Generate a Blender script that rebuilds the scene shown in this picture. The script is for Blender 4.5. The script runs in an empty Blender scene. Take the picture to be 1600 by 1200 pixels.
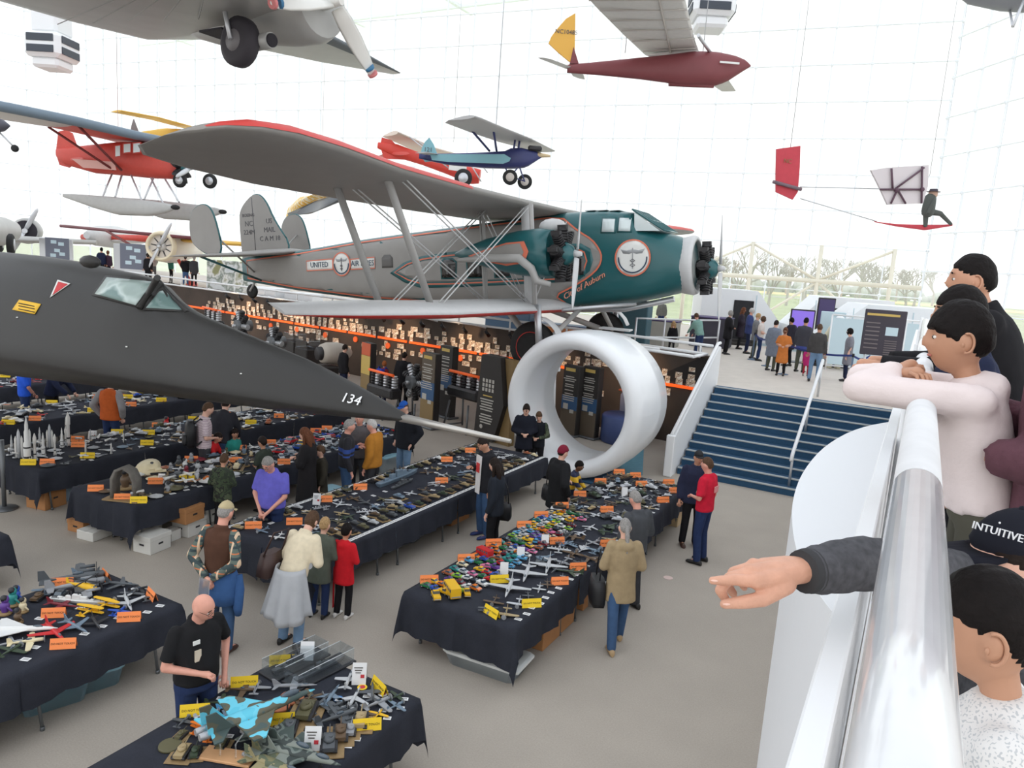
import bpy, bmesh, math, random
import numpy as np
from mathutils import Vector, Matrix, Euler
random.seed(7)
SC = bpy.context.scene
COL = SC.collection
PI = math.pi

# ---------------------------------------------------------------- camera, sky, exposure
CAM_H = 4.7
FPX = 1160.0                       # focal length in pixels of a 1600 px wide frame
UP = np.array([.0705, 1, 190 / FPX]); UP /= np.linalg.norm(UP)
YC = np.array([649, 144, -FPX]); YC = YC - UP * (YC @ UP); YC /= np.linalg.norm(YC)
XC = np.cross(YC, UP)
RW = np.array([XC, YC, UP])        # camera -> world
CP = np.array([0, 0, CAM_H])
cam_d = bpy.data.cameras.new('camera')
cam_d.sensor_width = 36; cam_d.lens = FPX / 1600 * 36; cam_d.clip_start = .05; cam_d.clip_end = 2000
cam = bpy.data.objects.new('camera', cam_d); COL.objects.link(cam)
m4 = Matrix.Identity(4)
for i in range(3):
    for j in range(3): m4[i][j] = float(RW[i, j])
    m4[i][3] = float(CP[i])
cam.matrix_world = m4
SC.camera = cam

wd = bpy.data.worlds.new('overcast_sky'); SC.world = wd; wd.use_nodes = True
bg = wd.node_tree.nodes['Background']
bg.inputs[0].default_value = (0.965, 0.985, 1.0, 1); bg.inputs[1].default_value = 1.3
SC.view_settings.view_transform = 'Standard'; SC.view_settings.look = 'None'
SC.view_settings.exposure = 0.28; SC.view_settings.gamma = 1; SC.view_settings.use_curve_mapping = False
try:
    SC.cycles.max_bounces = 7; SC.cycles.transparent_max_bounces = 16; SC.cycles.use_denoising = True
except Exception: pass

# ---------------------------------------------------------------- measuring helpers (a sighting -> a point at a real place)
def ray(px, py):
    d = RW @ np.array([px - 800, 600 - py, -FPX]); return d / np.linalg.norm(d)
def atz(px, py, z=0.0):
    d = ray(px, py); return Vector(CP + d * ((z - CAM_H) / d[2]))
def aty(px, py, y):
    d = ray(px, py); return Vector(CP + d * (y / d[1]))
def atd(px, py, D):
    return Vector(CP + RW @ (np.array([px - 800, 600 - py, -FPX]) / FPX * D))
def onplane(px, py, mw, axis, val):
    """local coordinates, in the frame mw, of the sighted point lying on local plane axis=val"""
    inv = mw.inverted(); o = inv @ Vector(CP); d = inv.to_3x3() @ Vector(ray(px, py))
    t = (val - o[axis]) / d[axis]; return o + d * t

# ---------------------------------------------------------------- mesh builder
def V(*a): return Vector(a)
class B:
    def __init__(s): s.v = []; s.f = []; s.m = []; s.sm = []
    def add(s, vs, fs, mi=0, smooth=False, mw=None):
        n = len(s.v)
        s.v += [tuple(mw @ Vector(v)) if mw is not None else tuple(v) for v in vs]
        for k, f in enumerate(fs):
            s.f.append([i + n for i in f]); s.m.append(mi[k] if isinstance(mi, list) else mi); s.sm.append(smooth)
        return s
    def box(s, c, d, mi=0, rz=0, ch=0.0, mw=None):
        hx, hy, hz = d[0] / 2, d[1] / 2, d[2] / 2
        M = Matrix.Translation(Vector(c)) @ Matrix.Rotation(rz, 4, 'Z')
        if mw is not None: M = mw @ M
        ch = min(ch, hx * .9, hy * .9, hz * .9)
        if ch <= 0:
            vs = [(x, y, z) for z in (-hz, hz) for y in (-hy, hy) for x in (-hx, hx)]
            fs = [(0, 2, 3, 1), (4, 5, 7, 6), (0, 1, 5, 4), (2, 6, 7, 3), (0, 4, 6, 2), (1, 3, 7, 5)]
            return s.add(vs, fs, mi, False, M)
        bm = bmesh.new()
        for sx in (-1, 1):
            for sy in (-1, 1):
                for sz in (-1, 1):
                    bm.verts.new((sx * hx, sy * (hy - ch), sz * (hz - ch)))
                    bm.verts.new((sx * (hx - ch), sy * hy, sz * (hz - ch)))
                    bm.verts.new((sx * (hx - ch), sy * (hy - ch), sz * hz))
        bmesh.ops.convex_hull(bm, input=bm.verts)
        bm.verts.index_update()
        s.add([v.co for v in bm.verts], [[v.index for v in f.verts] for f in bm.faces], mi, False, M); bm.free(); return s
    def loft(s, rings, mi=0, smooth=True, cap=True, closed=True, mw=None):
        n = len(rings[0]); vs = [p for r in rings for p in r]; fs = []
        for i in range(len(rings) - 1):
            for j in range(n if closed else n - 1):
                a = i * n + j; b = i * n + (j + 1) % n
                fs.append((a, b, b + n, a + n))
        s.add(vs, fs, mi if not callable(mi) else [mi(sum((Vector(vs[i]) for i in f), Vector()) / 4) for f in fs], smooth, mw)
        if cap and closed:
            k = len(s.v) - len(vs)
            mm = mi if not callable(mi) else None
            for ri, rev in ((0, True), (len(rings) - 1, False)):
                idx = [k + ri * n + j for j in range(n)]
                s.f.append(idx[::-1] if rev else idx)
                s.m.append(mm if mm is not None else mi(sum((Vector(p) for p in rings[ri]), Vector()) / n)); s.sm.append(False)
        return s
    def cyl(s, p0, p1, r0, r1=None, n=10, mi=0, smooth=True, cap=True, mw=None, round_=False):
        p0 = Vector(p0); p1 = Vector(p1); r1 = r0 if r1 is None else r1
        ax = (p1 - p0); L = ax.length
        if L < 1e-9: return s
        ax /= L; t = Vector((0, 0, 1)) if abs(ax.z) < .9 else Vector((1, 0, 0))
        u = ax.cross(t).normalized(); w = u.cross(ax)          # u x w = -ax ...
        def ring(c, r): return [c + (u * math.cos(a) - w * math.sin(a)) * r for a in (2 * PI * k / n for k in range(n))]
        if round_:
            R = [ring(p0 - ax * r0 * math.cos(q), max(r0 * math.sin(q), 1e-4)) for q in (0.05, PI / 6, PI / 3, PI / 2)]
            R += [ring(p1 + ax * r1 * math.sin(q), max(r1 * math.cos(q), 1e-4)) for q in (0, PI / 6, PI / 3, PI / 2 - .05)]
        else: R = [ring(p0, r0), ring(p1, r1)]
        return s.loft(R, mi, smooth, cap, mw=mw)
    def tube(s, pts, r, n=8, mi=0, mw=None, cap=True):
        pts = [Vector(p) for p in pts]; R = []; u = None
        for i, p in enumerate(pts):
            d = (pts[min(i + 1, len(pts) - 1)] - pts[max(i - 1, 0)]).normalized()
            if u is None:
                t = Vector((0, 0, 1)) if abs(d.z) < .9 else Vector((1, 0, 0)); u = d.cross(t).normalized()
            else: u = (u - d * u.dot(d)).normalized()
            w = u.cross(d); rr = r[i] if isinstance(r, (list, tuple)) else r
            R.append([p + (u * math.cos(a) - w * math.sin(a)) * rr for a in (2 * PI * k / n for k in range(n))])
        return s.loft(R, mi, True, cap, mw=mw)
    def ball(s, c, r, n=10, mi=0, mw=None):
        c = Vector(c); r = (r, r, r) if not isinstance(r, (tuple, list)) else r; k = max(4, n // 2); R = []
        for i in range(k + 1):
            q = -PI / 2 + PI * i / k; q = max(min(q, PI / 2 - .02), -PI / 2 + .02)
            R.append([c + Vector((r[0] * math.cos(q) * math.cos(a), r[1] * math.cos(q) * math.sin(a), r[2] * math.sin(q))) for a in (2 * PI * j / n for j in range(n))])
        return s.loft(R, mi, True, True, mw=mw)
    def lathe(s, prof, n=24, mi=0, mw=None, cap=True):
        return s.loft([[(r * math.cos(a), r * math.sin(a), z) for a in (2 * PI * k / n for k in range(n))] for r, z in prof], mi, True, cap, mw=mw)
    def prism(s, pts, t, mi=0, mw=None, smooth=False):
        """outline in local xy, extruded from z=0 to z=t"""
        a = sum(pts[i][0] * pts[(i + 1) % len(pts)][1] - pts[(i + 1) % len(pts)][0] * pts[i][1] for i in range(len(pts)))
        if a < 0: pts = pts[::-1]
        return s.loft([[(p[0], p[1], 0) for p in pts], [(p[0], p[1], t) for p in pts]], mi, smooth, True, mw=mw)
    def mesh(s, name, mats):
        me = bpy.data.meshes.new(name); me.from_pydata(s.v, [], s.f)
        for m in (mats if isinstance(mats, (list, tuple)) else [mats]): me.materials.append(m)
        me.polygons.foreach_set('material_index', s.m); me.polygons.foreach_set('use_smooth', s.sm)
        me.update(); return me
    def obj(s, name, mats, parent=None, loc=(0, 0, 0), rz=0, color=None):
        return link(name, s.mesh(name, mats), parent, loc, rz, color)
def link(name, me, parent=None, loc=(0, 0, 0), rz=0, color=None):
    o = bpy.data.objects.new(name, me); COL.objects.link(o); o.location = loc
    if rz: o.rotation_euler = (0, 0, rz)
    if parent is not None: o.parent = parent
    if color is not None: o.color = (*color[:3], 1)
    return o
def tag(o, label, cat, group=None):
    o['label'] = label; o['category'] = cat
    if group: o['group'] = group
    return o
def thing(name, label, cat, loc=(0, 0, 0), rz=0, group=None):
    o = bpy.data.objects.new(name, None); COL.objects.link(o); o.location = loc; o.rotation_euler = (0, 0, rz); o.empty_display_size = .1
    return tag(o, label, cat, group)
def struct(o): o['kind'] = 'structure'; return o
def dup(o, loc, rz=0, label=None, group=None, color=None, scale=None):
    r = o.copy(); COL.objects.link(r); r.location = loc; r.rotation_euler = (0, 0, rz)
    if label: r['label'] = label
    if group: r['group'] = group
    if color is not None: r.color = (*color[:3], 1)
    if scale: r.scale = (scale,) * 3
    for ch in o.children:
        c = ch.copy(); COL.objects.link(c); c.parent = r
        if color is not None: c.color = (*color[:3], 1)
        for g in ch.children:
            d = g.copy(); COL.objects.link(d); d.parent = c
    return r
def se_ring(x, cy, cz, a, bt, bb, n=24, e=2.0):
    """superellipse cross-section in the local yz plane at x; bt/bb = half heights above/below"""
    R = []
    for k in range(n):
        q = 2 * PI * k / n; c, sn = math.cos(q), math.sin(q)
        y = a * math.copysign(abs(c) ** (2 / e), c); z = (bt if sn > 0 else bb) * math.copysign(abs(sn) ** (2 / e), sn)
        R.append((x, cy + y, cz + z))
    return R
def airfoil(le, te, t, n=8, up=Vector((0, 0, 1))):
    """closed section between leading and trailing edge points, thickness ratio t"""
    le = Vector(le); te = Vector(te); c = (te - le); L = c.length; top = []; bot = []
    for i in range(n + 1):
        x = (1 - math.cos(PI * i / n)) / 2
        y = 5 * t * (.2969 * math.sqrt(x) - .126 * x - .3516 * x * x + .2843 * x ** 3 - .1036 * x ** 4)
        top.append(le + c * x + up * (y * L * 1.25)); bot.append(le + c * x - up * (y * L * .75))
    return top + bot[-2:0:-1]
def interp(tab, x):
    if x <= tab[0][0]: return tab[0][1]
    for (a, va), (b, vb) in zip(tab, tab[1:]):
        if x <= b: return va + (vb - va) * (x - a) / (b - a)
    return tab[-1][1]
def smooth_closed(pts, it=2):
    for _ in range(it):
        q = []
        for i in range(len(pts)):
            a = Vector(pts[i]); b = Vector(pts[(i + 1) % len(pts)])
            q += [a * .75 + b * .25, a * .25 + b * .75]
        pts = q
    return pts
def smooth_open(pts, it=2):
    pts = [Vector(p) for p in pts]
    for _ in range(it):
        q = [pts[0]]
        for a, b in zip(pts, pts[1:]): q += [a * .75 + b * .25, a * .25 + b * .75]
        q.append(pts[-1]); pts = q
    return pts

# ---------------------------------------------------------------- materials
MATS = {}
def srgb(r, g, b):
    f = lambda c: (c / 255 / 12.92) if c / 255 <= .04045 else ((c / 255 + .055) / 1.055) ** 2.4
    return (f(r), f(g), f(b))
def mat(name, col, rough=.6, metal=0, noise=0, nscale=8, bump=0, emit=0, spec=.5, alpha=1, objcol=False, coat=0):
    if name in MATS: return MATS[name]
    m = bpy.data.materials.new(name); m.use_nodes = True; nt = m.node_tree; p = nt.nodes['Principled BSDF']
    p.inputs['Base Color'].default_value = (*col, 1); p.inputs['Roughness'].default_value = rough
    p.inputs['Metallic'].default_value = metal; p.inputs['Specular IOR Level'].default_value = spec
    if coat: p.inputs['Coat Weight'].default_value = coat; p.inputs['Coat Roughness'].default_value = .08
    if emit: p.inputs['Emission Color'].default_value = (*col, 1); p.inputs['Emission Strength'].default_value = emit
    src = None
    if objcol:
        oi = nt.nodes.new('ShaderNodeObjectInfo'); src = oi.outputs['Color']
    if noise or bump:
        tc = nt.nodes.new('ShaderNodeTexCoord'); n = nt.nodes.new('ShaderNodeTexNoise')
        n.inputs['Scale'].default_value = nscale; n.inputs['Detail'].default_value = 6
        nt.links.new(tc.outputs['Object'], n.inputs['Vector'])
        if noise:
            r = nt.nodes.new('ShaderNodeMapRange'); r.inputs['From Min'].default_value = .3; r.inputs['From Max'].default_value = .7
            r.inputs['To Min'].default_value = 1 - noise; r.inputs['To Max'].default_value = 1 + noise * .6
            nt.links.new(n.outputs['Fac'], r.inputs['Value'])
            mx = nt.nodes.new('ShaderNodeMix'); mx.data_type = 'RGBA'; mx.blend_type = 'MULTIPLY'; mx.inputs[0].default_value = 1
            if src: nt.links.new(src, mx.inputs[6])
            else: mx.inputs[6].default_value = (*col, 1)
            nt.links.new(r.outputs[0], mx.inputs[7]); src = mx.outputs[2]
        if bump:
            bp = nt.nodes.new('ShaderNodeBump'); bp.inputs['Strength'].default_value = bump; bp.inputs['Distance'].default_value = .02
            nt.links.new(n.outputs['Fac'], bp.inputs['Height']); nt.links.new(bp.outputs[0], p.inputs['Normal'])
    if src: nt.links.new(src, p.inputs['Base Color'])
    MATS[name] = m; return m
def ramp_mat(name, cols, scale=4, rough=.8, kind='noise', detail=3, const=True, metal=0, bump=0):
    """patches of flat colour (camouflage, print): a noise cut into steps"""
    if name in MATS: return MATS[name]
    m = bpy.data.materials.new(name); m.use_nodes = True; nt = m.node_tree; p = nt.nodes['Principled BSDF']
    p.inputs['Roughness'].default_value = rough; p.inputs['Metallic'].default_value = metal
    tc = nt.nodes.new('ShaderNodeTexCoord')
    if kind == 'noise':
        n = nt.nodes.new('ShaderNodeTexNoise'); n.inputs['Detail'].default_value = detail; fac = n.outputs['Fac']
    else:
        n = nt.nodes.new('ShaderNodeTexVoronoi'); fac = n.outputs['Color']
    n.inputs['Scale'].default_value = scale; nt.links.new(tc.outputs['Object'], n.inputs['Vector'])
    cr = nt.nodes.new('ShaderNodeValToRGB'); cr.color_ramp.interpolation = 'CONSTANT' if const else 'LINEAR'
    el = cr.color_ramp.elements
    while len(el) < len(cols): el.new(.5)
    for i, c in enumerate(cols):
        el[i].position = 0 if i == 0 else (.36 + .28 * i / len(cols) if kind == 'noise' else i / len(cols)); el[i].color = (*c, 1)
    nt.links.new(fac, cr.inputs[0]); nt.links.new(cr.outputs[0], p.inputs['Base Color'])
    MATS[name] = m; return m
def stripe_mat(name, base, bands, axis=2, rough=.9, freq=None, second=None):
    """bands = [(lo, hi, colour)] along an object axis; freq repeats them (plaid when second is given)"""
    if name in MATS: return MATS[name]
    m = bpy.data.materials.new(name); m.use_nodes = True; nt = m.node_tree; p = nt.nodes['Principled BSDF']; p.inputs['Roughness'].default_value = rough
    tc = nt.nodes.new('ShaderNodeTexCoord'); sx = nt.nodes.new('ShaderNodeSeparateXYZ'); nt.links.new(tc.outputs['Object'], sx.inputs[0])
    cur = None
    def band(val, lo, hi, col, cur, fr):
        v = val
        if fr:
            mo = nt.nodes.new('ShaderNodeMath'); mo.operation = 'FRACT'; mu = nt.nodes.new('ShaderNodeMath'); mu.operation = 'MULTIPLY'; mu.inputs[1].default_value = fr
            nt.links.new(v, mu.inputs[0]); nt.links.new(mu.outputs[0], mo.inputs[0]); v = mo.outputs[0]
        a = nt.nodes.new('ShaderNodeMath'); a.operation = 'GREATER_THAN'; a.inputs[1].default_value = lo; nt.links.new(v, a.inputs[0])
        b = nt.nodes.new('ShaderNodeMath'); b.operation = 'LESS_THAN'; b.inputs[1].default_value = hi; nt.links.new(v, b.inputs[0])
        c = nt.nodes.new('ShaderNodeMath'); c.operation = 'MULTIPLY'; nt.links.new(a.outputs[0], c.inputs[0]); nt.links.new(b.outputs[0], c.inputs[1])
        mx = nt.nodes.new('ShaderNodeMix'); mx.data_type = 'RGBA'; nt.links.new(c.outputs[0], mx.inputs[0])
        if cur is None: mx.inputs[6].default_value = (*base, 1)
        else: nt.links.new(cur, mx.inputs[6])
        mx.inputs[7].default_value = (*col, 1); return mx.outputs[2]
    for lo, hi, c in bands: cur = band(sx.outputs[axis], lo, hi, c, cur, freq)
    if second:
        for ax2, lo, hi, c, fr in second: cur = band(sx.outputs[ax2], lo, hi, c, cur, fr)
    nt.links.new(cur, p.inputs['Base Color']); MATS[name] = m; return m
def glass(name, tint=(1, 1, 1), haze=.0, gloss=.06, rough=.02):
    """thin pane: mostly clear, a little mirror, and (haze) some frosted white that passes light on"""
    if name in MATS: return MATS[name]
    m = bpy.data.materials.new(name); m.use_nodes = True; nt = m.node_tree; nt.nodes.remove(nt.nodes['Principled BSDF'])
    out = nt.nodes['Material Output']
    t = nt.nodes.new('ShaderNodeBsdfTransparent'); t.inputs[0].default_value = (*tint, 1); cur = t.outputs[0]
    if haze:
        tr = nt.nodes.new('ShaderNodeBsdfTranslucent'); tr.inputs[0].default_value = (.95, .97, 1, 1)
        mx = nt.nodes.new('ShaderNodeMixShader'); mx.inputs[0].default_value = haze
        nt.links.new(cur, mx.inputs[1]); nt.links.new(tr.outputs[0], mx.inputs[2]); cur = mx.outputs[0]
    g = nt.nodes.new('ShaderNodeBsdfGlossy'); g.inputs[0].default_value = (1, 1, 1, 1); g.inputs['Roughness'].default_value = rough
    mx = nt.nodes.new('ShaderNodeMixShader'); mx.inputs[0].default_value = gloss
    nt.links.new(cur, mx.inputs[1]); nt.links.new(g.outputs[0], mx.inputs[2]); nt.links.new(mx.outputs[0], out.inputs[0])
    MATS[name] = m; return m
def text_mesh(body, size, m, depth=.002, font_w=1.0, shear=0, align='CENTER', space=1.0):
    key = ('txt', body, size, m.name, depth, shear)
    cu = bpy.data.curves.new('lettering', 'FONT'); cu.body = body; cu.size = size; cu.extrude = depth; cu.align_x = align; cu.align_y = 'CENTER'; cu.shear = shear
    cu.resolution_u = 2; cu.offset = 0.0; cu.space_character = space
    o = bpy.data.objects.new('tmp', cu); COL.objects.link(o)
    dg = bpy.context.evaluated_depsgraph_get(); dg.update()
    me = bpy.data.meshes.new_from_object(o.evaluated_get(dg)); me.materials.clear(); me.materials.append(m)
    bpy.data.objects.remove(o); return me
WHITE = mat('white_paint', (.85, .86, .87), .45)
BLACK = mat('black_plastic', (.012, .012, .014), .5)
RUBBER = mat('black_rubber', (.02, .02, .02), .8, noise=.2)
STEEL = mat('brushed_steel', (.55, .56, .58), .35, .9)
ALU = mat('aluminium', (.62, .63, .65), .4, .6)
GREYM = mat('grey_metal_leg', (.16, .17, .18), .45, .5)
OBJC = mat('painted_model', (1, 1, 1), .5, objcol=True)
OBJG = mat('glossy_model_paint', (1, 1, 1), .25, objcol=True, coat=.6)
# ================================================================ SETTING
CARPET = mat('grey_brown_carpet', srgb(170, 161, 150), .95, noise=.05, nscale=1.3, bump=.05)
nt = CARPET.node_tree
def add_fine(m, sc, amt):
    """fine pile over the large blotches"""
    nt = m.node_tree; p = nt.nodes['Principled BSDF']; lk = p.inputs['Base Color'].links[0]; src = lk.from_socket
    tc = nt.nodes.new('ShaderNodeTexCoord'); n = nt.nodes.new('ShaderNodeTexNoise'); n.inputs['Scale'].default_value = sc; nt.links.new(tc.outputs['Object'], n.inputs['Vector'])
    r = nt.nodes.new('ShaderNodeMapRange'); r.inputs['To Min'].default_value = 1 - amt; r.inputs['To Max'].default_value = 1 + amt; nt.links.new(n.outputs['Fac'], r.inputs['Value'])
    mx = nt.nodes.new('ShaderNodeMix'); mx.data_type = 'RGBA'; mx.blend_type = 'MULTIPLY'; mx.inputs[0].default_value = 1
    nt.links.new(src, mx.inputs[6]); nt.links.new(r.outputs[0], mx.inputs[7]); nt.links.new(mx.outputs[2], p.inputs['Base Color'])
add_fine(CARPET, 60, .15)
DECKM = mat('pale_deck_floor', srgb(205, 196, 186), .7, noise=.06, nscale=3)
DARKW = mat('dark_exhibit_wall', srgb(74, 62, 54), .8, noise=.2, nscale=1.2)
MULL = mat('white_window_frame', (.9, .93, .96), .5)
BLUEC = mat('blue_stair_carpet', srgb(42, 78, 108), .95, noise=.12, nscale=30)
NOSING = mat('grey_stair_nosing', srgb(168, 172, 172), .6)
CREAM = mat('cream_steel', srgb(238, 232, 214), .5)
PANE_CLEAR = glass('clear_window_glass', (.97, .98, .98), .10, .05)
PANE_WHITE = glass('frosted_window_glass', (1, 1, 1), .22, .03)

struct(B().box((-20, 6, -.1), (110, 66, .2)).obj('floor', CARPET))
# pale worn patches are in the carpet; blue floor mat under the engine ring
# raised deck behind the exhibit wall and stairs
DK = 1.8
deck_pts = [(-4.75, 20.2), (14, 20.2), (14, 46), (-62, 39), (-62, 27.7), (-36, 24.2)]
struct(B().prism(deck_pts, -.25, 0, Matrix.Translation((0, 0, DK))).obj('floor_deck', DECKM))
DK2 = 2.1                                                           # higher platform at the far left of the deck
struct(B().prism([(-58, 28.6), (-20.5, 23.7), (-20.5, 38.5), (-58, 38.5)], DK2 - DK, 0, Matrix.Translation((0, 0, DK))).obj('floor_platform', DECKM))
# ---- window walls
def window_wall(n, P, Q, z0, rows, rowh, cols, panes, barm, name_frame='mullion'):
    P = Vector((*P, 0)); Q = Vector((*Q, 0)); L = (Q - P).length; d = (Q - P) / L; ang = math.atan2(d.y, d.x)
    root = bpy.data.objects.new('window_%d' % n, None); COL.objects.link(root); struct(root); root.location = P + Vector((0, 0, z0)); root.rotation_euler = (0, 0, ang)
    cw = L / cols; nub = rowh * .0
    vb = B().box((0, 0, rows * rowh / 2), (.07, .12, rows * rowh), ch=.015).mesh('mullion', barm)
    for c in range(cols + 1): link('mullion', vb, root, (c * cw, 0, 0))
    hb = B(); hb.box((L / 2, 0, 0), (L, .10, .06), ch=.012)
    for c in range(cols + 1): hb.box((c * cw, -.04, 0), (.2, .16, .2), ch=.06)
    hm = hb.mesh('transom', barm)
    for r in range(rows + 1): link('transom', hm, root, (0, -.02, r * rowh))
    pm = B().box((cw / 2, 0, rowh / 2), (cw - .07, .012, rowh - .06)).mesh('pane', panes)
    for c in range(cols):
        for r in range(rows): link('pane', pm, root, (c * cw, .03, r * rowh))
    return root
WR, WL = (-.3, 46.0), (-63.5, 39.2)
window_wall(1, WL, WR, 6.83, 9, 1.93, 32, PANE_WHITE, MULL)
WM = (WR[0] - .994 * 22, WR[1] - .107 * 22)
window_wall(2, WM, WR, 1.8, 2, 2.51, 11, PANE_CLEAR, MULL)
window_wall(5, WL, WM, 1.8, 2, 2.51, 17, PANE_WHITE, MULL)
WE = (WR[0] + .58 * 38, WR[1] - .814 * 38)
window_wall(3, WR, WE, 1.8, 12, 1.98, 19, PANE_WHITE, MULL)
WF = (WL[0] - .43 * 34, WL[1] - .903 * 34)
window_wall(4, WF, WL, 1.8, 12, 1.98, 16, PANE_WHITE, MULL)
ROOFG = glass('dimming_roof_glass', (.9, .92, .95), .75, .04)
cl = bpy.data.objects.new('ceiling', None); COL.objects.link(cl); struct(cl)  # unseen roof, added with hazy panes to dim the light from above
rp = B().box((0, 0, 0), (11.6, 11.6, .05)).mesh('dimming_roof_pane', ROOFG); rb = B().box((0, 0, 0), (.35, 76, .5), ch=.05).mesh('roof_beam', MULL); rc = B().box((0, 0, 0), (110, .35, .5), ch=.05).mesh('roof_beam', MULL)
for i in range(9):
    link('roof_beam', rb, cl, (-74 + 12 * i, 20, 25.9))
    for j in range(6): link('dimming_roof_pane', rp, cl, (-68 + 12 * i, -10 + 12 * j, 25.9))
for j in range(7): link('roof_beam', rc, cl, (-26, -16 + 12 * j, 25.9))
# steel posts, truss beam and diagonals inside the low clear strip
tr = bpy.data.objects.new('trim_1', None); COL.objects.link(tr); struct(tr)
wdir = (Vector((*WR, 0)) - Vector((*WL, 0))).normalized()
for k, s in enumerate(range(0, 7)):
    p = Vector((*WR, 0)) - wdir * (1.5 + s * 3.6) + Vector((0, -1.2, 0))
    B().cyl(p + Vector((0, 0, 1.8)), p + Vector((0, 0, 6.8)), .11, n=10).obj('post', CREAM, tr)
    q = p - wdir * 3.6
    if s % 2 == 0:
        B().cyl(p + Vector((0, 0, 6.7)), q + Vector((0, 0, 4.9)), .07, n=8).obj('brace', CREAM, tr); B().cyl(q + Vector((0, 0, 4.8)), p + Vector((0, 0, 2.0)), .07, n=8).obj('brace', CREAM, tr)
    else:
        B().cyl(q + Vector((0, 0, 6.7)), p + Vector((0, 0, 4.9)), .07, n=8).obj('brace', CREAM, tr); B().cyl(p + Vector((0, 0, 4.8)), q + Vector((0, 0, 2.0)), .07, n=8).obj('brace', CREAM, tr)
p = Vector((*WR, 0)) + Vector((0, -1.2, 0))
B().cyl(p + Vector((0, 0, 4.85)), p - wdir * 27 + Vector((0, 0, 4.85)), .13, n=10).obj('beam', CREAM, tr)
# ---- stairs
st = bpy.data.objects.new('stairs', None); COL.objects.link(st); struct(st); st.location = (-4.62, 17.1, 0)
NS = 11; RH = DK / NS; TD = 3.1 / NS; SWD = 7.4
for k in range(NS):
    B().box((SWD / 2, TD * (k + .5) + .25 * 0, RH * (k + .5)), (SWD, TD, RH)).obj('step', BLUEC, st)
    B().box((SWD / 2, TD * k + .02, RH * (k + 1) - .008), (SWD, .075, .035), ch=.008).obj('nosing', NOSING, st)
# white solid balustrade beside the stairs
bw = bpy.data.objects.new('wall_stair', None); COL.objects.link(bw); struct(bw); bw.location = (-4.8, 0, 0)
prof = [(16.75, 0), (17.2, 0), (20.35, 1.8), (20.35, 2.82), (20.2, 2.86), (16.75, .95)]
B().prism([(y, z) for y, z in prof], .14, 0, Matrix(((0, 0, 1, 0), (1, 0, 0, 0), (0, 1, 0, 0), (0, 0, 0, 1)))).obj('panel', WHITE, bw)
B().tube([(.07, 16.7, 1.0), (.07, 20.2, 2.93), (.07, 20.45, 2.93)], .045).obj('handrail', WHITE, bw)
B().box((.07, 16.68, .5), (.2, .12, 1.0), ch=.02).obj('newel', WHITE, bw)
hr = thing('stair_handrail', 'free-standing white handrail down the middle of the blue stairs', 'handrail', (0, 0, 0))
a, b2 = Vector((-2.12, 17.25, .93)), Vector((-2.12, 20.75, 2.76))
B().tube([a + V(0, -.1, -.15), a, b2, b2 + V(0, .1, -.12)], .04).obj('rail', WHITE, hr)
for t in (0.02, .5, .97):
    p = a + (b2 - a) * t; zb = min(DK, max(0, RH * math.ceil((p.y - 17.1) / TD)))
    B().cyl((p.x, p.y, zb), p, .028, n=8).obj('post', ALU, hr)
# ---- exhibit wall (face of the deck)
wx = bpy.data.objects.new('wall_exhibit', None); COL.objects.link(wx); struct(wx)
EA = Vector((-4.85, 20.15, 0)); EB = Vector((-36, 24.1, 0)); ed = (EB - EA).normalized(); EL = (EB - EA).length; en = Vector((ed.y, -ed.x, 0)) * (1 if (ed.y * 0 - ed.x * -1) < 0 else -1)
if en.y > 0: en = -en
EM = Matrix((( ed.x, en.x, 0, EA.x), (ed.y, en.y, 0, EA.y), (0, 0, 1, 0), (0, 0, 0, 1)))   # local: u along wall to the left, v out of the wall, z up
B().box((EL / 2, -.1, 1.28), (EL, .2, 2.56), mw=EM).obj('backing', DARKW, wx)
ORANGE = mat('lit_orange_band', srgb(255, 98, 30), .5, emit=.55)
ORD = mat('orange_disc', srgb(240, 100, 40), .5, emit=.2)
ub = B().box((0, .03, 0), (1.5, .05, .085), ch=.01).mesh('orange_band', ORANGE)
for k in range(18):
    if k in (1,): continue
    o = link('orange_band', ub, wx); o.matrix_world = EM @ Matrix.Translation((.75 + k * 1.62, 0, 1.62))
PICM = ramp_mat('photo_prints', [srgb(228, 205, 175), srgb(120, 84, 58), srgb(240, 225, 205), srgb(176, 110, 70), srgb(245, 235, 220)], 9, .6, detail=2)
random.seed(3)
pics = [B().box((0, .015, 0), (w, .03, h)).mesh('picture', PICM) for w, h in ((.2, .17), (.26, .2), (.15, .2), (.34, .16), (.18, .12))]
npic = 0
for row, (z, den) in enumerate(((2.12, .5), (1.93, .95), (1.76, .9), (1.43, .6), (1.22, .35), (1.02, .2))):
    u = .5
    while u < 24 and npic < 290:
        if random.random() < den:
            o = link('picture', random.choice(pics), wx); o.matrix_world = EM @ Matrix.Translation((u, random.uniform(0, .02), z + random.uniform(-.02, .02))); npic += 1
        u += random.uniform(.3, .44)
for k in range(12):
    o = link('orange_disc', (dm if k else B().cyl((0, 0, 0), (0, .05, 0), .11, n=16).mesh('orange_disc', ORD)), wx); dm = o.data
    o.matrix_world = EM @ Matrix.Translation((1.8 + k * 1.75, 0, 1.36 + .03 * (k % 2)))
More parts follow.
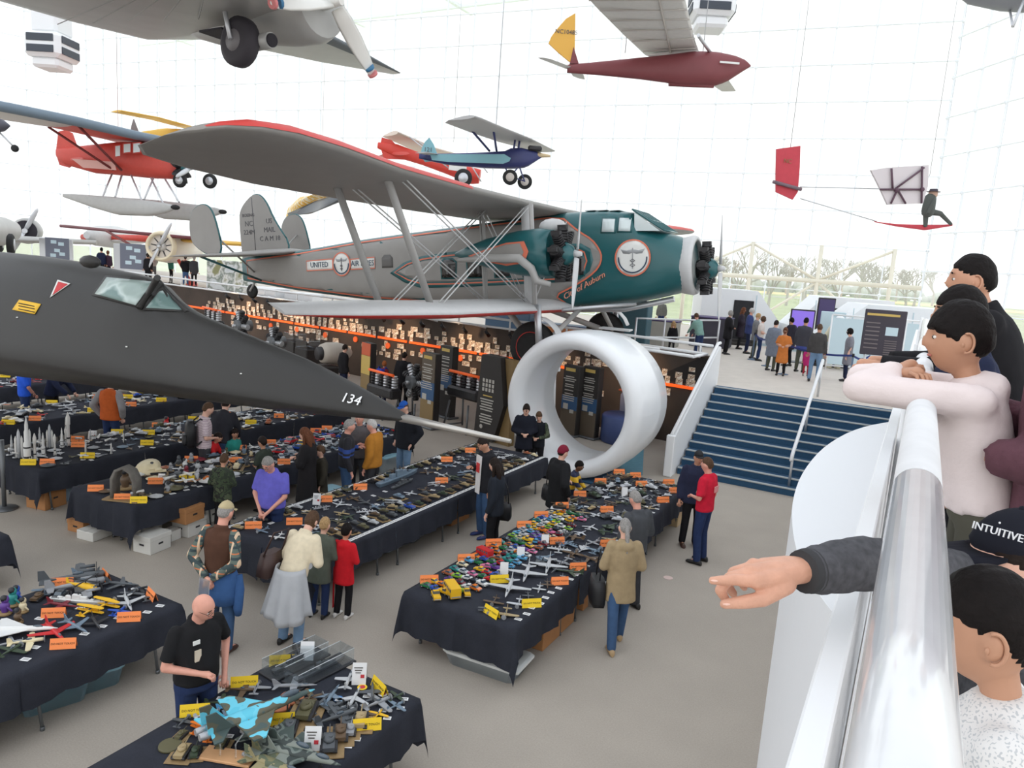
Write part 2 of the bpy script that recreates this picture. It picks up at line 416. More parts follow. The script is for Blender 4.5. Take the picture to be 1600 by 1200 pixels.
# wall graphic by the stairs: pale cloud-like emblem and dark triangle
CLOUD = mat('pale_print', srgb(214, 200, 188), .7); DKP = mat('dark_print', srgb(40, 35, 33), .8); GOLDP = mat('gold_print', srgb(150, 120, 80), .7)
wg = B(); Mx = EM @ Matrix(((-1, 0, 0, 0), (0, 0, 1, 0.005), (0, 1, 0, 0), (0, 0, 0, 1)))
wg.prism([(-2.05 + .2 * math.cos(a) * (1 + .2 * math.sin(3 * a)), 2.02 + .15 * math.sin(a) * (1 + .25 * math.cos(4 * a))) for a in (2 * PI * k / 22 for k in range(22))], .012, 0, Mx)
wg.prism([(-1.7, 1.7), (-.3, 2.5), (-.1, 2.5), (-.1, 1.75)], .01, 1, Mx)
wg.prism([(-3.0, 1.85), (-2.75, 1.85), (-2.7, 2.1), (-2.95, 2.12)], .012, 2, Mx)
wg.obj('wall_graphic', [CLOUD, DKP, GOLDP], wx)
# deck rail along the wall top, with a light bar carrying spotlights
rl = thing('deck_railing', 'long white double railing along the edge of the raised deck', 'railing', (0, 0, 0))
B().tube([EM @ V(-.05, .1, 2.86), EM @ V(EL, .1, 2.86)], .04).obj('top_rail', WHITE, rl)
B().tube([EM @ V(1.2, .75, 2.66), EM @ V(EL, .75, 2.58)], .035).obj('light_bar', WHITE, rl)
for k in range(15):
    u = .3 + k * 2.15
    B().cyl(EM @ V(u, .1, 2.5), EM @ V(u, .1, 2.86), .03, n=8).obj('post', WHITE, rl)
    B().cyl(EM @ V(u + 1.0, .05, 2.5), EM @ V(u + 1.0, .75, 2.64), .025, n=8).obj('bracket', WHITE, rl)
spm = B(); spm.cyl((0, 0, 0), (0, -.06, -.12), .02, n=6, mi=0); spm.cyl((0, .02, -.1), (0, -.16, -.25), .05, .07, n=10, mi=0)
spm = spm.mesh('spotlight', BLACK)
for k in range(22):
    u = 1.5 + k * .95
    o = link('spotlight', spm, None); o.matrix_world = EM @ Matrix.Translation((u, .75, 2.58))
    tag(o, 'small black spotlight clamped under the light bar above the photo wall', 'spotlight', 'spotlights above the photo wall')
# warm light the spotlights throw on the wall
for k in range(7):
    l = bpy.data.lights.new('wall_spot', 'SPOT'); l.energy = 75; l.color = (1, .68, .42); l.spot_size = 1.5; l.spot_blend = .8; l.shadow_soft_size = .1
    o = bpy.data.objects.new('wall_spot', l); COL.objects.link(o); p = EM @ V(2.2 + k * 3.1, 1.5, 2.5); o.location = p
    tgt = EM @ V(2.2 + k * 3.1, 0, 1.7); o.rotation_euler = (tgt - p).to_track_quat('-Z', 'Y').to_euler()
# light bracket frame at the deck corner
lb = thing('railing_frame', 'white rectangular ledge frame at the deck corner beside the stair wall', 'frame', (0, 0, 0))
fr = [EM @ V(.1, .1, 2.62), EM @ V(.15, .9, 2.6), EM @ V(3.4, .9, 2.62), EM @ V(3.4, .1, 2.64)]
for i in range(4): B().cyl(fr[i], fr[(i + 1) % 4], .045, n=8).obj('bar', WHITE, lb)
B().box(EM @ V(2.9, .15, 3.0), (.9, .5, .05), rz=.15, ch=.01).obj('reading_board', WHITE, lb)
# ---- balcony on the right
bl = bpy.data.objects.new('floor_balcony', None); COL.objects.link(bl); struct(bl)
BF = 3.38
B().box((3.06, 9, BF - .12), (6.0, 22, .24)).obj('slab', DECKM, bl)
drum = [(-.12, 10.57), (-.5, 9.61), (-.71, 8.26), (-.75, 6.94), (-.69, 5.93), (-.57, 5.14), (-.44, 4.57), (-.3, 4.18), (-.09, 3.75), (.04, 3.5)]
dr = [Vector((x, y, 0)) for x, y in drum]; dr = smooth_open(dr, 2)
B().prism([(p.x, p.y) for p in dr] + [(5.8, 3.5), (5.8, 12), (.04, 12)], -3.05, 0, Matrix.Translation((0, 0, 3.05))).obj('wall_round', mat('white_drum', (.80, .81, .83), .6))
struct(bpy.data.objects['wall_round'])
bn = bpy.data.objects.new('wall_balustrade', None); COL.objects.link(bn); struct(bn)
B().box((-.052, 6.6, 3.72), (.042, 13.6, .76), ch=.004).obj('panel', WHITE, bn)
for k in range(5): B().cyl((-.01, 3.4 + 1.9 * k, 3.38), (-.01, 3.4 + 1.9 * k, 4.37), .016, n=8).obj('baluster', WHITE, bn)
HRM = mat('glossy_white_rail', (.74, .74, .75), .22, noise=.07, nscale=9, coat=.5)
RZ = 4.385
B().box((.2, 2.5, 3.445), (.42, 1.3, .13), ch=.01).obj('kick_step', WHITE, bn)
B().cyl((.030, -.3, RZ), (.030, 1.33, RZ), .0358, n=32).obj('handrail', HRM, bn)
B().cyl((.030, 1.334, RZ), (.030, 9.0, RZ), .0358, n=32).obj('handrail', HRM, bn)
B().cyl((.030, .37, RZ), (.030, .384, RZ), .0366, n=32).obj('collar', HRM, bn)
# ---- outdoors
GRASS = mat('grass', srgb(172, 184, 130), .95, noise=.25, nscale=.25); FIELD = mat('straw_field', srgb(246, 214, 150), .95, noise=.15, nscale=.1); ROAD = mat('asphalt', srgb(180, 178, 172), .9)
struct(B().box((-20, 190, .6), (400, 284, .2)).obj('floor_outside', GRASS))
struct(B().box((-20, 260, .72), (400, 40, .06)).obj('floor_outside_field', FIELD)); struct(B().box((-20, 200, .72), (400, 9, .06)).obj('floor_outside_road', ROAD))
BARK = mat('hazy_grey_bark', srgb(176, 166, 154), .9, noise=.2)  # bark lightened so its colour carries the washed-out haze outdoors
def bare_tree(h, seed):
    r = random.Random(seed); b = B()
    def grow(p, d, L, rad, dep):
        q = p + d * L; mid = p + d * L * .5 + Vector((r.uniform(-1, 1), r.uniform(-1, 1), 0)) * L * .06
        b.tube([p, mid, q], [rad, rad * .85, rad * .7], n=6 if dep < 2 else 4, cap=False)
        if dep >= 4: return
        for _ in range(3 if dep else 4):
            nd = (d + Vector((r.uniform(-1, 1), r.uniform(-1, 1), r.uniform(-.25, .6))) * .85).normalized()
            grow(q, nd, L * r.uniform(.6, .8), rad * .62, dep + 1)
    grow(Vector((0, 0, 0)), Vector((0, 0, 1)), h * .26, h * .022, 0); return b
tms = [bare_tree(8, s).mesh('tree', BARK) for s in (1, 2, 3)]
for k, (px, D, sc) in enumerate(((1150, 72, 1.0), (1205, 84, 1.2), (1262, 66, 1.0), (1312, 92, 1.35), (1378, 70, 1.05), (1420, 88, 1.2), (1118, 95, 1.2), (1340, 120, 1.5), (1232, 125, 1.5))):
    p = atd(px, 445, D); o = link('bare_tree', tms[k % 3], None, (p.x, p.y, .7), k * 1.1); o.scale = (sc,) * 3
    tag(o, 'bare leafless tree on the lawn outside the low clear window strip', 'tree', 'bare trees outside the window')
LEAFY = ramp_mat('hazy_pale_leaf', [srgb(190, 194, 184), srgb(202, 204, 196), srgb(180, 184, 172)], 6)  # pale greys put the horizon haze into the leaf colour
random.seed(5)
for k in range(14):                                                  # woodland edge far outside
    p = atd(1085 + k * 29, 440, 170 + 40 * (k % 3)); o = link('distant_tree', tms[k % 3], None, (p.x, p.y, .7), k * 1.3); o.scale = (2.1, 2.1, 1.7 + .1 * (k % 4))
    tag(o, 'pale bare tree of the woodland edge far beyond the lawn', 'tree', 'distant woodland')
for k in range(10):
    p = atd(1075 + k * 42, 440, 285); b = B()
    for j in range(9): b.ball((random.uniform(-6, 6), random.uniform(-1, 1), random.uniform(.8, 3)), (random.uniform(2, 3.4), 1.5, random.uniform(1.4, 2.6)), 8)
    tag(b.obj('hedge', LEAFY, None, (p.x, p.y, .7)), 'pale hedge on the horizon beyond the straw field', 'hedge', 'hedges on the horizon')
# ================================================================ AIRCRAFT
GREYP = mat('grey_doped_fabric', srgb(150, 147, 143), .5, noise=.05, nscale=2); GREEN = mat('dark_green_paint', srgb(30, 92, 96), .35, coat=.25)
ORL = mat('orange_line', srgb(222, 120, 92), .5); REDL = mat('red_leading_edge', srgb(204, 62, 56), .45); SILV = mat('silver_dope', srgb(206, 206, 206), .4, noise=.04)
DGL = mat('dark_cabin_glass', srgb(40, 36, 34), .12, spec=.7); CLG = glass('clear_cockpit_glass', (.9, .96, .97), .08, .12); CYLM = mat('black_engine_cylinder', srgb(40, 38, 40), .45, noise=.3, nscale=20)
WHT = mat('white_roundel', srgb(232, 232, 228), .6); NAVYL = mat('navy_lettering', srgb(40, 66, 90), .6); TAN = mat('dull_grey_lettering', srgb(90, 88, 92), .6)
def pose(x, y, z, yaw, pitch=0, roll=0):
    return Matrix.Translation((x, y, z)) @ Matrix.Rotation(math.radians(yaw), 4, 'Z') @ Matrix.Rotation(-math.radians(pitch), 4, 'Y') @ Matrix.Rotation(math.radians(roll), 4, 'X')
def plane_root(name, label, P, cat='airplane', group=None):
    r = thing(name, label, cat, group=group); r.matrix_world = P; return r
def wing_mesh(stations, t=.1, mi=0, n=9, up=Vector((0, 0, 1))):
    b = B(); b.loft([airfoil(le, te, t, n, up) for le, te in stations], mi); return b
def blade(b, hub, ang, L, w, mi=0, pitch=.5, mw=None):
    """propeller blade in the plane normal to x, standing at angle ang"""
    R = []
    for t in (.08, .25, .5, .75, .92, 1):
        ww = w * (.45 + .9 * t - 1.05 * t * t) * 1.5 if t < 1 else w * .15
        c = Vector((0, math.cos(ang), math.sin(ang))) * L * t; s = Vector((0, -math.sin(ang), math.cos(ang)))
        pt = pitch * (1.2 - t); u = (s * math.cos(pt) + Vector((1, 0, 0)) * math.sin(pt)); v = u.cross(Vector((0, math.cos(ang), math.sin(ang))))
        R.append([Vector(hub) + c + u * (ww / 2 * math.cos(a)) + v * (.03 * math.sin(a) * (1.3 - t)) for a in (2 * PI * k / 8 for k in range(8))])
    b.loft(R, mi, mw=mw); return b
def radial_engine(parent, c, R, ncyl=9, hubm=GREEN, bladem=SILV, ang=1.45, bl=1.35, nbl=2, cylm=CYLM):
    c = Vector(c); e = B().cyl(c - V(.25, 0, 0), c + V(.05, 0, 0), R * .36, n=16).obj('engine', cylm, parent)
    for k in range(ncyl):
        a = 2 * PI * k / ncyl + .2; d = Vector((0, math.cos(a), math.sin(a))); s = Vector((1, 0, 0)); b = B()
        for j in range(6): b.cyl(c + d * (R * (.34 + .1 * j)), c + d * (R * (.34 + .1 * j) + R * .07), R * .2, n=10)
        b.cyl(c + d * R * .3, c + d * R * .98, R * .15, n=8); b.box(c + d * R * .98, (R * .34, R * .2, R * .16), mw=None)
        b.cyl(c + d * R * .95 + V(R * .14, 0, 0), c + d * R * .36 + V(R * .2, 0, 0), R * .03, n=6)
        b.obj('cylinder', cylm, e)
    B().lathe([(.02, 0), (R * .42, 0), (R * .44, .08), (R * .3, .22), (R * .12, .28), (.03, .36)], 18, mw=Matrix.Translation(c + V(.03, 0, 0)) @ Matrix.Rotation(PI / 2, 4, 'Y')).obj('gear_case', hubm, e)
    pr = B(); h = c + V(.36, 0, 0); pr.cyl(h - V(.06, 0, 0), h + V(.12, 0, 0), .1, .05, n=12)
    for k in range(nbl): blade(pr, h, ang + 2 * PI * k / nbl, bl, .2)
    pr.obj('propeller', bladem, parent); return e

# ---------------------------------------------------------------- big green and grey biplane airliner
PB = pose(-8.96, 19.8, 3.6, 3.2, 5.1, .8)
air = plane_root('biplane_airliner', 'large grey and dark green three-engined biplane airliner hung over the white engine ring', PB)
TOP = [(-12.7, 1.72), (-9.6, 1.9), (-6.8, 2.17), (-2.5, 2.45), (.2, 2.62), (1.3, 2.58), (2.0, 2.5), (2.2, 2.05), (2.83, 1.92), (3.2, 1.82), (3.5, 1.7)]
BOT = [(-12.7, .9), (-10, .52), (-6.9, .18), (-3.2, -.06), (.3, -.08), (2.3, .12), (3.5, .38)]
HWT = [(-12.7, .06), (-11, .36), (-9, .6), (-6, .82), (-3.5, .9), (1.6, .9), (2.6, .88), (3.5, .72)]
def fring(x, n=32, e=4.2, grow=0.0):
    t, bt, a = interp(TOP, x), interp(BOT, x), interp(HWT, x); e = interp([(2.3, 4.2), (3.3, 2.1)], x) if x > 2.3 else e
    return se_ring(x, 0, (t + bt) / 2, a + grow, (t - bt) / 2 + grow, (t - bt) / 2 + grow, n, e)
xs = [-12.7, -12, -11, -10, -9, -8, -7, -6, -5, -4, -3, -2, -1, 0, .6, 1.2, 1.7, 2.0, 2.2, 2.5, 2.83, 3.1, 3.5]
B().loft([fring(x) for x in xs], 0).obj('fuselage', GREEN, air)
def side_y(x, z, off, sgn=-1):
    t, bt, a = interp(TOP, x), interp(BOT, x), interp(HWT, x); q = min(.985, abs((z - (t + bt) / 2) / ((t - bt) / 2)))
    return sgn * (a * (1 - q ** 4.2) ** (1 / 4.2) + off)
def decal(name, pts, m, parent, off=.012, sgn=-1, hole=None):
    """a painted area: outline (x, z) laid on the fuselage side"""
    bm = bmesh.new(); f = bm.faces.new([bm.verts.new((p[0], 0, p[1])) for p in pts])
    x0, x1 = min(p[0] for p in pts), max(p[0] for p in pts); z0, z1 = min(p[1] for p in pts), max(p[1] for p in pts)
    for ax, lo, hi, stp in ((0, x0, x1, .3), (2, z0, z1, .16)):
        k = math.floor(lo / stp) + 1
        while k * stp < hi:
            co = [0, 0, 0]; no = [0, 0, 0]; co[ax] = k * stp; no[ax] = 1
            bmesh.ops.bisect_plane(bm, geom=bm.verts[:] + bm.edges[:] + bm.faces[:], plane_co=co, plane_no=no); k += 1
    for v in bm.verts: v.co.y = side_y(v.co.x, v.co.z, off, sgn)
    bmesh.ops.recalc_face_normals(bm, faces=bm.faces)
    me = bpy.data.meshes.new(name); bm.to_mesh(me); bm.free(); me.materials.append(m)
    for p in me.polygons: p.use_smooth = True
    o = link(name, me, parent); md = o.modifiers.new('thickness', 'SOLIDIFY'); md.thickness = .006; return o
def outline(name, pts, w, m, parent, off=.018, sgn=-1, closed=True):
    pts = [Vector((p[0], p[1])) for p in pts]; n = len(pts); b = B(); L = []; R_ = []
    rng = range(n) if closed else range(n)
    for i in rng:
        a = pts[(i - 1) % n] if closed or i else pts[i]; c = pts[(i + 1) % n] if closed or i < n - 1 else pts[i]
        d = (c - a).normalized(); nn = Vector((-d.y, d.x)); L.append(pts[i] + nn * w / 2); R_.append(pts[i] - nn * w / 2)
    vs = []
    for i in range(n):
        for q in (L[i], R_[i]):
            for o in (0, .006): vs.append((q.x, side_y(q.x, q.y, off + o, sgn), q.y))
    fs = []
    for i in range(n if closed else n - 1):
        j = (i + 1) % n; a, c = 4 * i, 4 * j
        fs += [(a + 1, c + 1, c + 3, a + 3), (a, a + 1, a + 3, a + 2)] + [(a, c, c + 1, a + 1), (a + 2, a + 3, c + 3, c + 2)]
    b.add(vs, fs, 0); return b.obj(name, m, parent)
def sidept(px, py, val=-.9):
    q = onplane(px, py, PB, 1, val); return (q.x, q.z)
topl = [(x, interp(TOP, x) - .13) for x in (-12.4, -11, -9.6, -8, -6.8, -5, -3.7, -2.5, -1.2, -.4)]
botl = [(x, interp(BOT, x) + .13) for x in (-12.4, -11, -10, -8.5, -6.9, -5, -3.2, -1.5, -.5)]
front = [(.1, interp(TOP, .1) - .22)] + [sidept(*p) for p in ((905, 362), (925, 374), (936, 388), (941, 402), (936, 418), (920, 433), (895, 448), (866, 462), (880, 473))]
for sgn in (-1, 1):
    poly = topl + smooth_open([(p[0], p[1], 0) for p in front], 1) + [(.15, interp(BOT, .15) + .13)] + botl[::-1]
    poly = [(p[0], p[1]) for p in poly]
    decal('grey_side_panel', poly, GREYP, air, .008, sgn); outline('orange_piping', poly, .045, ORL, air, .02, sgn)
    leaf0 = [(-5.72, 1.03), (-5.2, 1.33), (-4.6, 1.5), (-3.6, 1.6), (-2, 1.68), (0, 1.72), (.65, 1.7), (.92, 1.55), (1.0, 1.25), (.9, .95), (.6, .72), (0, .66), (-2, .6), (-3.6, .56), (-4.6, .56), (-5.2, .74)]
    def shrink(pts, k, kz): cx = -2.3; return [(cx + (x - cx) * k, 1.12 + (z - 1.12) * kz) for x, z in pts]
    decal('green_window_band', leaf0, GREEN, air, .022, sgn); outline('orange_piping', shrink(leaf0, .945, .8), .04, ORL, air, .034, sgn); decal('grey_window_band', shrink(leaf0, .915, .68), GREYP, air, .028, sgn)
    for wxx in (-3.55, -2.65, -1.75, -.85, -.05, .5):
        wp = [(wxx + sx * .3 + (0 if abs(sz) < .2 else -.03 * sx), 1.12 + sz) for sx, sz in ((-1, -.31), (1, -.31), (1, .19), (.6, .31), (-.6, .31), (-1, .19))]
        w_ = decal('cabin_window', wp, GREEN, air, .036, sgn); decal('pane', [(wxx + (x - wxx) * .84, 1.12 + (z - 1.12) * .86) for x, z in wp], DGL, w_, .046, sgn)
    decal('small_window', [(-6.02, 1.2), (-5.6, 1.2), (-5.6, 1.5), (-5.7, 1.6), (-5.92, 1.6), (-6.02, 1.5)], mat('recessed_grey', srgb(96, 94, 92), .5), air, .02, sgn)
    for cx, cz, r in ((-7.69, 1.36, .37), (2.1, 1.27, .47)):
        ci = [(cx + r * math.cos(a), cz + r * math.sin(a)) for a in (2 * PI * k / 36 for k in range(36))]
        em = decal('round_emblem', ci, WHT, air, .026, sgn); outline('ring', ci, .04, ORL, em, .032, sgn)
        arc = [(cx + r * .82 * math.cos(a), cz + r * .82 * math.sin(a)) for a in (PI * .98 + PI * 1.04 * k / 20 for k in range(21))]
        outline('arc', arc, .035, NAVYL, em, .034, sgn, False)
        outline('staff', [(cx, cz - r * .6), (cx, cz), (cx + .004, cz + r * .55)], .025, MATS.get('pale_emblem', TAN), em, .036, sgn, False)
        wgp = [(cx - r * .7, cz + r * .5), (cx - r * .35, cz + r * .42), (cx, cz + r * .48), (cx + r * .35, cz + r * .42), (cx + r * .7, cz + r * .5), (cx + r * .55, cz + r * .25), (cx + r * .2, cz + r * .22), (cx, cz + r * .3), (cx - r * .2, cz + r * .22), (cx - r * .55, cz + r * .25)]
        decal('wing_emblem', wgp, mat('pale_emblem', srgb(168, 170, 172), .6), em, .03, sgn)
        for z2 in (-.15, -.4): outline('snake', [(cx - r * .14, cz + r * z2), (cx, cz + r * (z2 + .09)), (cx + r * .14, cz + r * z2), (cx, cz + r * (z2 - .09))], .02, TAN, em, .036, sgn)
    for x0, x1, tx in ((-9.25, -8.08, 'UNITED'), (-7.3, -6.3, 'AIR LINES')):
        bn_ = [(x0, 1.18 + (.0)), (x1, 1.2), (x1, 1.54), (x0, 1.5)]
        d_ = decal('name_banner', bn_, WHT, air, .024, sgn); outline('border', bn_, .03, ORL, d_, .03, sgn)
        xc = (x0 + x1) / 2; o = link('lettering', text_mesh(tx, .25, NAVYL), d_)
        ya = (side_y(x1, 1.35, .034, sgn) - side_y(x0, 1.35, .034, sgn)) / (x1 - x0)
        if sgn < 0: o.matrix_local = Matrix.Translation((xc, side_y(xc, 1.35, .036, sgn), 1.36)) @ Matrix.Rotation(math.atan(ya), 4, 'Z') @ Matrix.Rotation(PI / 2, 4, 'X')
        else: o.matrix_local = Matrix.Translation((xc, side_y(xc, 1.35, .036, sgn), 1.36)) @ Matrix.Rotation(math.atan(ya) + PI, 4, 'Z') @ Matrix.Rotation(PI / 2, 4, 'X')
        o.scale = (.9, 1, 1)
q0, q1 = sidept(880, 466), sidept(943, 430); ang = math.atan2(q1[1] - q0[1], q1[0] - q0[0])
o = link('script_lettering', text_mesh('City of Auburn', .33, mat('orange_script', srgb(232, 156, 130), .5), .012, shear=.35), air); o['label'] = 'orange slanted script on the green nose'
o.matrix_local = Matrix.Translation(((q0[0] + q1[0]) / 2 + .02, -.925, (q0[1] + q1[1]) / 2 + .02)) @ Matrix.Rotation(-ang, 4, 'Y') @ Matrix.Rotation(PI / 2, 4, 'X')
o.scale = ((Vector(q1) - Vector(q0)).length / max(o.dimensions.x, .1) * 1.0,) * 2 + (1,)
# windscreen and cockpit windows
ck = B(); HW = .8
P8 = {k: onplane(*k, PB, 1, -.88) for k in ((952, 340), (948, 363), (996, 360), (1017, 357), (1003, 331), (990, 329), (950, 331))}
for sgn in (-1, 1):
    for x0, x1 in ((1.2, 1.62), (1.66, 2.06)):
        fr_ = decal('cockpit_side_window', [(x0, 1.95), (x1, 1.93), (x1, 2.36), (x0, 2.38)], GREEN, air, .014, sgn)
        decal('pane', [(x0 + .04, 1.99), (x1 - .04, 1.97), (x1 - .04, 2.32), (x0 + .04, 2.34)], mat('sky_bright_glass_paint', srgb(215, 226, 226), .08, spec=.8), fr_, .024, sgn)  # opaque pale colour, painted for sky brightness coming through the panes
wsx = [(2.02, 2.5), (2.85, 1.96)]
for k in range(4):
    y0, y1 = -.74 + .37 * k, -.74 + .37 * (k + 1)
    bb = B(); bb.add([(2.06, y0 + .02, 2.53), (2.06, y1 - .02, 2.53), (2.86, y1 - .02, 1.97), (2.86, y0 + .02, 1.97), (2.04, y0 + .02, 2.50), (2.04, y1 - .02, 2.50), (2.84, y1 - .02, 1.94), (2.84, y0 + .02, 1.94)], [(0, 1, 2, 3), (7, 6, 5, 4), (0, 3, 7, 4), (1, 5, 6, 2), (0, 4, 5, 1), (3, 2, 6, 7)])
    bb.obj('windscreen_pane', MATS['sky_bright_glass_paint'], air)
for sgn in (-1, 1):
    B().prism([(2.1, 1.98), (2.8, 1.95), (2.1, 2.46)], .03, 0, Matrix(((1, 0, 0, 0), (0, 0, -1, sgn * .76 + .015), (0, 1, 0, 0), (0, 0, 0, 1)))).obj('quarter_window', MATS['sky_bright_glass_paint'], air)
for y in (-.74, -.37, 0, .37, .74): B().cyl((2.04, y, 2.54), (2.88, y, 1.97), .025, n=6).obj('windscreen_frame', GREEN, air)
for x, z in ((2.04, 2.54), (2.45, 2.26), (2.88, 1.97)): B().cyl((x, -.76, z), (x, .76, z), .025, n=6).obj('windscreen_frame', GREEN, air)
for x0 in (.75, 1.1, 1.45): B().box((x0, 0, interp(TOP, x0) + .012), (.3, 1.0, .02)).obj('roof_window', MATS['sky_bright_glass_paint'], air)
# nose ring + engine
B().lathe([(.70, -.3), (.74, -.3), (.80, 0), (.76, .1), (.66, .1), (.68, 0), (.70, -.3)], 36, mw=Matrix.Translation((3.52, 0, 1.05)) @ Matrix.Rotation(PI / 2, 4, 'Y')).obj('nose_ring', SILV, air)
radial_engine(air, (3.86, 0, .95), .68, ang=1.5, bl=1.4)
# wings
UPW = [(.25, -2.2), (.25, -2.6), (.3, -3.0)]
def sym(fn):
    for s in (-1, 1): fn(s)
ust = [(0, .02, -3.35, 2.62), (3, .1, -3.3, 2.62), (6, .12, -3.3, 2.65), (9, .35, -3.15, 2.68), (11, .72, -2.7, 2.7), (12.2, .86, -2.2, 2.7), (12.75, .75, -1.6, 2.7), (13.05, .45, -.7, 2.7), (13.12, .15, -.2, 2.7)]
lst = [(0, .35, -2.1, .02), (.9, .35, -2.1, .03), (4, .33, -2.1, .1), (7, .3, -2.1, .16), (8.6, .1, -2.2, .22), (9.4, -.4, -2.2, .25), (9.9, -1.0, -2.1, .28), (10.1, -1.5, -1.9, .29)]
def wings(nm, stn, th, whole, sel=(2, 1, 0), dz=0.0):
    L = [(V(le, -y, z - dz), V(te, -y, z + dz)) for y, le, te, z in stn]
    allst = L[::-1] + [(V(a.x, -a.y, a.z), V(b_.x, -b_.y, b_.z)) for a, b_ in L[1:]]
    w = wing_mesh(allst, th).obj(nm, whole, air)
    # painted leading edge
    le = B(); R = []
    for a, b_ in (allst if sel[0] == 0 else [q for q in allst if q[0].y < -5.5]):
        s = airfoil(a, b_, th * 1.02, 14); n = 14; c = (b_ - a).length
        sec = [s[i] for i in sel]; R.append([p + V(.010, 0, .012 if sel[0] > 0 else -.008) for p in sec])
    le.loft(R, 0, cap=False, closed=False)
    o = le.obj('leading_edge', REDL, w); o['label'] = 'red painted leading edge'
    if sel[0]: o2 = o.copy(); COL.objects.link(o2); o2.scale = (1, -1, 1)
    return w
wu = wings('upper_wing', ust, .10, GREYP, (3, 2, 1, 0)); wl = wings('lower_wing', lst, .14, SILV, (0, -1, -2, -3, -4, -5), .11)
STRM = mat('grey_strut', srgb(170, 168, 165), .45)
def strut(a, b_, r=.05, m=STRM): return B().cyl(a, b_, r, n=8).obj('strut', m, air)
for s in (-1, 1):
    strut((-.25, s * 8.6, 2.6), (-.3, s * 7.2, .3), .075); strut((-1.7, s * 8.25, 2.6), (-1.5, s * 7.3, .3), .075)
    strut((-.05, s * 2.9, 2.6), (.08, s * 3, .13), .17, SILV); strut((.28, s * 3.4, 2.6), (.3, s * 3.3, .13), .05); strut((-1.25, s * 3, 2.6), (-1.2, s * 3, .2), .05); strut((-1.4, s * 2.9, 2.6), (-1.1, s * 3.3, .2), .03)
    for (a, b_) in (((-.1, s * 8.4, 2.6), (-.0, s * 3.2, .2)), ((-1.5, s * 8.1, 2.6), (-1.2, s * 3.2, .2)), ((-.2, s * 7.0, .3), (0, s * 3.2, 2.5)), ((-1.4, s * 7.0, .3), (-1.2, s * 3.2, 2.5)), ((.1, s * 3.1, .2), (.1, s * .9, 2.3)), ((-1.2, s * 3.1, 2.4), (-1.2, s * .9, .3))):
        B().cyl(a, b_, .016, n=5).obj('bracing_wire', SILV, air); B().cyl(V(*a) + V(.12, 0, 0), V(*b_) + V(.12, 0, 0), .016, n=5).obj('bracing_wire', SILV, air)
    # outboard engine nacelle
    N = []
    for x, r, zz in ((.85, .56, 1.36), (.5, .6, 1.38), (-.1, .54, 1.4), (-.9, .38, 1.42), (-1.5, .2, 1.42), (-1.9, .04, 1.42)): N.append(se_ring(x, s * 3.35, zz, r * .85, r, r, 20, 2.2))
    nac = B().loft(N, 0).obj('engine_nacelle', GREEN, air)
    pan = [(.3, 1.62), (.42, 1.35), (.3, 1.05), (-.2, 1.0), (-.8, 1.12), (-1.4, 1.3), (-.8, 1.46), (-.2, 1.6)]
    for q, nm, mm in ((1.0, 'orange_piping', ORL), (.84, 'grey_side_panel', GREYP)):
        b = B(); pts = [(-.4 + (x + .4) * q, 1.37 + (z - 1.31) * q * .92) for x, z in pan]
        yy = lambda x: s * 3.35 + s * (interp([(-1.9, .06), (-1.5, .19), (-.9, .34), (-.1, .47), (.5, .52)], x) + (.012 if q < 1 else 0.004))
        b.add([(x, yy(x), z) for x, z in pts] + [(x, yy(x) + s * .008, z) for x, z in pts], [tuple(range(8)), tuple(range(15, 7, -1))] + [(i, (i + 1) % 8, (i + 1) % 8 + 8, i + 8) for i in range(8)]); b.obj(nm, mm, nac)
    B().ball((.72, s * 3.1, 2.03), (.36, .2, .19), 12).obj('oil_tank', SILV, nac)
    radial_engine(air, (1.1, s * 3.35, 1.33), .66, ang=1.32, bl=1.35)
    B().tube([(-1.5, s * 3.9, 1.25), (-.6, s * 3.95, 1.28), (.2, s * 3.95, 1.25), (.5, s * 3.9, 1.0), (.62, s * 3.85, .7), (.95, s * 3.8, .62)], [.05, .1, .11, .1, .09, .06], n=10).obj('exhaust_pipe', STRM, air)
    # landing gear
    wlb = B(); wlb.lathe([(.16, -.16), (.42, -.17), (.6, -.13), (.66, 0), (.6, .13), (.42, .17), (.16, .16)], 28, mw=Matrix.Translation((.05, s * 2.85, -.98)) @ Matrix.Rotation(PI / 2, 4, 'X'))
    wlo = wlb.obj('wheel', RUBBER, air)
    B().lathe([(.02, -.14), (.28, -.15), (.38, -.10), (.38, .10), (.28, .15), (.02, .14)], 20, mw=Matrix.Translation((.05, s * 2.85, -.98)) @ Matrix.Rotation(PI / 2, 4, 'X')).obj('hub', mat('dark_green_hub', srgb(34, 52, 50), .5), wlo)
    B().tube([(.05 + .4 * math.cos(a), s * 3.035, -.98 + .4 * math.sin(a)) for a in (2 * PI * k / 24 for k in range(25))], .012, n=5).obj('red_ring', REDL, wlo)
    gear = B(); gear.cyl((.35, s * 3.15, -1.0), (.3, s * 3.1, .12), .09, n=10); gear.obj('shock_strut', ALU, air)
    B().cyl((.3, s * 3.1, -1.05), (-1.6, s * 1.1, -.02), .09, n=8).obj('gear_strut', STRM, air); B().cyl((.3, s * 3.1, -1.05), (.6, s * .8, -.05), .07, n=8).obj('gear_strut', STRM, air)
    B().cyl((.6, s * 2.2, -.05), (2.1, s * .6, .05), .05, n=8).obj('gear_strut', ALU, air)
    B().loft([se_ring(.1 + .75 * math.cos(a), s * 2.85, -.95 + .75 * math.sin(a), .2, .03, .03, 10) for a in (.3, .6, .9, 1.2, 1.5)], 0).obj('mudguard', SILV, air)
B().tube([(-1.5, -.0, -.14), (1.6, 0, -.12), (3.0, 0, .16)], .08).obj('belly_keel', ALU, air)
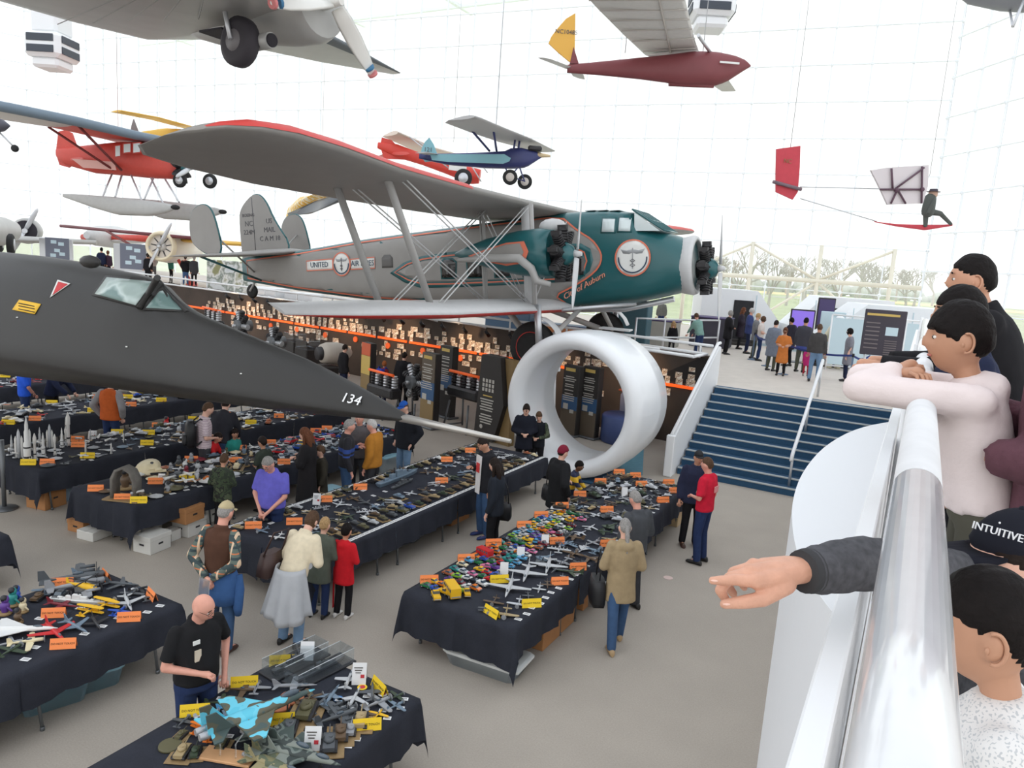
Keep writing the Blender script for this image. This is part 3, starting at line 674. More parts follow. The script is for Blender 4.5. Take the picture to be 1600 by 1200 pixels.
# tail
def vfin(name, y, pts, th, m, x0=None):
    b = B(); b.prism([(p[0], p[1]) for p in pts], th, 0, Matrix(((1, 0, 0, 0), (0, 0, -1, y + th / 2), (0, 1, 0, 0), (0, 0, 0, 1)))); f = b.obj(name, m, air)
    e = B(); P3 = [(p[0], y, p[1]) for p in pts]; e.tube(P3 + P3[:1], .035, n=6); e.obj('green_edge', GREEN, f); return f
fin = smooth_closed([(-10.3, 1.95, 0), (-11.1, 2.95, 0), (-11.45, 3.7, 0), (-11.9, 3.98, 0), (-12.6, 3.5, 0), (-12.72, 3.0, 0), (-12.62, .95, 0), (-12.0, .92, 0), (-11.3, 1.2, 0)], 2)
f0 = vfin('tail_fin', 0, fin, .12, GREYP)
B().cyl((-12.0, -.0, 1.7), (-12.05, 0, 3.8), .07, n=6).obj('rudder_hinge', TAN, f0)
def sign_on(parent, tx, size, x, z, y=-.066, m=TAN, name='lettering'):
    o = link(name, text_mesh(tx, size, m, .004), parent); o.matrix_local = Matrix.Translation((x, y, z)) @ Matrix.Rotation(PI / 2, 4, 'X'); return o
for i, tx in enumerate(('BOEING', 'NC', '224M')): sign_on(f0, tx, (.16, .26, .24)[i], -12.25, 3.2 - .3 * i)
for i, tx in enumerate(('US', 'MAIL', 'C A M 18')): sign_on(f0, tx, .24, -11.3, 2.95 - .3 * i)
for s in (-1, 1):
    af = smooth_closed([(-11.35, 1.75, 0), (-11.6, 2.9, 0), (-11.85, 3.35, 0), (-12.3, 3.4, 0), (-12.75, 3.1, 0), (-12.8, 2.3, 0), (-12.5, 2.0, 0), (-12.0, 1.75, 0)], 2)
    vfin('side_fin', s * 2.15, af, .08, GREYP)
    B().cyl((-12.0, s * .2, 1.2), (-12.0, s * 2.1, 2.6), .03, n=6).obj('fin_strut', STRM, air); B().cyl((-11.6, s * .3, .9), (-11.9, s * 2.6, 1.68), .04, n=6).obj('stabiliser_strut', GREEN, air)
ss = [(0, -9.9, -12.3, 1.85), (.5, -9.95, -12.3, 1.83), (1.6, -10.6, -12.4, 1.74), (2.6, -11.4, -12.6, 1.7), (3.1, -12.0, -12.7, 1.7), (3.25, -12.35, -12.6, 1.7)]
L = [(V(a, -y, z), V(c, -y, z)) for y, a, c, z in ss]
stb = wing_mesh(L[::-1] + [(V(a.x, -a.y, a.z), V(c.x, -c.y, c.z)) for a, c in L[1:]], .09).obj('tailplane', GREYP, air)
tw = B().lathe([(.05, -.07), (.2, -.08), (.26, 0), (.2, .08), (.05, .07)], 18, mw=Matrix.Translation((-12.35, 0, .52)) @ Matrix.Rotation(PI / 2, 4, 'X')).obj('tail_wheel', RUBBER, air)
B().cyl((-12.35, -.12, .52), (-12.1, 0, .95), .04, n=6).obj('fork', STRM, tw)

# ---------------------------------------------------------------- black jet nose
BLK = mat('matt_black_jet_skin', srgb(54, 53, 52), .42, noise=.12, nscale=.8, spec=.3)
nose0 = atd(640, 655, 8.3)
PJ = Matrix.Translation(nose0) @ Matrix.Rotation(math.radians(2.0), 4, 'Z') @ Matrix.Rotation(math.radians(0.6), 4, 'Y')
jet = plane_root('black_jet', 'matt black jet nose with sharp edges, cockpit windows and a long silver probe', PJ)
def jl(px, py, ax, v): return onplane(px, py, PJ, ax, v)
spine = [(640, 652), (600, 625), (540, 592), (480, 562), (420, 537), (360, 512), (300, 487), (270, 466), (250, 443), (225, 430), (180, 421), (120, 408), (60, 399), (0, 393), (-90, 386), (-200, 380)]
chine = [(640, 656), (560, 645), (480, 634), (400, 622), (300, 606), (200, 590), (100, 573), (0, 557), (-110, 540), (-220, 524)]
top = sorted([(lambda q: (q.x, max(q.z, .03)))(jl(x, y, 1, 0)) for x, y in spine]); chw = sorted([(lambda q: (q.x, -q.y))(jl(x, y, 2, 0)) for x, y in chine])
def jring(x, m=15):
    h = max(interp(top, x), .02); w = max(interp(chw, x), .04); dep = w * .42 + .02; R = []
    wt = min(w * .8, h * .86)
    for k in range(m + 1):                                            # upper dome blending to the chine edge
        t = k / m; a = PI * t; s = math.sin(a)
        yb = -math.cos(a); yy = yb * (w * (1 - s ** .7) + wt * s ** .7) if abs(yb) > 1e-6 else 0; R.append((x, yy, h * s ** 1.15))
    for k in range(1, m):
        a = PI * k / m; R.append((x, w * math.cos(a), -dep * math.sin(a) ** 1.3))
    return R
xs = sorted(set([top[0][0]] + [round(-v, 2) for v in np.linspace(.02, -top[0][0] - .1, 46)]))
B().loft([jring(x) for x in xs] + [[(0.0, .02 * math.cos(2 * PI * k / 30 + PI), .02 * math.sin(-2 * PI * k / 30 + PI)) for k in range(30)]], 0).obj('fuselage', BLK, jet)
def jsurf(px, py, off=.012):
    """sighted point on the upper jet skin (near side) by marching"""
    inv = PJ.inverted(); o = inv @ Vector(CP); d = inv.to_3x3() @ Vector(ray(px, py)); t = 5.0
    while t < 25:
        q = o + d * t
        if q.x < 0:
            h = max(interp(top, q.x), .02); w = max(interp(chw, q.x), .04); wt = min(w * .8, h * .86)
            if 0 <= q.z < h:
                s = (q.z / h) ** (1 / 1.15); c = math.sqrt(max(0, 1 - s * s)); lim = c * (w * (1 - s ** .7) + wt * s ** .7)
                if abs(q.y) < lim + off: return q
        t += .01
    return inv @ atd(px, py, 9)
def jdecal(name, pts, m, off=.012, sub=4, parent=None):
    P = [];  n = len(pts)
    for i in range(n):
        for k in range(sub): P.append([pts[i][j] + (pts[(i + 1) % n][j] - pts[i][j]) * k / sub for j in (0, 1)])
    c = [sum(p[j] for p in pts) / n for j in (0, 1)]; lay = []
    for f in (1, .66, .33): lay.append([jsurf(c[0] + (p[0] - c[0]) * f, c[1] + (p[1] - c[1]) * f, off) for p in P])
    b = B(); k = len(P); vs = [v for l in lay for v in l] + [jsurf(*c, off)]
    fs = [(a * k + i, a * k + (i + 1) % k, (a + 1) * k + (i + 1) % k, (a + 1) * k + i) for a in range(2) for i in range(k)] + [(2 * k + i, 2 * k + (i + 1) % k, 3 * k) for i in range(k)]
    b.add(vs, fs, 0, True); o = b.obj(name, m, parent or jet); md = o.modifiers.new('thickness', 'SOLIDIFY'); md.thickness = .004; md.offset = 0; return o
CKG = ramp_mat('cockpit_glass', [srgb(70, 100, 100), srgb(150, 166, 160), srgb(186, 200, 196), srgb(110, 134, 130)], 1.6, .12, const=False)
jf = jdecal('side_window', [(143, 461), (165, 430), (243, 437), (214, 480)], BLK, .02); jdecal('pane', [(148, 459), (167, 433), (239, 440), (212, 477)], CKG, .03, parent=jf)
jf = jdecal('windscreen', [(223, 484), (254, 444), (290, 487)], BLK, .02); jdecal('pane', [(228, 481), (254, 449), (284, 484)], CKG, .03, parent=jf)
B().tube([jsurf(*p, .03) for p in ((246, 434), (232, 458), (217, 482))], .04).obj('canopy_frame', BLK, jet); B().tube([jsurf(*p, .02) for p in ((249, 440), (268, 462), (292, 488))], .03).obj('canopy_frame', BLK, jet)
jdecal('red_triangle_border', [(78, 465), (90, 437), (110, 443)], WHT, .012); jdecal('red_triangle', [(82, 461), (91, 440), (106, 444)], mat('warning_red', srgb(196, 48, 52), .5), .018)
yl = jdecal('yellow_placard', [(19, 484), (30, 468), (64, 475), (54, 491)], mat('placard_yellow', srgb(232, 184, 50), .6), .014)
for py0 in (474, 478, 483): jdecal('print_line', [(29, py0 - 1), (29, py0 + .3), (54, py0 + 5.3), (54, py0 + 4)], DKP, .02, 2, yl)
B().ball(jsurf(141, 409, .02), (.16, .1, .08), 10).obj('sensor_bump', BLK, jet)
for (px, py) in ((25, 495), (196, 541), (375, 583)): jdecal('small_white_mark', [(px, py), (px + 3, py), (px + 3, py + 1.6), (px, py + 1.6)], WHT, .014, 2)
a = jsurf(543, 624, .012); b_ = jsurf(556, 627, .012); o = link('nose_number', text_mesh('134', .17, mat('white_lettering', (.85, .85, .85), .6), .003), jet); o['label'] = 'white number on the black nose'
xa = (b_ - a).normalized(); nn = Vector((0, -.75, .65)); nn = (nn - xa * nn.dot(xa)).normalized(); yy = nn.cross(xa); mm_ = Matrix((xa, yy, nn)).transposed().to_4x4(); mm_.translation = (a + b_) / 2 + nn * .02; o.matrix_local = mm_
B().cyl((-.12, 0, .0), V(1.28, 0, -.02), .05, .022, n=14).obj('probe', mat('bare_metal_probe', srgb(190, 186, 180), .35, .7), jet)
# ---------------------------------------------------------------- generic aircraft parts, sighted at a chosen distance
def cabpose(px, py, D, yaw, pitch=0, roll=0):
    p = atd(px, py, D); return pose(p.x, p.y, p.z, yaw, pitch, roll)
def body(P, parent, top_px, bot_px, wr, m, name='fuselage', n=20, e=2.2, ends=.3, mi=None):
    """fuselage lofted from its sighted upper and lower profile; wr = half-width as a share of the half-height or a table of half-widths"""
    T = sorted([(q.x, q.z) for q in (onplane(*p, P, 1, 0) for p in top_px)]); Bt = sorted([(q.x, q.z) for q in (onplane(*p, P, 1, 0) for p in bot_px)])
    x0, x1 = max(T[0][0], Bt[0][0]), min(T[-1][0], Bt[-1][0]); R = []
    for k in range(33):
        x = x0 + (x1 - x0) * (.5 - .5 * math.cos(PI * k / 32)); t, b_ = interp(T, x), interp(Bt, x); hh = max((t - b_) / 2, .015)
        w = wr(x) if callable(wr) else hh * wr
        R.append(se_ring(x, 0, (t + b_) / 2, w, hh, hh, n, e))
    return B().loft(R, mi if mi is not None else 0).obj(name, m, parent)
def flat_wing(P, parent, px, z, th, m, name='wing', dih=0.0, n=8):
    """wing from sighted stations [(le px, te px)], on the local plane z (+ dihedral per metre of span)"""
    st = []
    for le, te in px:
        a = onplane(*le, P, 2, z); c = onplane(*te, P, 2, z)
        if dih:
            zz = z + dih * abs(a.y); a = onplane(*le, P, 2, zz); c = onplane(*te, P, 2, zz)
        st.append((a, c))
    return wing_mesh(st, th, n=n).obj(name, m, parent)
def deep_wing(P, parent, st, th, m, name='wing', n=8):
    """wing seen nearly edge-on: stations (px, py, depth, chord along the local x axis)"""
    inv = P.inverted(); S = []
    for px, py, D, ch in st:
        q = inv @ atd(px, py, D * 1.16); S.append((q, q - V(ch, 0, 0)))
    return wing_mesh(S, th, n=n).obj(name, m, parent), S
def vplate(P, parent, px, y, th, m, name='fin'):
    pts = [(lambda q: (q.x, q.z))(onplane(*p, P, 1, y)) for p in px]
    return B().prism(pts, th, 0, Matrix(((1, 0, 0, 0), (0, 0, -1, y + th / 2), (0, 1, 0, 0), (0, 0, 0, 1)))).obj(name, m, parent)
def wheel(P, parent, px, py, y, r, w=.12, m=None, hub=None, name='wheel'):
    c = onplane(px, py, P, 1, y); Mx = Matrix.Translation(c) @ Matrix.Rotation(PI / 2, 4, 'X')
    o = B().lathe([(r * .3, -w / 2), (r * .8, -w / 2), (r, -w / 4), (r, w / 4), (r * .8, w / 2), (r * .3, w / 2)], 20, mw=Mx).obj(name, m or RUBBER, parent)
    B().lathe([(.01, -w * .55), (r * .55, -w * .55), (r * .6, 0), (r * .55, w * .55), (.01, w * .55)], 16, mw=Mx).obj('hub', hub or ALU, o); return o
def rod(parent, a, b_, r, m, name='strut', n=6): return B().cyl(a, b_, r, n=n).obj(name, m, parent)
def hang(parent, P, pts, top=24.5):
    """thin suspension cables up to the roof"""
    for p in pts:
        w = P @ Vector(p); q = P.inverted() @ Vector((w.x, w.y, top)); B().cyl(p, q, .012, n=4).obj('suspension_cable', ALU, parent)

# ---- silver twin overhead
LMET = mat('light_metal_skin', srgb(178, 177, 174), .42, .25, noise=.07, nscale=1.5); CREAMP = mat('white_prop', srgb(228, 226, 220), .4)
c0 = atd(400, 32, 15.5); fr_ = atd(490, 8, 14.75); bk = atd(330, 46, 16.4)
f3 = (fr_ - bk); yawT = math.degrees(math.atan2(f3.y, f3.x)); PT = pose(c0.x, c0.y, c0.z, yawT)
tw_ = plane_root('silver_twin', 'silver twin-engined airliner overhead, seen from below with one wheel hanging', PT)
def TL(px, py, z): return onplane(px, py, PT, 2, z)
# outer wing going away to the right, then the centre wing towards the left and the camera
st = [(TL(480, 40, .12), TL(345, 62, .12)), (TL(505, 52, .25), TL(400, 76, .2)), (TL(560, 80, .5), TL(500, 97, .5)), (TL(600, 101, .72), TL(570, 109, .72)), (TL(625, 114, .85), TL(612, 116, .85))]
ow = wing_mesh(st, .11).obj('outer_wing', LMET, tw_)
b = B(); R = [[p + V(.02, 0, -.0) for p in (lambda s: [s[i] for i in (2, 1, 0, -1, -2, -3)])(airfoil(a, c, .115, 14))] for a, c in st]; b.loft(R, 0, cap=False, closed=False); b.obj('de_icing_boot', mat('grey_rubber_boot', srgb(92, 98, 104), .6), ow)
st = [(TL(480, 40, .12), TL(345, 62, .12)), (TL(470, -20, .1), TL(230, 62, .1)), (TL(420, -90, .05), TL(120, 36, .05)), (TL(380, -160, .0), TL(0, 2, .0)), (TL(330, -330, .1), TL(-200, -60, .1))]
cw_ = wing_mesh(st, .12).obj('centre_wing', LMET, tw_)
for k in range(5):
    a, c = TL(200 + 30 * k, -10, -.42), TL(90 + 55 * k, 38 - 2 * k, -.30); B().cyl(a, c, .012, n=4).obj('skin_seam', mat('seam_grey', srgb(158, 157, 155), .6), cw_)
nax = [(1.95, .60), (1.7, .70), (1.2, .72), (.3, .62), (-.8, .48), (-1.8, .22), (-2.3, .04)]
nac = B().loft([se_ring(x, 0, .1 - .1 * (x < 0), r, r, r, 24) for x, r in nax], 0).obj('engine_nacelle', LMET, tw_)
B().loft([se_ring(1.9, 0, .1, .56, .56, .56, 20), se_ring(1.6, 0, .1, .56, .56, .56, 20)], 0).obj('cowl_opening', mat('dark_cowl_inside', srgb(38, 34, 42), .7), nac)
for k in range(9):
    a = 2 * PI * k / 9; B().cyl((1.75, .15 * math.cos(a), .1 + .15 * math.sin(a)), (1.75, .5 * math.cos(a), .1 + .5 * math.sin(a)), .09, n=8).obj('cylinder', CYLM, nac)
hub = V(2.25, 0, .1); pb = B(); pb.cyl(hub - V(.5, 0, 0), hub + V(.2, 0, 0), .14, .07, n=12)
for a in (3.45, 3.45 + 2.094, 3.45 - 2.094): blade(pb, hub, a, 1.6, .36, pitch=.8)
pr_ = pb.obj('propeller', CREAMP, nac)
for a in (3.45, 3.45 + 2.094, 3.45 - 2.094):
    for t, mm in ((1.38, mat('blue_tip_band', srgb(60, 120, 160), .5)), (1.52, mat('red_tip', srgb(220, 130, 130), .5))):
        c = hub + V(0, math.cos(a), math.sin(a)) * t; q = hub + V(0, math.cos(a), math.sin(a)) * (t + .06); B().cyl(c, q, .11, .10, n=10).obj('tip_band', mm, pr_)
wc = TL(375, 66, -.75); Mx = Matrix.Translation(wc) @ Matrix.Rotation(PI / 2, 4, 'X')
wo = B().lathe([(.12, -.16), (.32, -.17), (.46, -.1), (.47, 0), (.46, .1), (.32, .17), (.12, .16)], 26, mw=Mx).obj('wheel', mat('purple_black_tyre', srgb(58, 54, 60), .7), tw_)
B().lathe([(.01, -.19), (.2, -.18), (.24, 0), (.2, .18), (.01, .19)], 18, mw=Mx).obj('hub', mat('grey_hub', srgb(120, 116, 118), .5), wo)
for s in (-.22, .22): rod(wo, wc + V(0, s, 0), wc + V(-.25, s, .75), .045, ALU, 'fork')
B().cyl(TL(392, 68, -.72), TL(424, 63, -.72), .16, .15, n=18).obj('oil_cooler_duct', LMET, nac); B().cyl(TL(421, 63.5, -.72), TL(426, 62.8, -.72), .125, n=16).obj('duct_opening', MATS['dark_cowl_inside'], nac)
B().box(TL(345, 52, -.42), (.7, .5, .04)).obj('wheel_bay_door', MATS['dark_cowl_inside'], nac)
body_st = [(q, r) for q, r in ((4, .3), (3, .9), (1.5, 1.15), (-2, 1.2), (-5, 1.0), (-9, .4), (-11, .1))]
B().loft([se_ring(x, -4.6, .9, r, r, r, 24) for x, r in body_st], 0).obj('fuselage', LMET, tw_)
hang(tw_, PT, [(0, 0, .6), (0, -4.6, 2.0)])

# ---- maroon glider with yellow fin
MAROON = mat('maroon_fabric', srgb(126, 62, 66), .5, noise=.06, nscale=2); OCHRE = mat('ochre_fin', srgb(226, 172, 72), .5); PALEW = mat('pale_wing_fabric', srgb(226, 224, 220), .6, noise=.04)
PG = cabpose(1030, 105, 21, 31); gl = plane_root('maroon_glider', 'maroon glider with ochre rudder and pale wings hanging near the top of the picture', PG, 'glider')
g_b = body(PG, gl, [(886, 101), (920, 98), (980, 92), (1040, 86), (1085, 80), (1118, 81), (1148, 87), (1165, 94), (1173, 102)], [(886, 114), (940, 118), (1000, 124), (1045, 130), (1062, 134), (1120, 134), (1137, 127), (1160, 112), (1173, 104)], .62, MAROON)
vplate(PG, gl, [(899, 21), (898, 78), (894, 97), (890, 97), (873, 83), (857, 68), (861, 58), (870, 46), (884, 30)], 0, .07, OCHRE, 'rudder'); vplate(PG, gl, [(896, 74), (890, 100), (904, 100)], 0, .1, MAROON, 'fin')
o = link('lettering', text_mesh('NC10485', .16, TAN, .003), gl); q = onplane(885, 50, PG, 1, -.05); o.matrix_local = Matrix.Translation(q) @ Matrix.Rotation(PI / 2, 4, 'X')
zt = onplane(890, 107, PG, 1, 0).z
flat_wing(PG, gl, [((892, 104), (885, 108)), ((860, 92), (846, 93)), ((848, 90), (840, 90))], zt, .05, PALEW, 'tailplane'); flat_wing(PG, gl, [((900, 110), (890, 110)), ((912, 117), (895, 119)), ((914, 124), (905, 123))], zt - .05, .05, PALEW, 'tailplane')
zr = onplane(1085, 82, PG, 1, 0).z + .1
gw = flat_wing(PG, gl, [((1092, 80), (1008, 86)), ((1085, 60), (975, 55)), ((1077, 25), (935, 15)), ((1066, -20), (885, -40)), ((1040, -120), (790, -170))], zr, .07, PALEW, 'near_wing')
for k in range(6):
    t = k / 5; a = onplane(1090 - 13 * t * 1.6, 75 - 75 * t, PG, 2, zr - .06); c = onplane(1005 - 85 * t, 80 - 80 * t, PG, 2, zr - .06); rod(gw, a, c, .025, mat('rib_line', srgb(196, 190, 184), .7), 'rib', 5)  # ribs drawn as thin rods, slightly darker than the wing fabric
a = onplane(1048, 82, PG, 2, zr - .08); c = onplane(1030, 0, PG, 2, zr - .08); rod(gw, a, c, .03, MATS['rib_line'], 'spar', 5)
fw = flat_wing(PG, gl, [((1092, 80), (1008, 86)), ((1130, 112), (1090, 118)), ((1150, 142), (1128, 143))], zr - .1, .06, PALEW, 'far_wing')
rod(gl, onplane(1091, 55, PG, 2, zr), onplane(1110, 82, PG, 1, 0), .05, ALU); B().box(onplane(1140, 98, PG, 1, -.34), (.55, .03, .05)).obj('white_stripe', WHT, gl)
rod(gl, onplane(1045, 131, PG, 1, 0), onplane(1115, 134, PG, 1, 0), .07, MAROON, 'skid')
hang(gl, PG, [(1.2, 0, .4), (-1, 0, .3)])

# ---- blue parasol monoplane
NAVY = mat('navy_fuselage', srgb(56, 62, 112), .4); PBLUE = mat('pale_blue_panel', srgb(132, 182, 192), .5); WGREY = mat('grey_white_wing', srgb(192, 190, 190), .55)
PP = cabpose(755, 245, 27, 27, 0); pa = plane_root('blue_parasol_plane', 'small navy and pale blue parasol monoplane with two white spoked wheels', PP)
pb_ = body(PP, pa, [(655, 240), (700, 240), (760, 238), (790, 236), (797, 232), (815, 231), (838, 237), (849, 243)], [(655, 248), (700, 258), (760, 263), (800, 264), (822, 262), (842, 249), (849, 245)], .75, NAVY, e=3)
vplate(PP, pa, [(672, 241), (788, 241), (798, 247), (796, 252), (786, 256), (700, 253), (675, 250)], -.42, .03, PBLUE, 'pale_side_panel')
vplate(PP, pa, [(671, 215), (678, 226), (683, 240), (676, 252), (664, 253), (657, 244), (659, 232), (664, 222)], 0, .06, PBLUE, 'fin'); sign = link('lettering', text_mesh('121', .22, TAN, .003), pa); sign.matrix_local = Matrix.Translation(onplane(669, 234, PP, 1, -.05)) @ Matrix.Rotation(PI / 2, 4, 'X')
zt = onplane(670, 243, PP, 1, 0).z; flat_wing(PP, pa, [((690, 243), (664, 242)), ((680, 240), (655, 240)), ((668, 238), (648, 239))], zt, .05, WGREY, 'tailplane')
zw = onplane(800, 218, PP, 1, 0).z
pw = flat_wing(PP, pa, [((742, 182), (700, 188)), ((752, 185), (695, 192)), ((790, 201), (735, 207)), ((830, 217), (780, 222)), ((868, 236), (840, 238))], zw, .08, WGREY, 'wing')
for a, c in (((738, 205), (765, 236)), ((771, 203), (776, 236)), ((805, 217), (803, 232)), ((812, 219), (810, 232))):
    q = onplane(*a, PP, 2, zw); r_ = onplane(*c, PP, 1, -.35); rod(pa, q, r_, .04, NAVY)
wheel(PP, pa, 797, 277, -.55, .27, .1, RUBBER, mat('cream_wheel_disc', srgb(212, 204, 196), .6)); wheel(PP, pa, 820, 284, .1, .27, .1, RUBBER, MATS['cream_wheel_disc'])
for a, c in (((790, 263), (797, 277)), ((808, 263), (797, 277)), ((812, 262), (820, 284)), ((797, 276), (820, 283))): rod(pa, onplane(*a, PP, 1, -.3), onplane(*c, PP, 1, -.45), .025, NAVY)
nose = onplane(848, 243, PP, 1, 0); B().cyl(nose - V(.3, 0, 0), nose + V(.28, 0, 0), .12, .04, n=12).obj('spinner', mat('tan_spinner', srgb(214, 190, 150), .4), pa); B().box(onplane(836, 233, PP, 1, 0), (.5, .5, .18), ch=.05).obj('engine', CYLM, pa)
hang(pa, PP, [(.4, 0, 1.0)])

# ---- red biplane partly hidden behind the big upper wing
RED = mat('signal_red', srgb(212, 66, 54), .45); CREAMW = mat('cream_wing', srgb(222, 206, 192), .6)
PR = cabpose(690, 255, 34, 24, -6); rb_ = plane_root('red_biplane', 'red biplane with cream wing half hidden behind the grey airliner wing', PR)
body(PR, rb_, [(590, 222), (620, 225), (660, 240), (700, 252), (740, 262), (759, 267)], [(590, 232), (620, 246), (660, 258), (700, 273), (735, 288), (748, 287)], .7, RED)
vplate(PR, rb_, [(597, 215), (612, 219), (632, 240), (640, 250), (600, 248), (594, 228)], 0, .08, RED, 'fin'); zt = onplane(610, 240, PR, 1, 0).z
flat_wing(PR, rb_, [((640, 240), (600, 240)), ((610, 246), (585, 246))], zt, .06, RED, 'tailplane')
zw = onplane(640, 216, PR, 1, 0).z; flat_wing(PR, rb_, [((622, 207), (597, 213)), ((680, 232), (650, 237)), ((740, 250), (700, 256))], zw, .07, CREAMW, 'upper_wing')
for a, c in (((640, 214), (700, 262)), ((655, 222), (715, 262)), ((730, 248), (752, 284)), ((748, 252), (762, 270))): rod(rb_, onplane(*a, PR, 1, -.6), onplane(*c, PR, 1, -.5), .03, ALU)
B().box(onplane(715, 263, PR, 1, -.75), (.8, .04, .25), ch=.01).obj('white_mark', WHT, rb_)
wheel(PR, rb_, 724, 278, -.8, .4); hang(rb_, PR, [(.4, 0, 1.0)])

# ---- red high-wing floatplane on the left
RED2 = mat('coral_red_fabric', srgb(204, 74, 62), .45, noise=.05); PINKW = mat('pale_stripe', srgb(226, 176, 166), .5); BLUETOP = mat('blue_grey_edge', srgb(118, 134, 148), .5)
PF = cabpose(185, 250, 30, 24); fp = plane_root('red_floatplane', 'red high-wing cabin floatplane on long grey floats at the left', PF)
body(PF, fp, [(90, 232), (104, 231), (140, 227), (170, 224), (190, 222), (230, 222), (252, 232), (275, 246), (290, 258)], [(90, 246), (104, 258), (150, 271), (200, 275), (240, 279), (270, 280), (286, 272)], .7, RED2, e=2.6)
vplate(PF, fp, [(92, 206), (104, 203), (113, 208), (120, 228), (122, 252), (108, 262), (94, 258), (88, 240)], 0, .08, RED2, 'fin')
vplate(PF, fp, [(112, 248), (178, 253), (182, 266), (130, 262)], -.78, .03, PINKW, 'pale_flash')
for x0, x1, y0, y1 in ((179, 189, 227, 246), (192, 205, 224, 240), (207, 220, 223, 240), (222, 233, 226, 240)):
    f_ = vplate(PF, fp, [(x0, y0), (x1, y0 - 1), (x1, y1 - 1), (x0, y1)], -.80, .03, RED2, 'cabin_window'); vplate(PF, f_, [(x0 + 1.5, y0 + 1.5), (x1 - 1.5, y0 + .5), (x1 - 1.5, y1 - 2.5), (x0 + 1.5, y1 - 1.5)], -.83, .02, MATS['sky_bright_glass_paint'], 'pane')
zt = onplane(105, 250, PF, 1, 0).z; flat_wing(PF, fp, [((130, 248), (98, 250)), ((118, 256), (98, 258))], zt, .06, RED2, 'tailplane')
zw = onplane(215, 218, PF, 1, 0).z
fst = [((255, 222), (195, 226)), ((215, 214), (165, 218)), ((120, 192), (75, 198)), ((20, 172), (-20, 184)), ((-70, 155), (-100, 165))]
fq = [(onplane(*a, PF, 2, zw), onplane(*c, PF, 2, zw)) for a, c in fst]; yl_ = fq[2][0].y - .6
b = B(); b.loft([airfoil(a, c, .09, 8) for a, c in fq[:3]], 0); b.loft([airfoil(a, c, .09, 8) for a, c in fq[2:]], 1)
w_ = b.obj('near_wing', [mat('coral_wing', srgb(206, 84, 72), .5), PALEW], fp); w_['label'] = 'near wing, red inboard and pale outboard, with a blue-grey front edge'
flat_wing(PF, fp, [((255, 222), (195, 226)), ((300, 236), (262, 240))], zw, .08, MATS['coral_wing'], 'far_wing')
B().tube([a + V(.06, 0, .04) for a, c in fq], .17, 8).obj('leading_edge', BLUETOP, w_)
for a, c in (((120, 194), (190, 266)), ((75, 198), (178, 266))): rod(fp, onplane(*a, PF, 2, zw), onplane(*c, PF, 1, -.7), .05, mat('dark_red_strut', srgb(120, 46, 44), .5))
for (tp, bt, y) in (([(99, 303), (115, 303), (170, 307), (230, 313), (262, 318), (276, 322)], [(99, 308), (150, 326), (185, 336), (235, 338), (262, 332), (276, 326)], -1.3), ([(180, 308), (240, 312), (310, 320), (340, 325), (350, 329)], [(180, 316), (255, 342), (300, 345), (335, 338), (350, 333)], 1.3)):
    Pq = PF @ Matrix.Translation((0, y, 0)); f_ = body(Pq, fp, tp, bt, .75, mat('grey_float', srgb(188, 188, 186), .5, noise=.05), 'float', e=2.8); f_.matrix_local = Matrix.Translation((0, y, 0))
    nb = onplane(tp[-1][0] - 2, tp[-1][1] + 2, Pq, 1, 0); o = B().ball(nb + V(0, 0, 0), (.18, .16, .1), 10).obj('bumper', RUBBER, f_)
for a, c in (((175, 272), (160, 308)), ((205, 274), (222, 314)), ((240, 278), (225, 312)), ((258, 280), (280, 316)), ((190, 274), (180, 308)), ((236, 278), (255, 318))): rod(fp, onplane(*a, PF, 1, -.4), onplane(*c, PF, 1, -1.2), .04, ALU, 'float_strut')
radial_engine(fp, onplane(284, 262, PF, 1, 0), .6, bladem=ALU, ang=.4, bl=1.2); wheel(PF, fp, 328, 283, .8, .3, .14); wheel(PF, fp, 281, 282, -.3, .28, .14)
hang(fp, PF, [(0, 0, 1.0)])
# ---- yellow wing beyond, yellow float plane
YEL = mat('chrome_yellow', srgb(226, 178, 70), .5)
PY = cabpose(250, 195, 48, 16); yp_ = plane_root('yellow_high_wing_plane', 'thin yellow wing and striped fin of a plane beyond the red floatplane', PY)
zw = 0; flat_wing(PY, yp_, [((190, 173), (172, 175)), ((250, 184), (235, 187)), ((316, 202), (300, 204))], zw, .08, YEL, 'wing')
vplate(PY, yp_, [(209, 186), (216, 205), (220, 215), (203, 214), (206, 196)], -2, .08, mat('striped_fin', srgb(120, 110, 110), .5), 'fin'); body(PY, yp_, [(205, 208), (260, 200), (310, 204)], [(205, 213), (260, 222), (310, 216)], .6, YEL)
hang(yp_, PY, [(0, 0, .2)])
PK = cabpose(485, 320, 38, 60, -12); yk = plane_root('yellow_seaplane_float', 'yellow and white wing tip hanging behind the airliner struts', PK, 'airplane')
flat_wing(PK, yk, [((447, 336), (452, 328)), ((462, 331), (468, 314)), ((505, 310), (490, 303)), ((545, 300), (530, 292))], 0, .16, ramp_mat('yellow_white_print', [srgb(232, 190, 80), srgb(236, 228, 205), srgb(228, 178, 60)], 1.2), 'wing')
flat_wing(PK, yk, [((452, 337), (449, 333)), ((500, 322), (470, 334)), ((542, 305), (520, 318))], -.5, .1, MATS['grey_metal_leg'], 'underside'); hang(yk, PK, [(.5, 0, .2)])
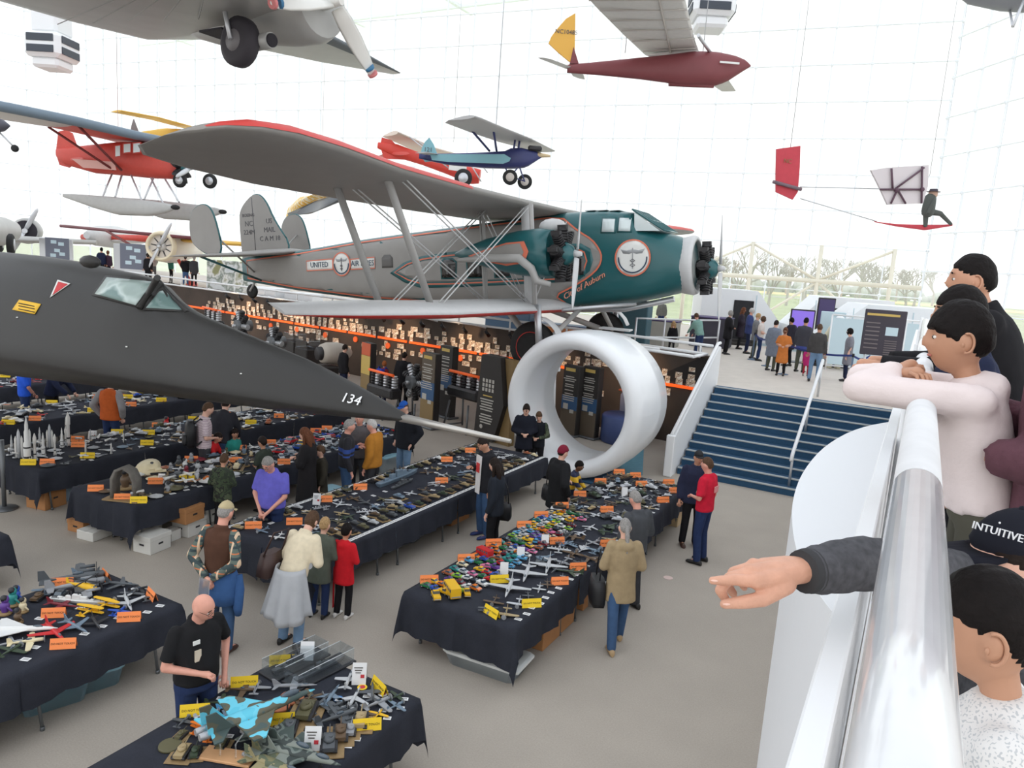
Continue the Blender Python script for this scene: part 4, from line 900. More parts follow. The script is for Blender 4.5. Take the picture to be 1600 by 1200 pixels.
# ---- row of aircraft standing on the deck at the far left
PS = cabpose(30, 372, 46.4, -35) @ Matrix.Scale(1.16, 4); sv = plane_root('polished_twin', 'polished silver twin-engined plane on the deck at the far left', PS)
body(PS, sv, [(-90, 352), (-30, 340), (0, 338), (20, 346)], [(-90, 372), (-30, 385), (0, 384), (20, 376)], .8, LMET)
nc_ = B().loft([se_ring(x, 0, 0, r, r, r, 20) for x, r in ((1.1, .62), (.9, .72), (0, .74), (-1.5, .6), (-3.0, .2))]).obj('engine_nacelle', LMET, sv); nc_.location = onplane(44, 361, PS, 1, 0)
B().cyl(onplane(44, 361, PS, 1, 0) + V(1.05, 0, 0), onplane(44, 361, PS, 1, 0) + V(1.13, 0, 0), .58, n=20).obj('cowl_opening', MATS['dark_cowl_inside'], sv)
pb = B(); hb_ = onplane(44, 361, PS, 1, 0) + V(1.35, 0, 0); pb.cyl(hb_ - V(.3, 0, 0), hb_ + V(.1, 0, 0), .14, n=10)
for a in (1.1, 1.1 + PI): blade(pb, hb_, a, 1.45, .28)
pb.obj('propeller', ALU, sv)
deep_wing(PS, sv, [(-70, 372, 38, 3.2), (44, 376, 40, 3), (150, 380, 43, 2.2)], .12, LMET); wheel(PS, sv, 17, 382, 1.0, .45, .25); wheel(PS, sv, 0, 380, -.6, .45, .25)
PW = cabpose(255, 385, 41.8, -58) @ Matrix.Scale(1.16, 4); wp = plane_root('red_white_high_wing_plane', 'red and white high-wing plane with a cream ringed radial engine on the deck', PW)
B().loft([se_ring(x, 0, 0, r, r * 1.05, r * 1.1, 20) for x, r in ((.2, .62), (-.4, .72), (-1.5, .75), (-4, .45), (-6, .1))], lambda p: 0).obj('fuselage', mat('ivory_fuselage', srgb(228, 220, 210), .4), wp)
B().lathe([(.55, -.3), (.62, -.3), (.74, 0), (.66, .25), (.56, .2), (.55, -.3)], 28, mw=Matrix.Translation((.2, 0, 0)) @ Matrix.Rotation(PI / 2, 4, 'Y')).obj('cowl_ring', mat('cream_cowl', srgb(240, 226, 196), .4), wp)
radial_engine(wp, (.1, 0, 0), .55, bladem=ALU, hubm=ALU, ang=1.1, bl=1.3)
w_, S_ = deep_wing(PW, wp, [(300, 372, 35, 1.9), (255, 369, 36, 1.9), (180, 361, 38, 1.9), (95, 353, 40.5, 1.6)], .1, mat('white_wing_red_edge', srgb(222, 216, 214), .5))
rod(w_, S_[0][0], S_[-1][0], .09, mat('maroon_edge', srgb(112, 52, 58), .5), 'leading_edge')
deep_wing(PW, wp, [(262, 374, 37.5, 2.2), (330, 379, 34.5, 2.2), (420, 385, 31, 1.8)], .1, YEL, 'far_wing')
rod(wp, PW.inverted() @ atd(165, 360, 44.3), V(-.3, -.6, -.6), .06, MATS['dark_red_strut']); rod(wp, V(-.3, -.6, -.6), V(-.2, -1.2, -1.6), .08, RED2, 'gear_leg'); rod(wp, V(-.3, .6, -.6), V(-.2, 1.2, -1.6), .08, RED2, 'gear_leg')
B().ball((-.3, -1.25, -1.9), (.65, .22, .38), 12).obj('wheel_spat', RED2, wp); B().ball((-.3, 1.25, -1.9), (.65, .22, .38), 12).obj('wheel_spat', RED2, wp)
PQ = cabpose(165, 372, 53, -62) @ Matrix.Scale(1.16, 4); rw_ = plane_root('red_striped_low_wing_plane', 'white low-wing plane with a thick red wing stripe on the deck', PQ)
w_, S_ = deep_wing(PQ, rw_, [(255, 376, 43, 2.4), (180, 376, 45, 2.6), (130, 373, 47, 2.6)], .13, SILV)
rod(w_, S_[0][0] + V(0, 0, .1), S_[-1][0] + V(0, 0, .1), .2, RED2, 'red_leading_edge', 8)
B().loft([se_ring(x, 0, .1, r, r, r, 18) for x, r in ((2, .2), (1, .6), (-1, .7), (-4, .4), (-6, .1))]).obj('fuselage', SILV, rw_)
# ---- small pioneer glider by the right corner: red rudder, pale wing, seated pilot dummy
PM = cabpose(1420, 320, 26, 40); pg = plane_root('pioneer_glider', 'open-frame glider with a red rudder, pale wing and seated pilot on a red keel', PM, 'glider')
KR = mat('brick_red_fabric', srgb(198, 62, 76), .6, noise=.05)
q = [onplane(*p, PM, 1, 0) for p in ((1213, 233), (1250, 228), (1249, 262), (1246, 300), (1238, 312), (1212, 300), (1212, 270))]
B().prism([(v.x, v.z) for v in q], .06, 0, Matrix(((1, 0, 0, 0), (0, 0, -1, .03), (0, 1, 0, 0), (0, 0, 0, 1)))).obj('rudder', KR, pg)
rod(pg, onplane(1208, 284, PM, 1, -.1), onplane(1252, 296, PM, 1, -.1), .06, mat('mauve_strut', srgb(120, 100, 110), .6), 'tailplane')
o = link('lettering', text_mesh('NC', .2, GOLDP, .003), pg); o.matrix_local = Matrix.Translation(onplane(1231, 252, PM, 1, -.05)) @ Matrix.Rotation(PI / 2, 4, 'X')
PWH = mat('pinkish_white_wing', srgb(216, 208, 210), .6); Pw = PM @ Matrix.Rotation(.0, 4, 'Y')
wv = [onplane(*p, PM, 1, -.8) for p in ((1360, 266), (1385, 262), (1450, 258), (1449, 290), (1441, 318), (1386, 320), (1374, 294))]
wq = [V(v.x, -1.4 + .9 * k, v.z) for k, v in enumerate(wv)]
Mw = Matrix(((1, 0, 0, 0), (0, .2, -1, -.8), (0, 1, 0, 0), (0, 0, 0, 1)))
pw_ = B().prism([(v.x, v.z) for v in wv], .08, 0, Matrix(((1, 0, 0, 0), (0, 0, -1, -.76), (0, 1, 0, 0), (0, 0, 0, 1)))).obj('wing', PWH, pg)
DM = mat('dark_mauve_bar', srgb(96, 70, 84), .6)
for a, c in (((1375, 296), (1441, 296)), ((1393, 263), (1395, 296)), ((1400, 294), (1444, 262)), ((1402, 297), (1392, 318)), ((1403, 297), (1415, 318)), ((1441, 260), (1440, 318))): rod(pw_, onplane(*a, PM, 1, -.9), onplane(*c, PM, 1, -.9), .035, DM, 'bar', 5)
for c in ((1401, 297), (1441, 296)): B().ball(onplane(*c, PM, 1, -.92), .08, 8).obj('fitting', DM, pw_)
body(PM, pg, [(1366, 346), (1400, 350), (1440, 351), (1470, 351), (1488, 350)], [(1366, 347), (1400, 354), (1445, 360), (1470, 356), (1488, 353)], .8, KR, 'keel')
rod(pg, onplane(1250, 310, PM, 1, 0), onplane(1370, 346, PM, 1, 0), .018, ALU, 'boom_wire', 4); rod(pg, onplane(1250, 292, PM, 1, 0), onplane(1376, 295, PM, 1, -.5), .018, ALU, 'boom_wire', 4)
PD = [onplane(*p, PM, 1, -.1) for p in ((1458, 303), (1452, 318), (1450, 330), (1466, 334), (1482, 350), (1446, 352), (1440, 330))]
dm_ = B(); dm_.ball(PD[0], (.16, .15, .17), 12, 1); dm_.cyl(PD[1] + V(0, 0, .15), PD[2], .2, .22, n=10, round_=True)
dm_.cyl(PD[2], PD[3] + V(0, -.1, 0), .12, .09, n=8, round_=True); dm_.cyl(PD[3] + V(0, -.1, 0), PD[4] + V(0, -.1, 0), .08, .06, n=8, round_=True); dm_.cyl(PD[2] + V(0, .1, 0), PD[5], .1, .07, n=8, round_=True); dm_.cyl(PD[1] + V(0, -.2, .1), PD[6] + V(.1, -.2, -.05), .06, .05, n=8, round_=True)
dm_.lathe([(.02, .1), (.12, .09), (.15, .0), (.24, -.01)], 14, 2, Matrix.Translation(PD[0] + V(0, 0, .08)))
o = dm_.obj('pilot_dummy', [mat('olive_suit', srgb(84, 88, 84), .8), mat('dummy_skin', srgb(196, 160, 140), .6), mat('dark_hat', srgb(70, 62, 72), .8)], pg); o['label'] = 'seated pilot dummy in a brimmed hat'
hang(pg, PM, [(0, -.8, .9), tuple(onplane(1235, 232, PM, 1, 0))])
# ---- dark wings cut by the frame: top right and left edge
PX = cabpose(1575, -10, 18, 20); tr_ = plane_root('dark_wing_top_right', 'dark grey underside of a hanging plane cut by the top right corner', PX)
B().loft([se_ring(x, 0, 0, a, c, c * .8, 18) for x, a, c in ((-1.2, .05, .04), (-.8, .35, .3), (0, .6, .45), (1.2, .7, .5), (2.5, .4, .4))]).obj('fuselage', mat('mid_grey_under', srgb(142, 146, 152), .5), tr_)
rod(tr_, V(.2, -.5, -.2), V(-.1, -.8, -1.0), .04, ALU, 'gear_leg'); rod(tr_, V(.2, .3, -.2), V(-.1, -.8, -1.0), .03, ALU, 'gear_leg'); hang(tr_, PX, [(.2, 0, .3)])
PL = cabpose(4, 196, 20, 24); le_ = plane_root('dark_plane_left_edge', 'dark grey nose and tail wheel of a plane cut by the left edge', PL)
B().loft([se_ring(x, 0, 0, a, a, a, 16) for x, a in ((-2, .3), (-.6, .26), (0, .16), (.2, .03))]).obj('fuselage', mat('slate_under', srgb(90, 90, 100), .5), le_); rod(le_, V(-.2, 0, -.1), V(.32, 0, -.55), .025, ALU, 'gear_leg'); B().lathe([(.02, -.04), (.09, -.04), (.1, 0), (.09, .04), (.02, .04)], 14, mw=Matrix.Translation((.33, 0, -.58)) @ Matrix.Rotation(PI / 2, 4, 'X')).obj('wheel', RUBBER, le_); hang(le_, PL, [(-.6, 0, .2)])
# ---- hanging white air handling pods
VENT = mat('dark_vent', srgb(60, 66, 76), .5)
for (px, py, D, lab) in ((82, 75, 30, 'white ceiling air pod with dark vents at the top left'), (1112, 10, 27, 'white ceiling air pod with dark vents above the maroon glider')):
    p = atd(px, py, D); t = thing('air_pod', lab, 'ventilation unit', p, math.radians(26))
    B().box((0, 0, 0), (1.5, 1.5, .95), ch=.15).obj('housing', WHITE, t); B().box((0, 0, 1.2), (1.1, 1.1, 1.5), ch=.1).obj('duct', WHITE, t); B().box((0, 0, -.65), (1.1, 1.1, .4), ch=.1).obj('lower_duct', WHITE, t)
    for z in (-.2, .22):
        for s, (dx, dy, w, h) in enumerate(((0, -.77, 1.1, .03), (.77, 0, .03, 1.1), (-.77, 0, .03, 1.1), (0, .77, 1.1, .03))): B().box((dx, dy, z), (w, h, .28), ch=.01).obj('vent', VENT, t)
    B().cyl((0, 0, 1.9), (0, 0, 25 - p.z), .05, n=6).obj('hanger', ALU, t)
# ================================================================ EXHIBITS ON THE FLOOR AND THE DECK
GLW = mat('glossy_white_gelcoat', srgb(238, 240, 242), .35, coat=.3); KDK = mat('kiosk_charcoal', srgb(44, 40, 38), .6); KBL = mat('kiosk_blue', srgb(52, 88, 128), .5); KBR = mat('kiosk_brown', srgb(96, 84, 70), .6); KGO = mat('kiosk_gold', srgb(140, 116, 76), .55)
PRINT = mat('pale_print_lines', srgb(190, 186, 178), .6); ORPR = mat('orange_print', srgb(206, 96, 60), .6); YELPR = mat('yellow_print', srgb(206, 176, 96), .6)
# engine inlet ring
rg = thing('engine_inlet_ring', 'huge white jet engine inlet ring standing on the floor in front of the stairs', 'engine ring', (*atd(897, 626, 16.5).xy, 1.66), math.radians(-1))
prof = []                                                            # (radius, depth) loop: rounded front lip, barrel behind
for a in np.linspace(-PI * .5, PI * .5, 9): prof.append((1.44 + .2 * math.sin(a), -.28 * math.cos(a)))
prof += [(1.66, .35), (1.64, 1.0), (1.58, 1.7), (1.36, 1.7), (1.24, .8), (1.22, .35), (1.24, 0)]
B().loft([[(r * math.cos(t), y, r * math.sin(t)) for r, y in prof] for t in (2 * PI * k / 64 for k in range(65))], 0, cap=False).obj('inlet_barrel', GLW, rg)
B().box((0, .45, -1.63), (1.5, 1.2, .06), ch=.02).obj('floor_cradle', MATS['blue_stair_carpet'], rg)
mt = [atz(*p, 0) for p in ((935, 726), (985, 699), (1006, 700), (1004, 742), (990, 748))]
o = B().prism([(p.x, p.y) for p in mt], .012).obj('floor_mat', mat('teal_floor_mat', srgb(96, 142, 158), .9, noise=.1)); tag(o, 'teal blue mat on the carpet at the foot of the white ring', 'mat')
# white A-frame stand inside the ring
af = thing('a_frame_stand', 'white wooden A-frame stand behind the left side of the ring', 'stand', atz(838, 697, 0), math.radians(-20))
for s, x in ((1, -.35), (1, .55)): B().cyl((x, 0, 0), (.1 + (x - .1) * .12, .25, 2.05), .11, n=4, smooth=False).obj('leg', WHITE, af)
B().cyl((-.35, .9, 0), (.05, .3, 2.05), .11, n=4, smooth=False).obj('leg', WHITE, af); B().box((.08, .27, 2.06), (.36, .3, .12), ch=.02).obj('top_plate', WHITE, af); B().box((.1, 0, .12), (.9, .1, .1), ch=.01).obj('foot_bar', WHITE, af)
def kiosk(name, label, px, py, w, h, rz, zones, d=.22, z=0.0, lines=True):
    """standing exhibit panel: zones = [(z0, z1, material)] up its face, with print lines"""
    t = thing(name, label, 'exhibit panel', atz(px, py, z), rz)
    B().box((0, 0, h / 2), (w, d, h), ch=.02).obj('core', KDK, t); B().box((0, 0, .03), (w + .12, d + .2, .06), ch=.02).obj('base', GREYM, t)
    for z0, z1, m in zones: B().box((0, -d / 2 - .006, (z0 + z1) / 2), (w * .96, .016, z1 - z0 - .01)).obj('panel', m, t)
    if lines:
        b = B(); zz = h - .12
        b.box((-w * .05, -d / 2 - .018, zz), (w * .6, .008, .09), 1)
        zz -= .2; random.seed(len(label))
        while zz > h * .5:
            b.box((-w * .02 - .02, -d / 2 - .018, zz), (w * random.uniform(.5, .8), .008, .025), 0); zz -= random.choice((.06, .06, .1))
        b.box((-w * .2, -d / 2 - .018, h * .42), (w * .3, .008, .16), 0); b.box((w * .2, -d / 2 - .018, h * .36), (w * .25, .008, .1), 0)
        b.obj('print', [PRINT, YELPR], t)
    return t
kiosk('exhibit_kiosk', 'dark and blue text panel standing left of its twin inside the ring', 889, 680, .56, 2.0, -.25, [(1.15, 2.0, KDK), (.75, 1.15, KBL), (0.06, .75, KBR)])
kiosk('exhibit_kiosk', 'dark and blue text panel with an orange mark, right of its twin inside the ring', 919, 684, .56, 2.02, -.25, [(1.15, 2.02, KDK), (.75, 1.15, KBL), (0.06, .75, KBR)])
kiosk('exhibit_kiosk', 'tall text panel with a blue band beside the blue-capped man', 670, 668, .6, 2.1, -.3, [(1.3, 2.1, KBR), (.8, 1.3, KBL), (.06, .8, KGO)])
kiosk('exhibit_kiosk', 'dark text panel just behind the blue-banded one', 697, 652, .6, 2.15, -.3, [(1.3, 2.15, KDK), (.9, 1.3, KBL), (.06, .9, KDK)])
kiosk('exhibit_kiosk', 'gold-brown panel with a drawing in front of the photo wall', 574, 628, .55, 1.9, -.35, [(1.5, 1.9, ORPR), (.9, 1.5, YELPR), (.06, .9, KGO)], lines=False)
kt = thing('angular_kiosk', 'tall black angular exhibit pillar with gold flank left of the ring', 'exhibit panel', atz(768, 690, 0), -.28)
B().prism([(-.55, .06), (.2, .06), (.5, 1.05), (.28, 2.28), (-.42, 2.28)], .3, 0, Matrix(((1, 0, 0, 0), (0, 0, 1, -.15), (0, 1, 0, 0), (0, 0, 0, 1)))).obj('black_panel', KDK, kt)
B().prism([(-.55, 0), (.62, 0), (.6, 2.25), (.3, 2.26), (.52, 1.05), (.0, .5), (-.55, .45)], .2, 0, Matrix(((1, 0, 0, 0), (0, 0, 1, .0), (0, 1, 0, 0), (0, 0, 0, 1)))).obj('gold_panel', KGO, kt)
b = B()
for r in range(3):
    for c in range(4): b.box((-.28 + c * .12, -.158, 1.62 - r * .12), (.07, .01, .09))
for k in range(9): b.box((-.12, -.158, 1.12 - k * .07 - (.06 if k > 4 else 0)), (.5 - .05 * (k % 3), .01, .03))
b.ball((-.28, -.158, .38), (.06, .01, .06), 10); b.obj('print', PRINT, kt); B().box((-.1, -.158, 1.22), (.34, .01, .03)).obj('gold_line', YELPR, kt)
# round blue pedestal with cut-away engine
pd = thing('round_pedestal', 'round blue pedestal carrying a slanted panel, seen through the ring', 'pedestal', atz(974, 690, 0), -.3)
B().lathe([(.62, 0), (.66, .04), (.66, .72), (.62, .76), (.02, .76)], 32).obj('drum', mat('periwinkle_pedestal', srgb(66, 82, 130), .5), pd); B().lathe([(.6, 0), (.62, .1)], 32).obj('plinth', BLACK, pd)
B().prism([(-.5, .76), (.3, .76), (.25, 1.3), (-.45, 1.45), (-.58, 1.2)], .12, 0, Matrix(((1, 0, 0, 0), (0, .2, 1, .2), (0, 1, -.2, 0), (0, 0, 0, 1)))).obj('slanted_panel', mat('lilac_panel', srgb(120, 126, 150), .5), pd); B().box((.0, .1, 1.42), (.6, .3, .05), ch=.01).obj('orange_top', ORPR, pd)
en = thing('turbine_engine', 'small round turbine engine on the blue pedestal', 'engine', pd.location + V(.22, -.2, 1.03), -.3)
B().lathe([(.02, 0), (.08, -.02), (.17, 0), (.25, .02), (.27, .1), (.25, .5), (.15, .6)], 24, mw=Matrix.Rotation(-PI / 2, 4, 'X')).obj('casing', STEEL, en)
fb = B()
for k in range(14): a = 2 * PI * k / 14; fb.box((.15 * math.cos(a), -.012, .15 * math.sin(a)), (.012, .02, .14), mw=Matrix.Rotation(0, 4, 'Y'))
fb.lathe([(.005, -.06), (.05, -.02), (.06, .02)], 12, mw=Matrix.Rotation(PI / 2, 4, 'X')).obj('fan', CYLM, en)
B().box((0, .2, -.27), (.3, .3, .06)).obj('cradle', GREYM, en)
# engines on stands along the photo wall
def engine_on_stand(label, px, py, kind, rz=-.3, col=CYLM, hh=.8):
    p = atz(px, py, 0); t = thing('engine_on_stand', label, 'engine', p, rz)
    for sx in (-.5, .5):
        for sy in (-.35, .35): B().cyl((sx, sy, 0), (sx * .8, sy * .7, hh), .03, n=6).obj('leg', GREYM, t)
        B().cyl((sx, -.35, .08), (sx, .35, .08), .025, n=6).obj('foot_bar', GREYM, t)
    if kind == 'row':
        B().box((0, 0, hh + .25), (1.3, .4, .3), ch=.06).obj('crankcase', col, t)
        for k in range(6):
            c = B()
            for j in range(4): c.cyl((-.52 + .21 * k, 0, hh + .4 + .08 * j), (-.52 + .21 * k, 0, hh + .46 + .08 * j), .095, n=10)
            c.cyl((-.52 + .21 * k, 0, hh + .35), (-.52 + .21 * k, 0, hh + .76), .07, n=8); c.obj('cylinder', STEEL if k % 2 else col, t)
        B().cyl((-.62, -.12, hh + .8), (.62, -.12, hh + .8), .04, n=8).obj('manifold', ORD, t)
    else:
        for k in range(9):
            a = 2 * PI * k / 9; d = V(math.cos(a), 0, math.sin(a)); c = B(); o0 = V(0, 0, hh + .55)
            for j in range(4): c.cyl(o0 + d * (.2 + .08 * j), o0 + d * (.26 + .08 * j), .1, n=10)
            c.cyl(o0 + d * .1, o0 + d * .54, .08, n=8); c.obj('cylinder', col if k % 3 else STEEL, t)
        B().cyl((0, -.2, hh + .55), (0, .35, hh + .55), .2, n=16).obj('crankcase', GREYM, t); B().cyl((0, -.32, hh + .55), (0, -.1, hh + .55), .05, n=10).obj('shaft', STEEL, t)
    return t
engine_on_stand('six-cylinder inverted engine on a legged stand left of the black pillar', 725, 672, 'row', col=CYLM)
engine_on_stand('black and chrome radial engine behind the blue-capped man', 645, 655, 'radial', hh=.55)
engine_on_stand('chrome cylinder engine left of the radial one', 598, 650, 'row', hh=.5)
engine_on_stand('black engine showing above the jet nose, nearest the nose slope', 428, 600, 'radial', hh=.9, col=CYLM)
engine_on_stand('black engine showing above the jet nose, behind the cockpit', 376, 590, 'radial', hh=1.3, col=CYLM)
engine_on_stand('black inline engine directly above the jet windscreen', 332, 580, 'row', hh=1.5, col=CYLM)
jt = thing('jet_engine', 'pale round jet engine on a dark stand by the orange band', 'engine', atz(508, 612, 0), -.35)
B().box((0, 0, .45), (.8, .6, .9), ch=.05).obj('stand', KDK, jt); B().lathe([(.1, -.3), (.3, -.28), (.36, -.1), (.36, .3), (.28, .6), (.12, .8)], 22, mw=Matrix.Translation((0, .1, 1.3)) @ Matrix.Rotation(-PI / 2, 4, 'X')).obj('casing', mat('pale_casing', srgb(190, 180, 168), .5), jt); B().lathe([(.02, -.1), (.22, -.12), (.24, .1)], 18, mw=Matrix.Translation((0, -.2, 1.3)) @ Matrix.Rotation(-PI / 2, 4, 'X')).obj('fan', CYLM, jt)
for (px, py, lab) in ((480, 590, 'dark display case below the orange band, left one'), (460, 575, 'dark display case below the orange band, behind the left one')):
    t = thing('display_case', lab, 'display case', atz(px, py, 0), -.3); B().box((0, 0, .55), (.9, .6, 1.1), ch=.03).obj('cabinet', KDK, t); B().box((0, -.01, 1.25), (.85, .55, .3), ch=.02).obj('glass_top', glass('case_glass', (.8, .85, .9), .0, .12), t)

# ---- the deck: white cabin modules, signs, barriers
MODW = mat('module_white', srgb(236, 238, 240), .5); MODB = mat('module_pale_blue', srgb(196, 216, 224), .6); DOOR = mat('door_black', srgb(20, 20, 26), .6); PURP = mat('purple_screen', srgb(120, 96, 190), .4, emit=.6); PURD = mat('purple_banner', srgb(74, 62, 104), .6)
def module(label, px, D, w, h, d, rz, door_x, slope=.6, flip=1, dm=DOOR, text=None):
    p = atd(px, 480, D); t = thing('cabin_module', label, 'cabin module', (p.x, p.y, DK), rz)
    pr_ = [(-w / 2, .12), (w / 2, .12), (w / 2, h * .45), (w / 2 - slope * 1.2, h), (-w / 2, h)]
    if flip < 0: pr_ = [(-x, z) for x, z in pr_]
    B().prism(pr_, d, 0, Matrix(((1, 0, 0, 0), (0, 0, 1, 0), (0, 1, 0, 0), (0, 0, 0, 1)))).obj('shell', MODW, t); B().box((0, d / 2, .07), (w * .96, d * .96, .14)).obj('skirt', MODB, t)
    f = B().box((door_x, -.02, 1.02), (.86, .06, 1.86), ch=.02).obj('door', dm, t); B().cyl((door_x + .3, -.07, 1.0), (door_x + .3, -.07, 1.15), .015, n=6).obj('handle', STEEL, f)
    for k in range(2): B().box((door_x, -.25 - .25 * k, .06 + .0 * k + (.06 - .06 * k)), (1.2, .28, .12 if k else .24), ch=.01).obj('entry_step', KDK, t)
    for x in (-w * .28, w * .18): B().box((x, -.012, h * .5), (.03, .02, h * .85)).obj('panel_seam', MODB, t)
    if text:
        o = link('lettering', text_mesh(text, .2, KBL, .004), t); o.matrix_local = Matrix.Translation((-w * .2, -.02, h * .78)) @ Matrix.Rotation(PI / 2, 4, 'X')
    return t
module('white cabin module with a black doorway at the head of the queue', 1158, 33, 3.5, 2.4, 2.4, .42, .1, .9)
module('white cabin module with sloped left end behind the tall purple banner', 1318, 31, 4.0, 2.4, 2.4, .38, -.15, 1.0, -1)
module('large white angular module at the right behind the text board', 1392, 26.5, 4.4, 2.3, 2.6, .35, -1.9, 1.2, -1, MODB)
t = thing('tall_banner', 'tall purple banner on a dark stand beside the module door', 'banner', (lambda p: (p.x, p.y, DK))(atd(1291, 480, 28.5)), .3)
B().box((0, 0, 1.2), (.62, .14, 2.4), ch=.02).obj('stand', KDK, t); B().box((0, -.08, 1.85), (.56, .02, 1.0)).obj('print', PURD, t)
t = thing('screen_kiosk', 'lit purple screen above the heads of the queue', 'screen', (lambda p: (p.x, p.y, DK))(atd(1256, 480, 27)), .3)
B().box((0, 0, 1.45), (.85, .1, 1.0), ch=.02).obj('housing', KDK, t); B().box((0, -.055, 1.45), (.76, .012, .9)).obj('screen', PURP, t); B().cyl((0, 0, 0), (0, 0, 1.0), .06, n=8).obj('post', GREYM, t); B().box((0, 0, .02), (.6, .5, .04)).obj('foot', GREYM, t)
t = thing('text_board', 'dark text board on two posts over a grey base box beside the stairs', 'sign board', (lambda p: (p.x, p.y, DK))(atz(1361, 622, DK)), .3)
B().box((0, 0, .12), (1.0, .35, .24), ch=.02).obj('base', mat('grey_base_box', srgb(136, 132, 124), .7), t)
for x in (-.3, .3): B().cyl((x, 0, .24), (x, 0, 1.2), .03, n=8).obj('post', ALU, t)
B().box((.06, 0, 1.75), (1.02, .06, 1.2), ch=.015).obj('board', mat('slate_board', srgb(62, 56, 66), .6), t)
b = B(); b.box((0, -.035, 2.22), (.8, .008, .06), 1)
for k in range(7): b.box((-.22, -.035, 2.0 - .11 * k), (.34, .008, .03)); b.box((.26, -.035, 1.55 - .06 * k), (.3, .008, .02))
b.box((.25, -.036, 1.8), (.3, .01, .22), 2); b.obj('print', [mat('dim_print', srgb(120, 112, 112), .6), YELPR, MODB], t)
def stanchion(px, py, lab):
    t = thing('stanchion', lab, 'barrier post', atz(px, py, DK)); B().lathe([(.02, .0), (.17, .0), (.17, .015), (.05, .04), (.03, .06)], 18).obj('base', mat('blue_grey_post', srgb(96, 116, 140), .5), t); B().cyl((0, 0, .03), (0, 0, .98), .028, n=10).obj('post', MATS['blue_grey_post'], t); B().cyl((0, 0, .9), (0, 0, 1.0), .035, n=10).obj('cap', BLACK, t); return t
sps = [(1326, 606, 'barrier post beside the grey-shirted woman'), (1223, 585, 'barrier post at the middle of the queue'), (1197, 572, 'barrier post at the head of the queue'), (1175, 562, 'barrier post farthest along the queue')]
so = [stanchion(*s) for s in sps]; BELT = mat('navy_belt', srgb(38, 54, 120), .7)
for i, (a, c) in enumerate(zip([V(*atz(1352, 606, DK))] + [s.location for s in so], [s.location for s in so])):
    bt = B(); d = (c - a); n = V(-d.y, d.x, 0).normalized() * .006
    pts = [a + d * t + V(0, 0, .94 - .1 * math.sin(PI * t)) for t in (k / 8 for k in range(9))]
    bt.loft([[p + n + V(0, 0, .03), p - n + V(0, 0, .03), p - n - V(0, 0, .03), p + n - V(0, 0, .03)] for p in pts], 0, False)
    tag(bt.obj('barrier_belt', BELT), ['navy belt from the text board to the first barrier post', 'navy belt behind the jeans-wearing man', 'navy belt along the middle of the queue', 'navy belt at the head of the queue'][i], 'belt')
t = thing('white_barrier', 'white railing in front of the large angular module', 'railing', (lambda p: (p.x, p.y, DK))(atd(1300, 500, 25.5)), .34)
for x in (0, 1.2, 2.4, 3.6): B().cyl((x, 0, 0), (x, 0, 1.9), .03, n=8).obj('post', WHITE, t)
for z in (.15, 1.9): B().cyl((0, 0, z), (3.6, 0, z), .03, n=8).obj('rail', WHITE, t)
for k in range(3): B().box((.6 + 1.2 * k, 0, 1.0), (1.15, .015, 1.6)).obj('panel', MODB, t)
# railing near the reading board on the deck (right of the airliner nose)
t = thing('deck_guardrail', 'grey guard rail on the deck below the airliner nose', 'railing', (0, 0, 0))
gp = [atd(px, 445, D) for px, D in ((1000, 25), (1045, 25.5), (1096, 26.2), (1131, 27))]; gp = [V(p.x, p.y, DK) for p in gp]
for p in gp: B().cyl(p, p + V(0, 0, 1.35), .035, n=8).obj('post', ALU, t)
for z in (.7, 1.33): B().tube([p + V(0, 0, z) for p in gp], .03).obj('rail', ALU, t)
# coloured exhibits below the airliner belly, standing on the deck
def deckbox(name, lab, cat, px, py, D, w, d, h, m, top=None, rz=.1, z0=DK):
    p = atd(px, py, D); t = thing(name, lab, cat, (p.x, p.y, z0), rz); B().box((0, 0, h / 2), (w, d, h), ch=.03).obj('body', m, t)
    B().box((0, 0, h + .02), (w * 1.02, d * 1.02, .05), ch=.01).obj('top', top or m, t); return t
deckbox('exhibit_table', 'orange fronted exhibit table on the deck behind the landing gear', 'exhibit table', 900, 490, 27, 3.4, .8, .75, mat('orange_table', srgb(214, 140, 92), .6), KBL)
deckbox('exhibit_case', 'dark teal exhibit case on the deck under the airliner nose', 'display case', 985, 470, 28, 1.6, .8, 1.7, mat('teal_case', srgb(52, 88, 100), .5), KDK)
deckbox('exhibit_case', 'blue and white exhibit case on the deck behind the near wheel', 'display case', 800, 480, 28, 1.8, .8, 1.5, mat('steel_blue_case', srgb(84, 112, 140), .5), MODW)
deckbox('exhibit_case', 'grey counter with blue and purple items at the guard rail', 'display case', 1022, 470, 30, 2.2, .8, 1.0, mat('stone_counter', srgb(160, 158, 150), .6), PURD)
deckbox('white_crate', 'white crate on the platform below the tail wheel', 'crate', 420, 450, 33, 1.6, 1.0, .7, MODW, z0=DK2)
deckbox('white_crate', 'white crate on the deck right of the tail wheel', 'crate', 475, 452, 32.5, 1.5, .8, .6, MODW, z0=DK2)
deckbox('simulator_pod', 'dark blue seat pod with controls beside the module with the doorway', 'simulator', 1116, 480, 31, 1.6, 1.2, 1.2, mat('dark_simulator', srgb(60, 58, 70), .6), PURD)
mu = thing('mountain_mural', 'blue and white mountain mural panel below the airliner tail', 'mural', (lambda p: (p.x, p.y, DK2))(atd(362, 430, 37)), .25)
B().box((0, 0, .85), (2.8, .12, 1.7), ch=.02).obj('panel', ramp_mat('mountain_print', [srgb(80, 110, 140), srgb(222, 226, 226), srgb(130, 140, 128), srgb(236, 236, 232), srgb(150, 150, 110)], 1.1, const=False, detail=5), mu)
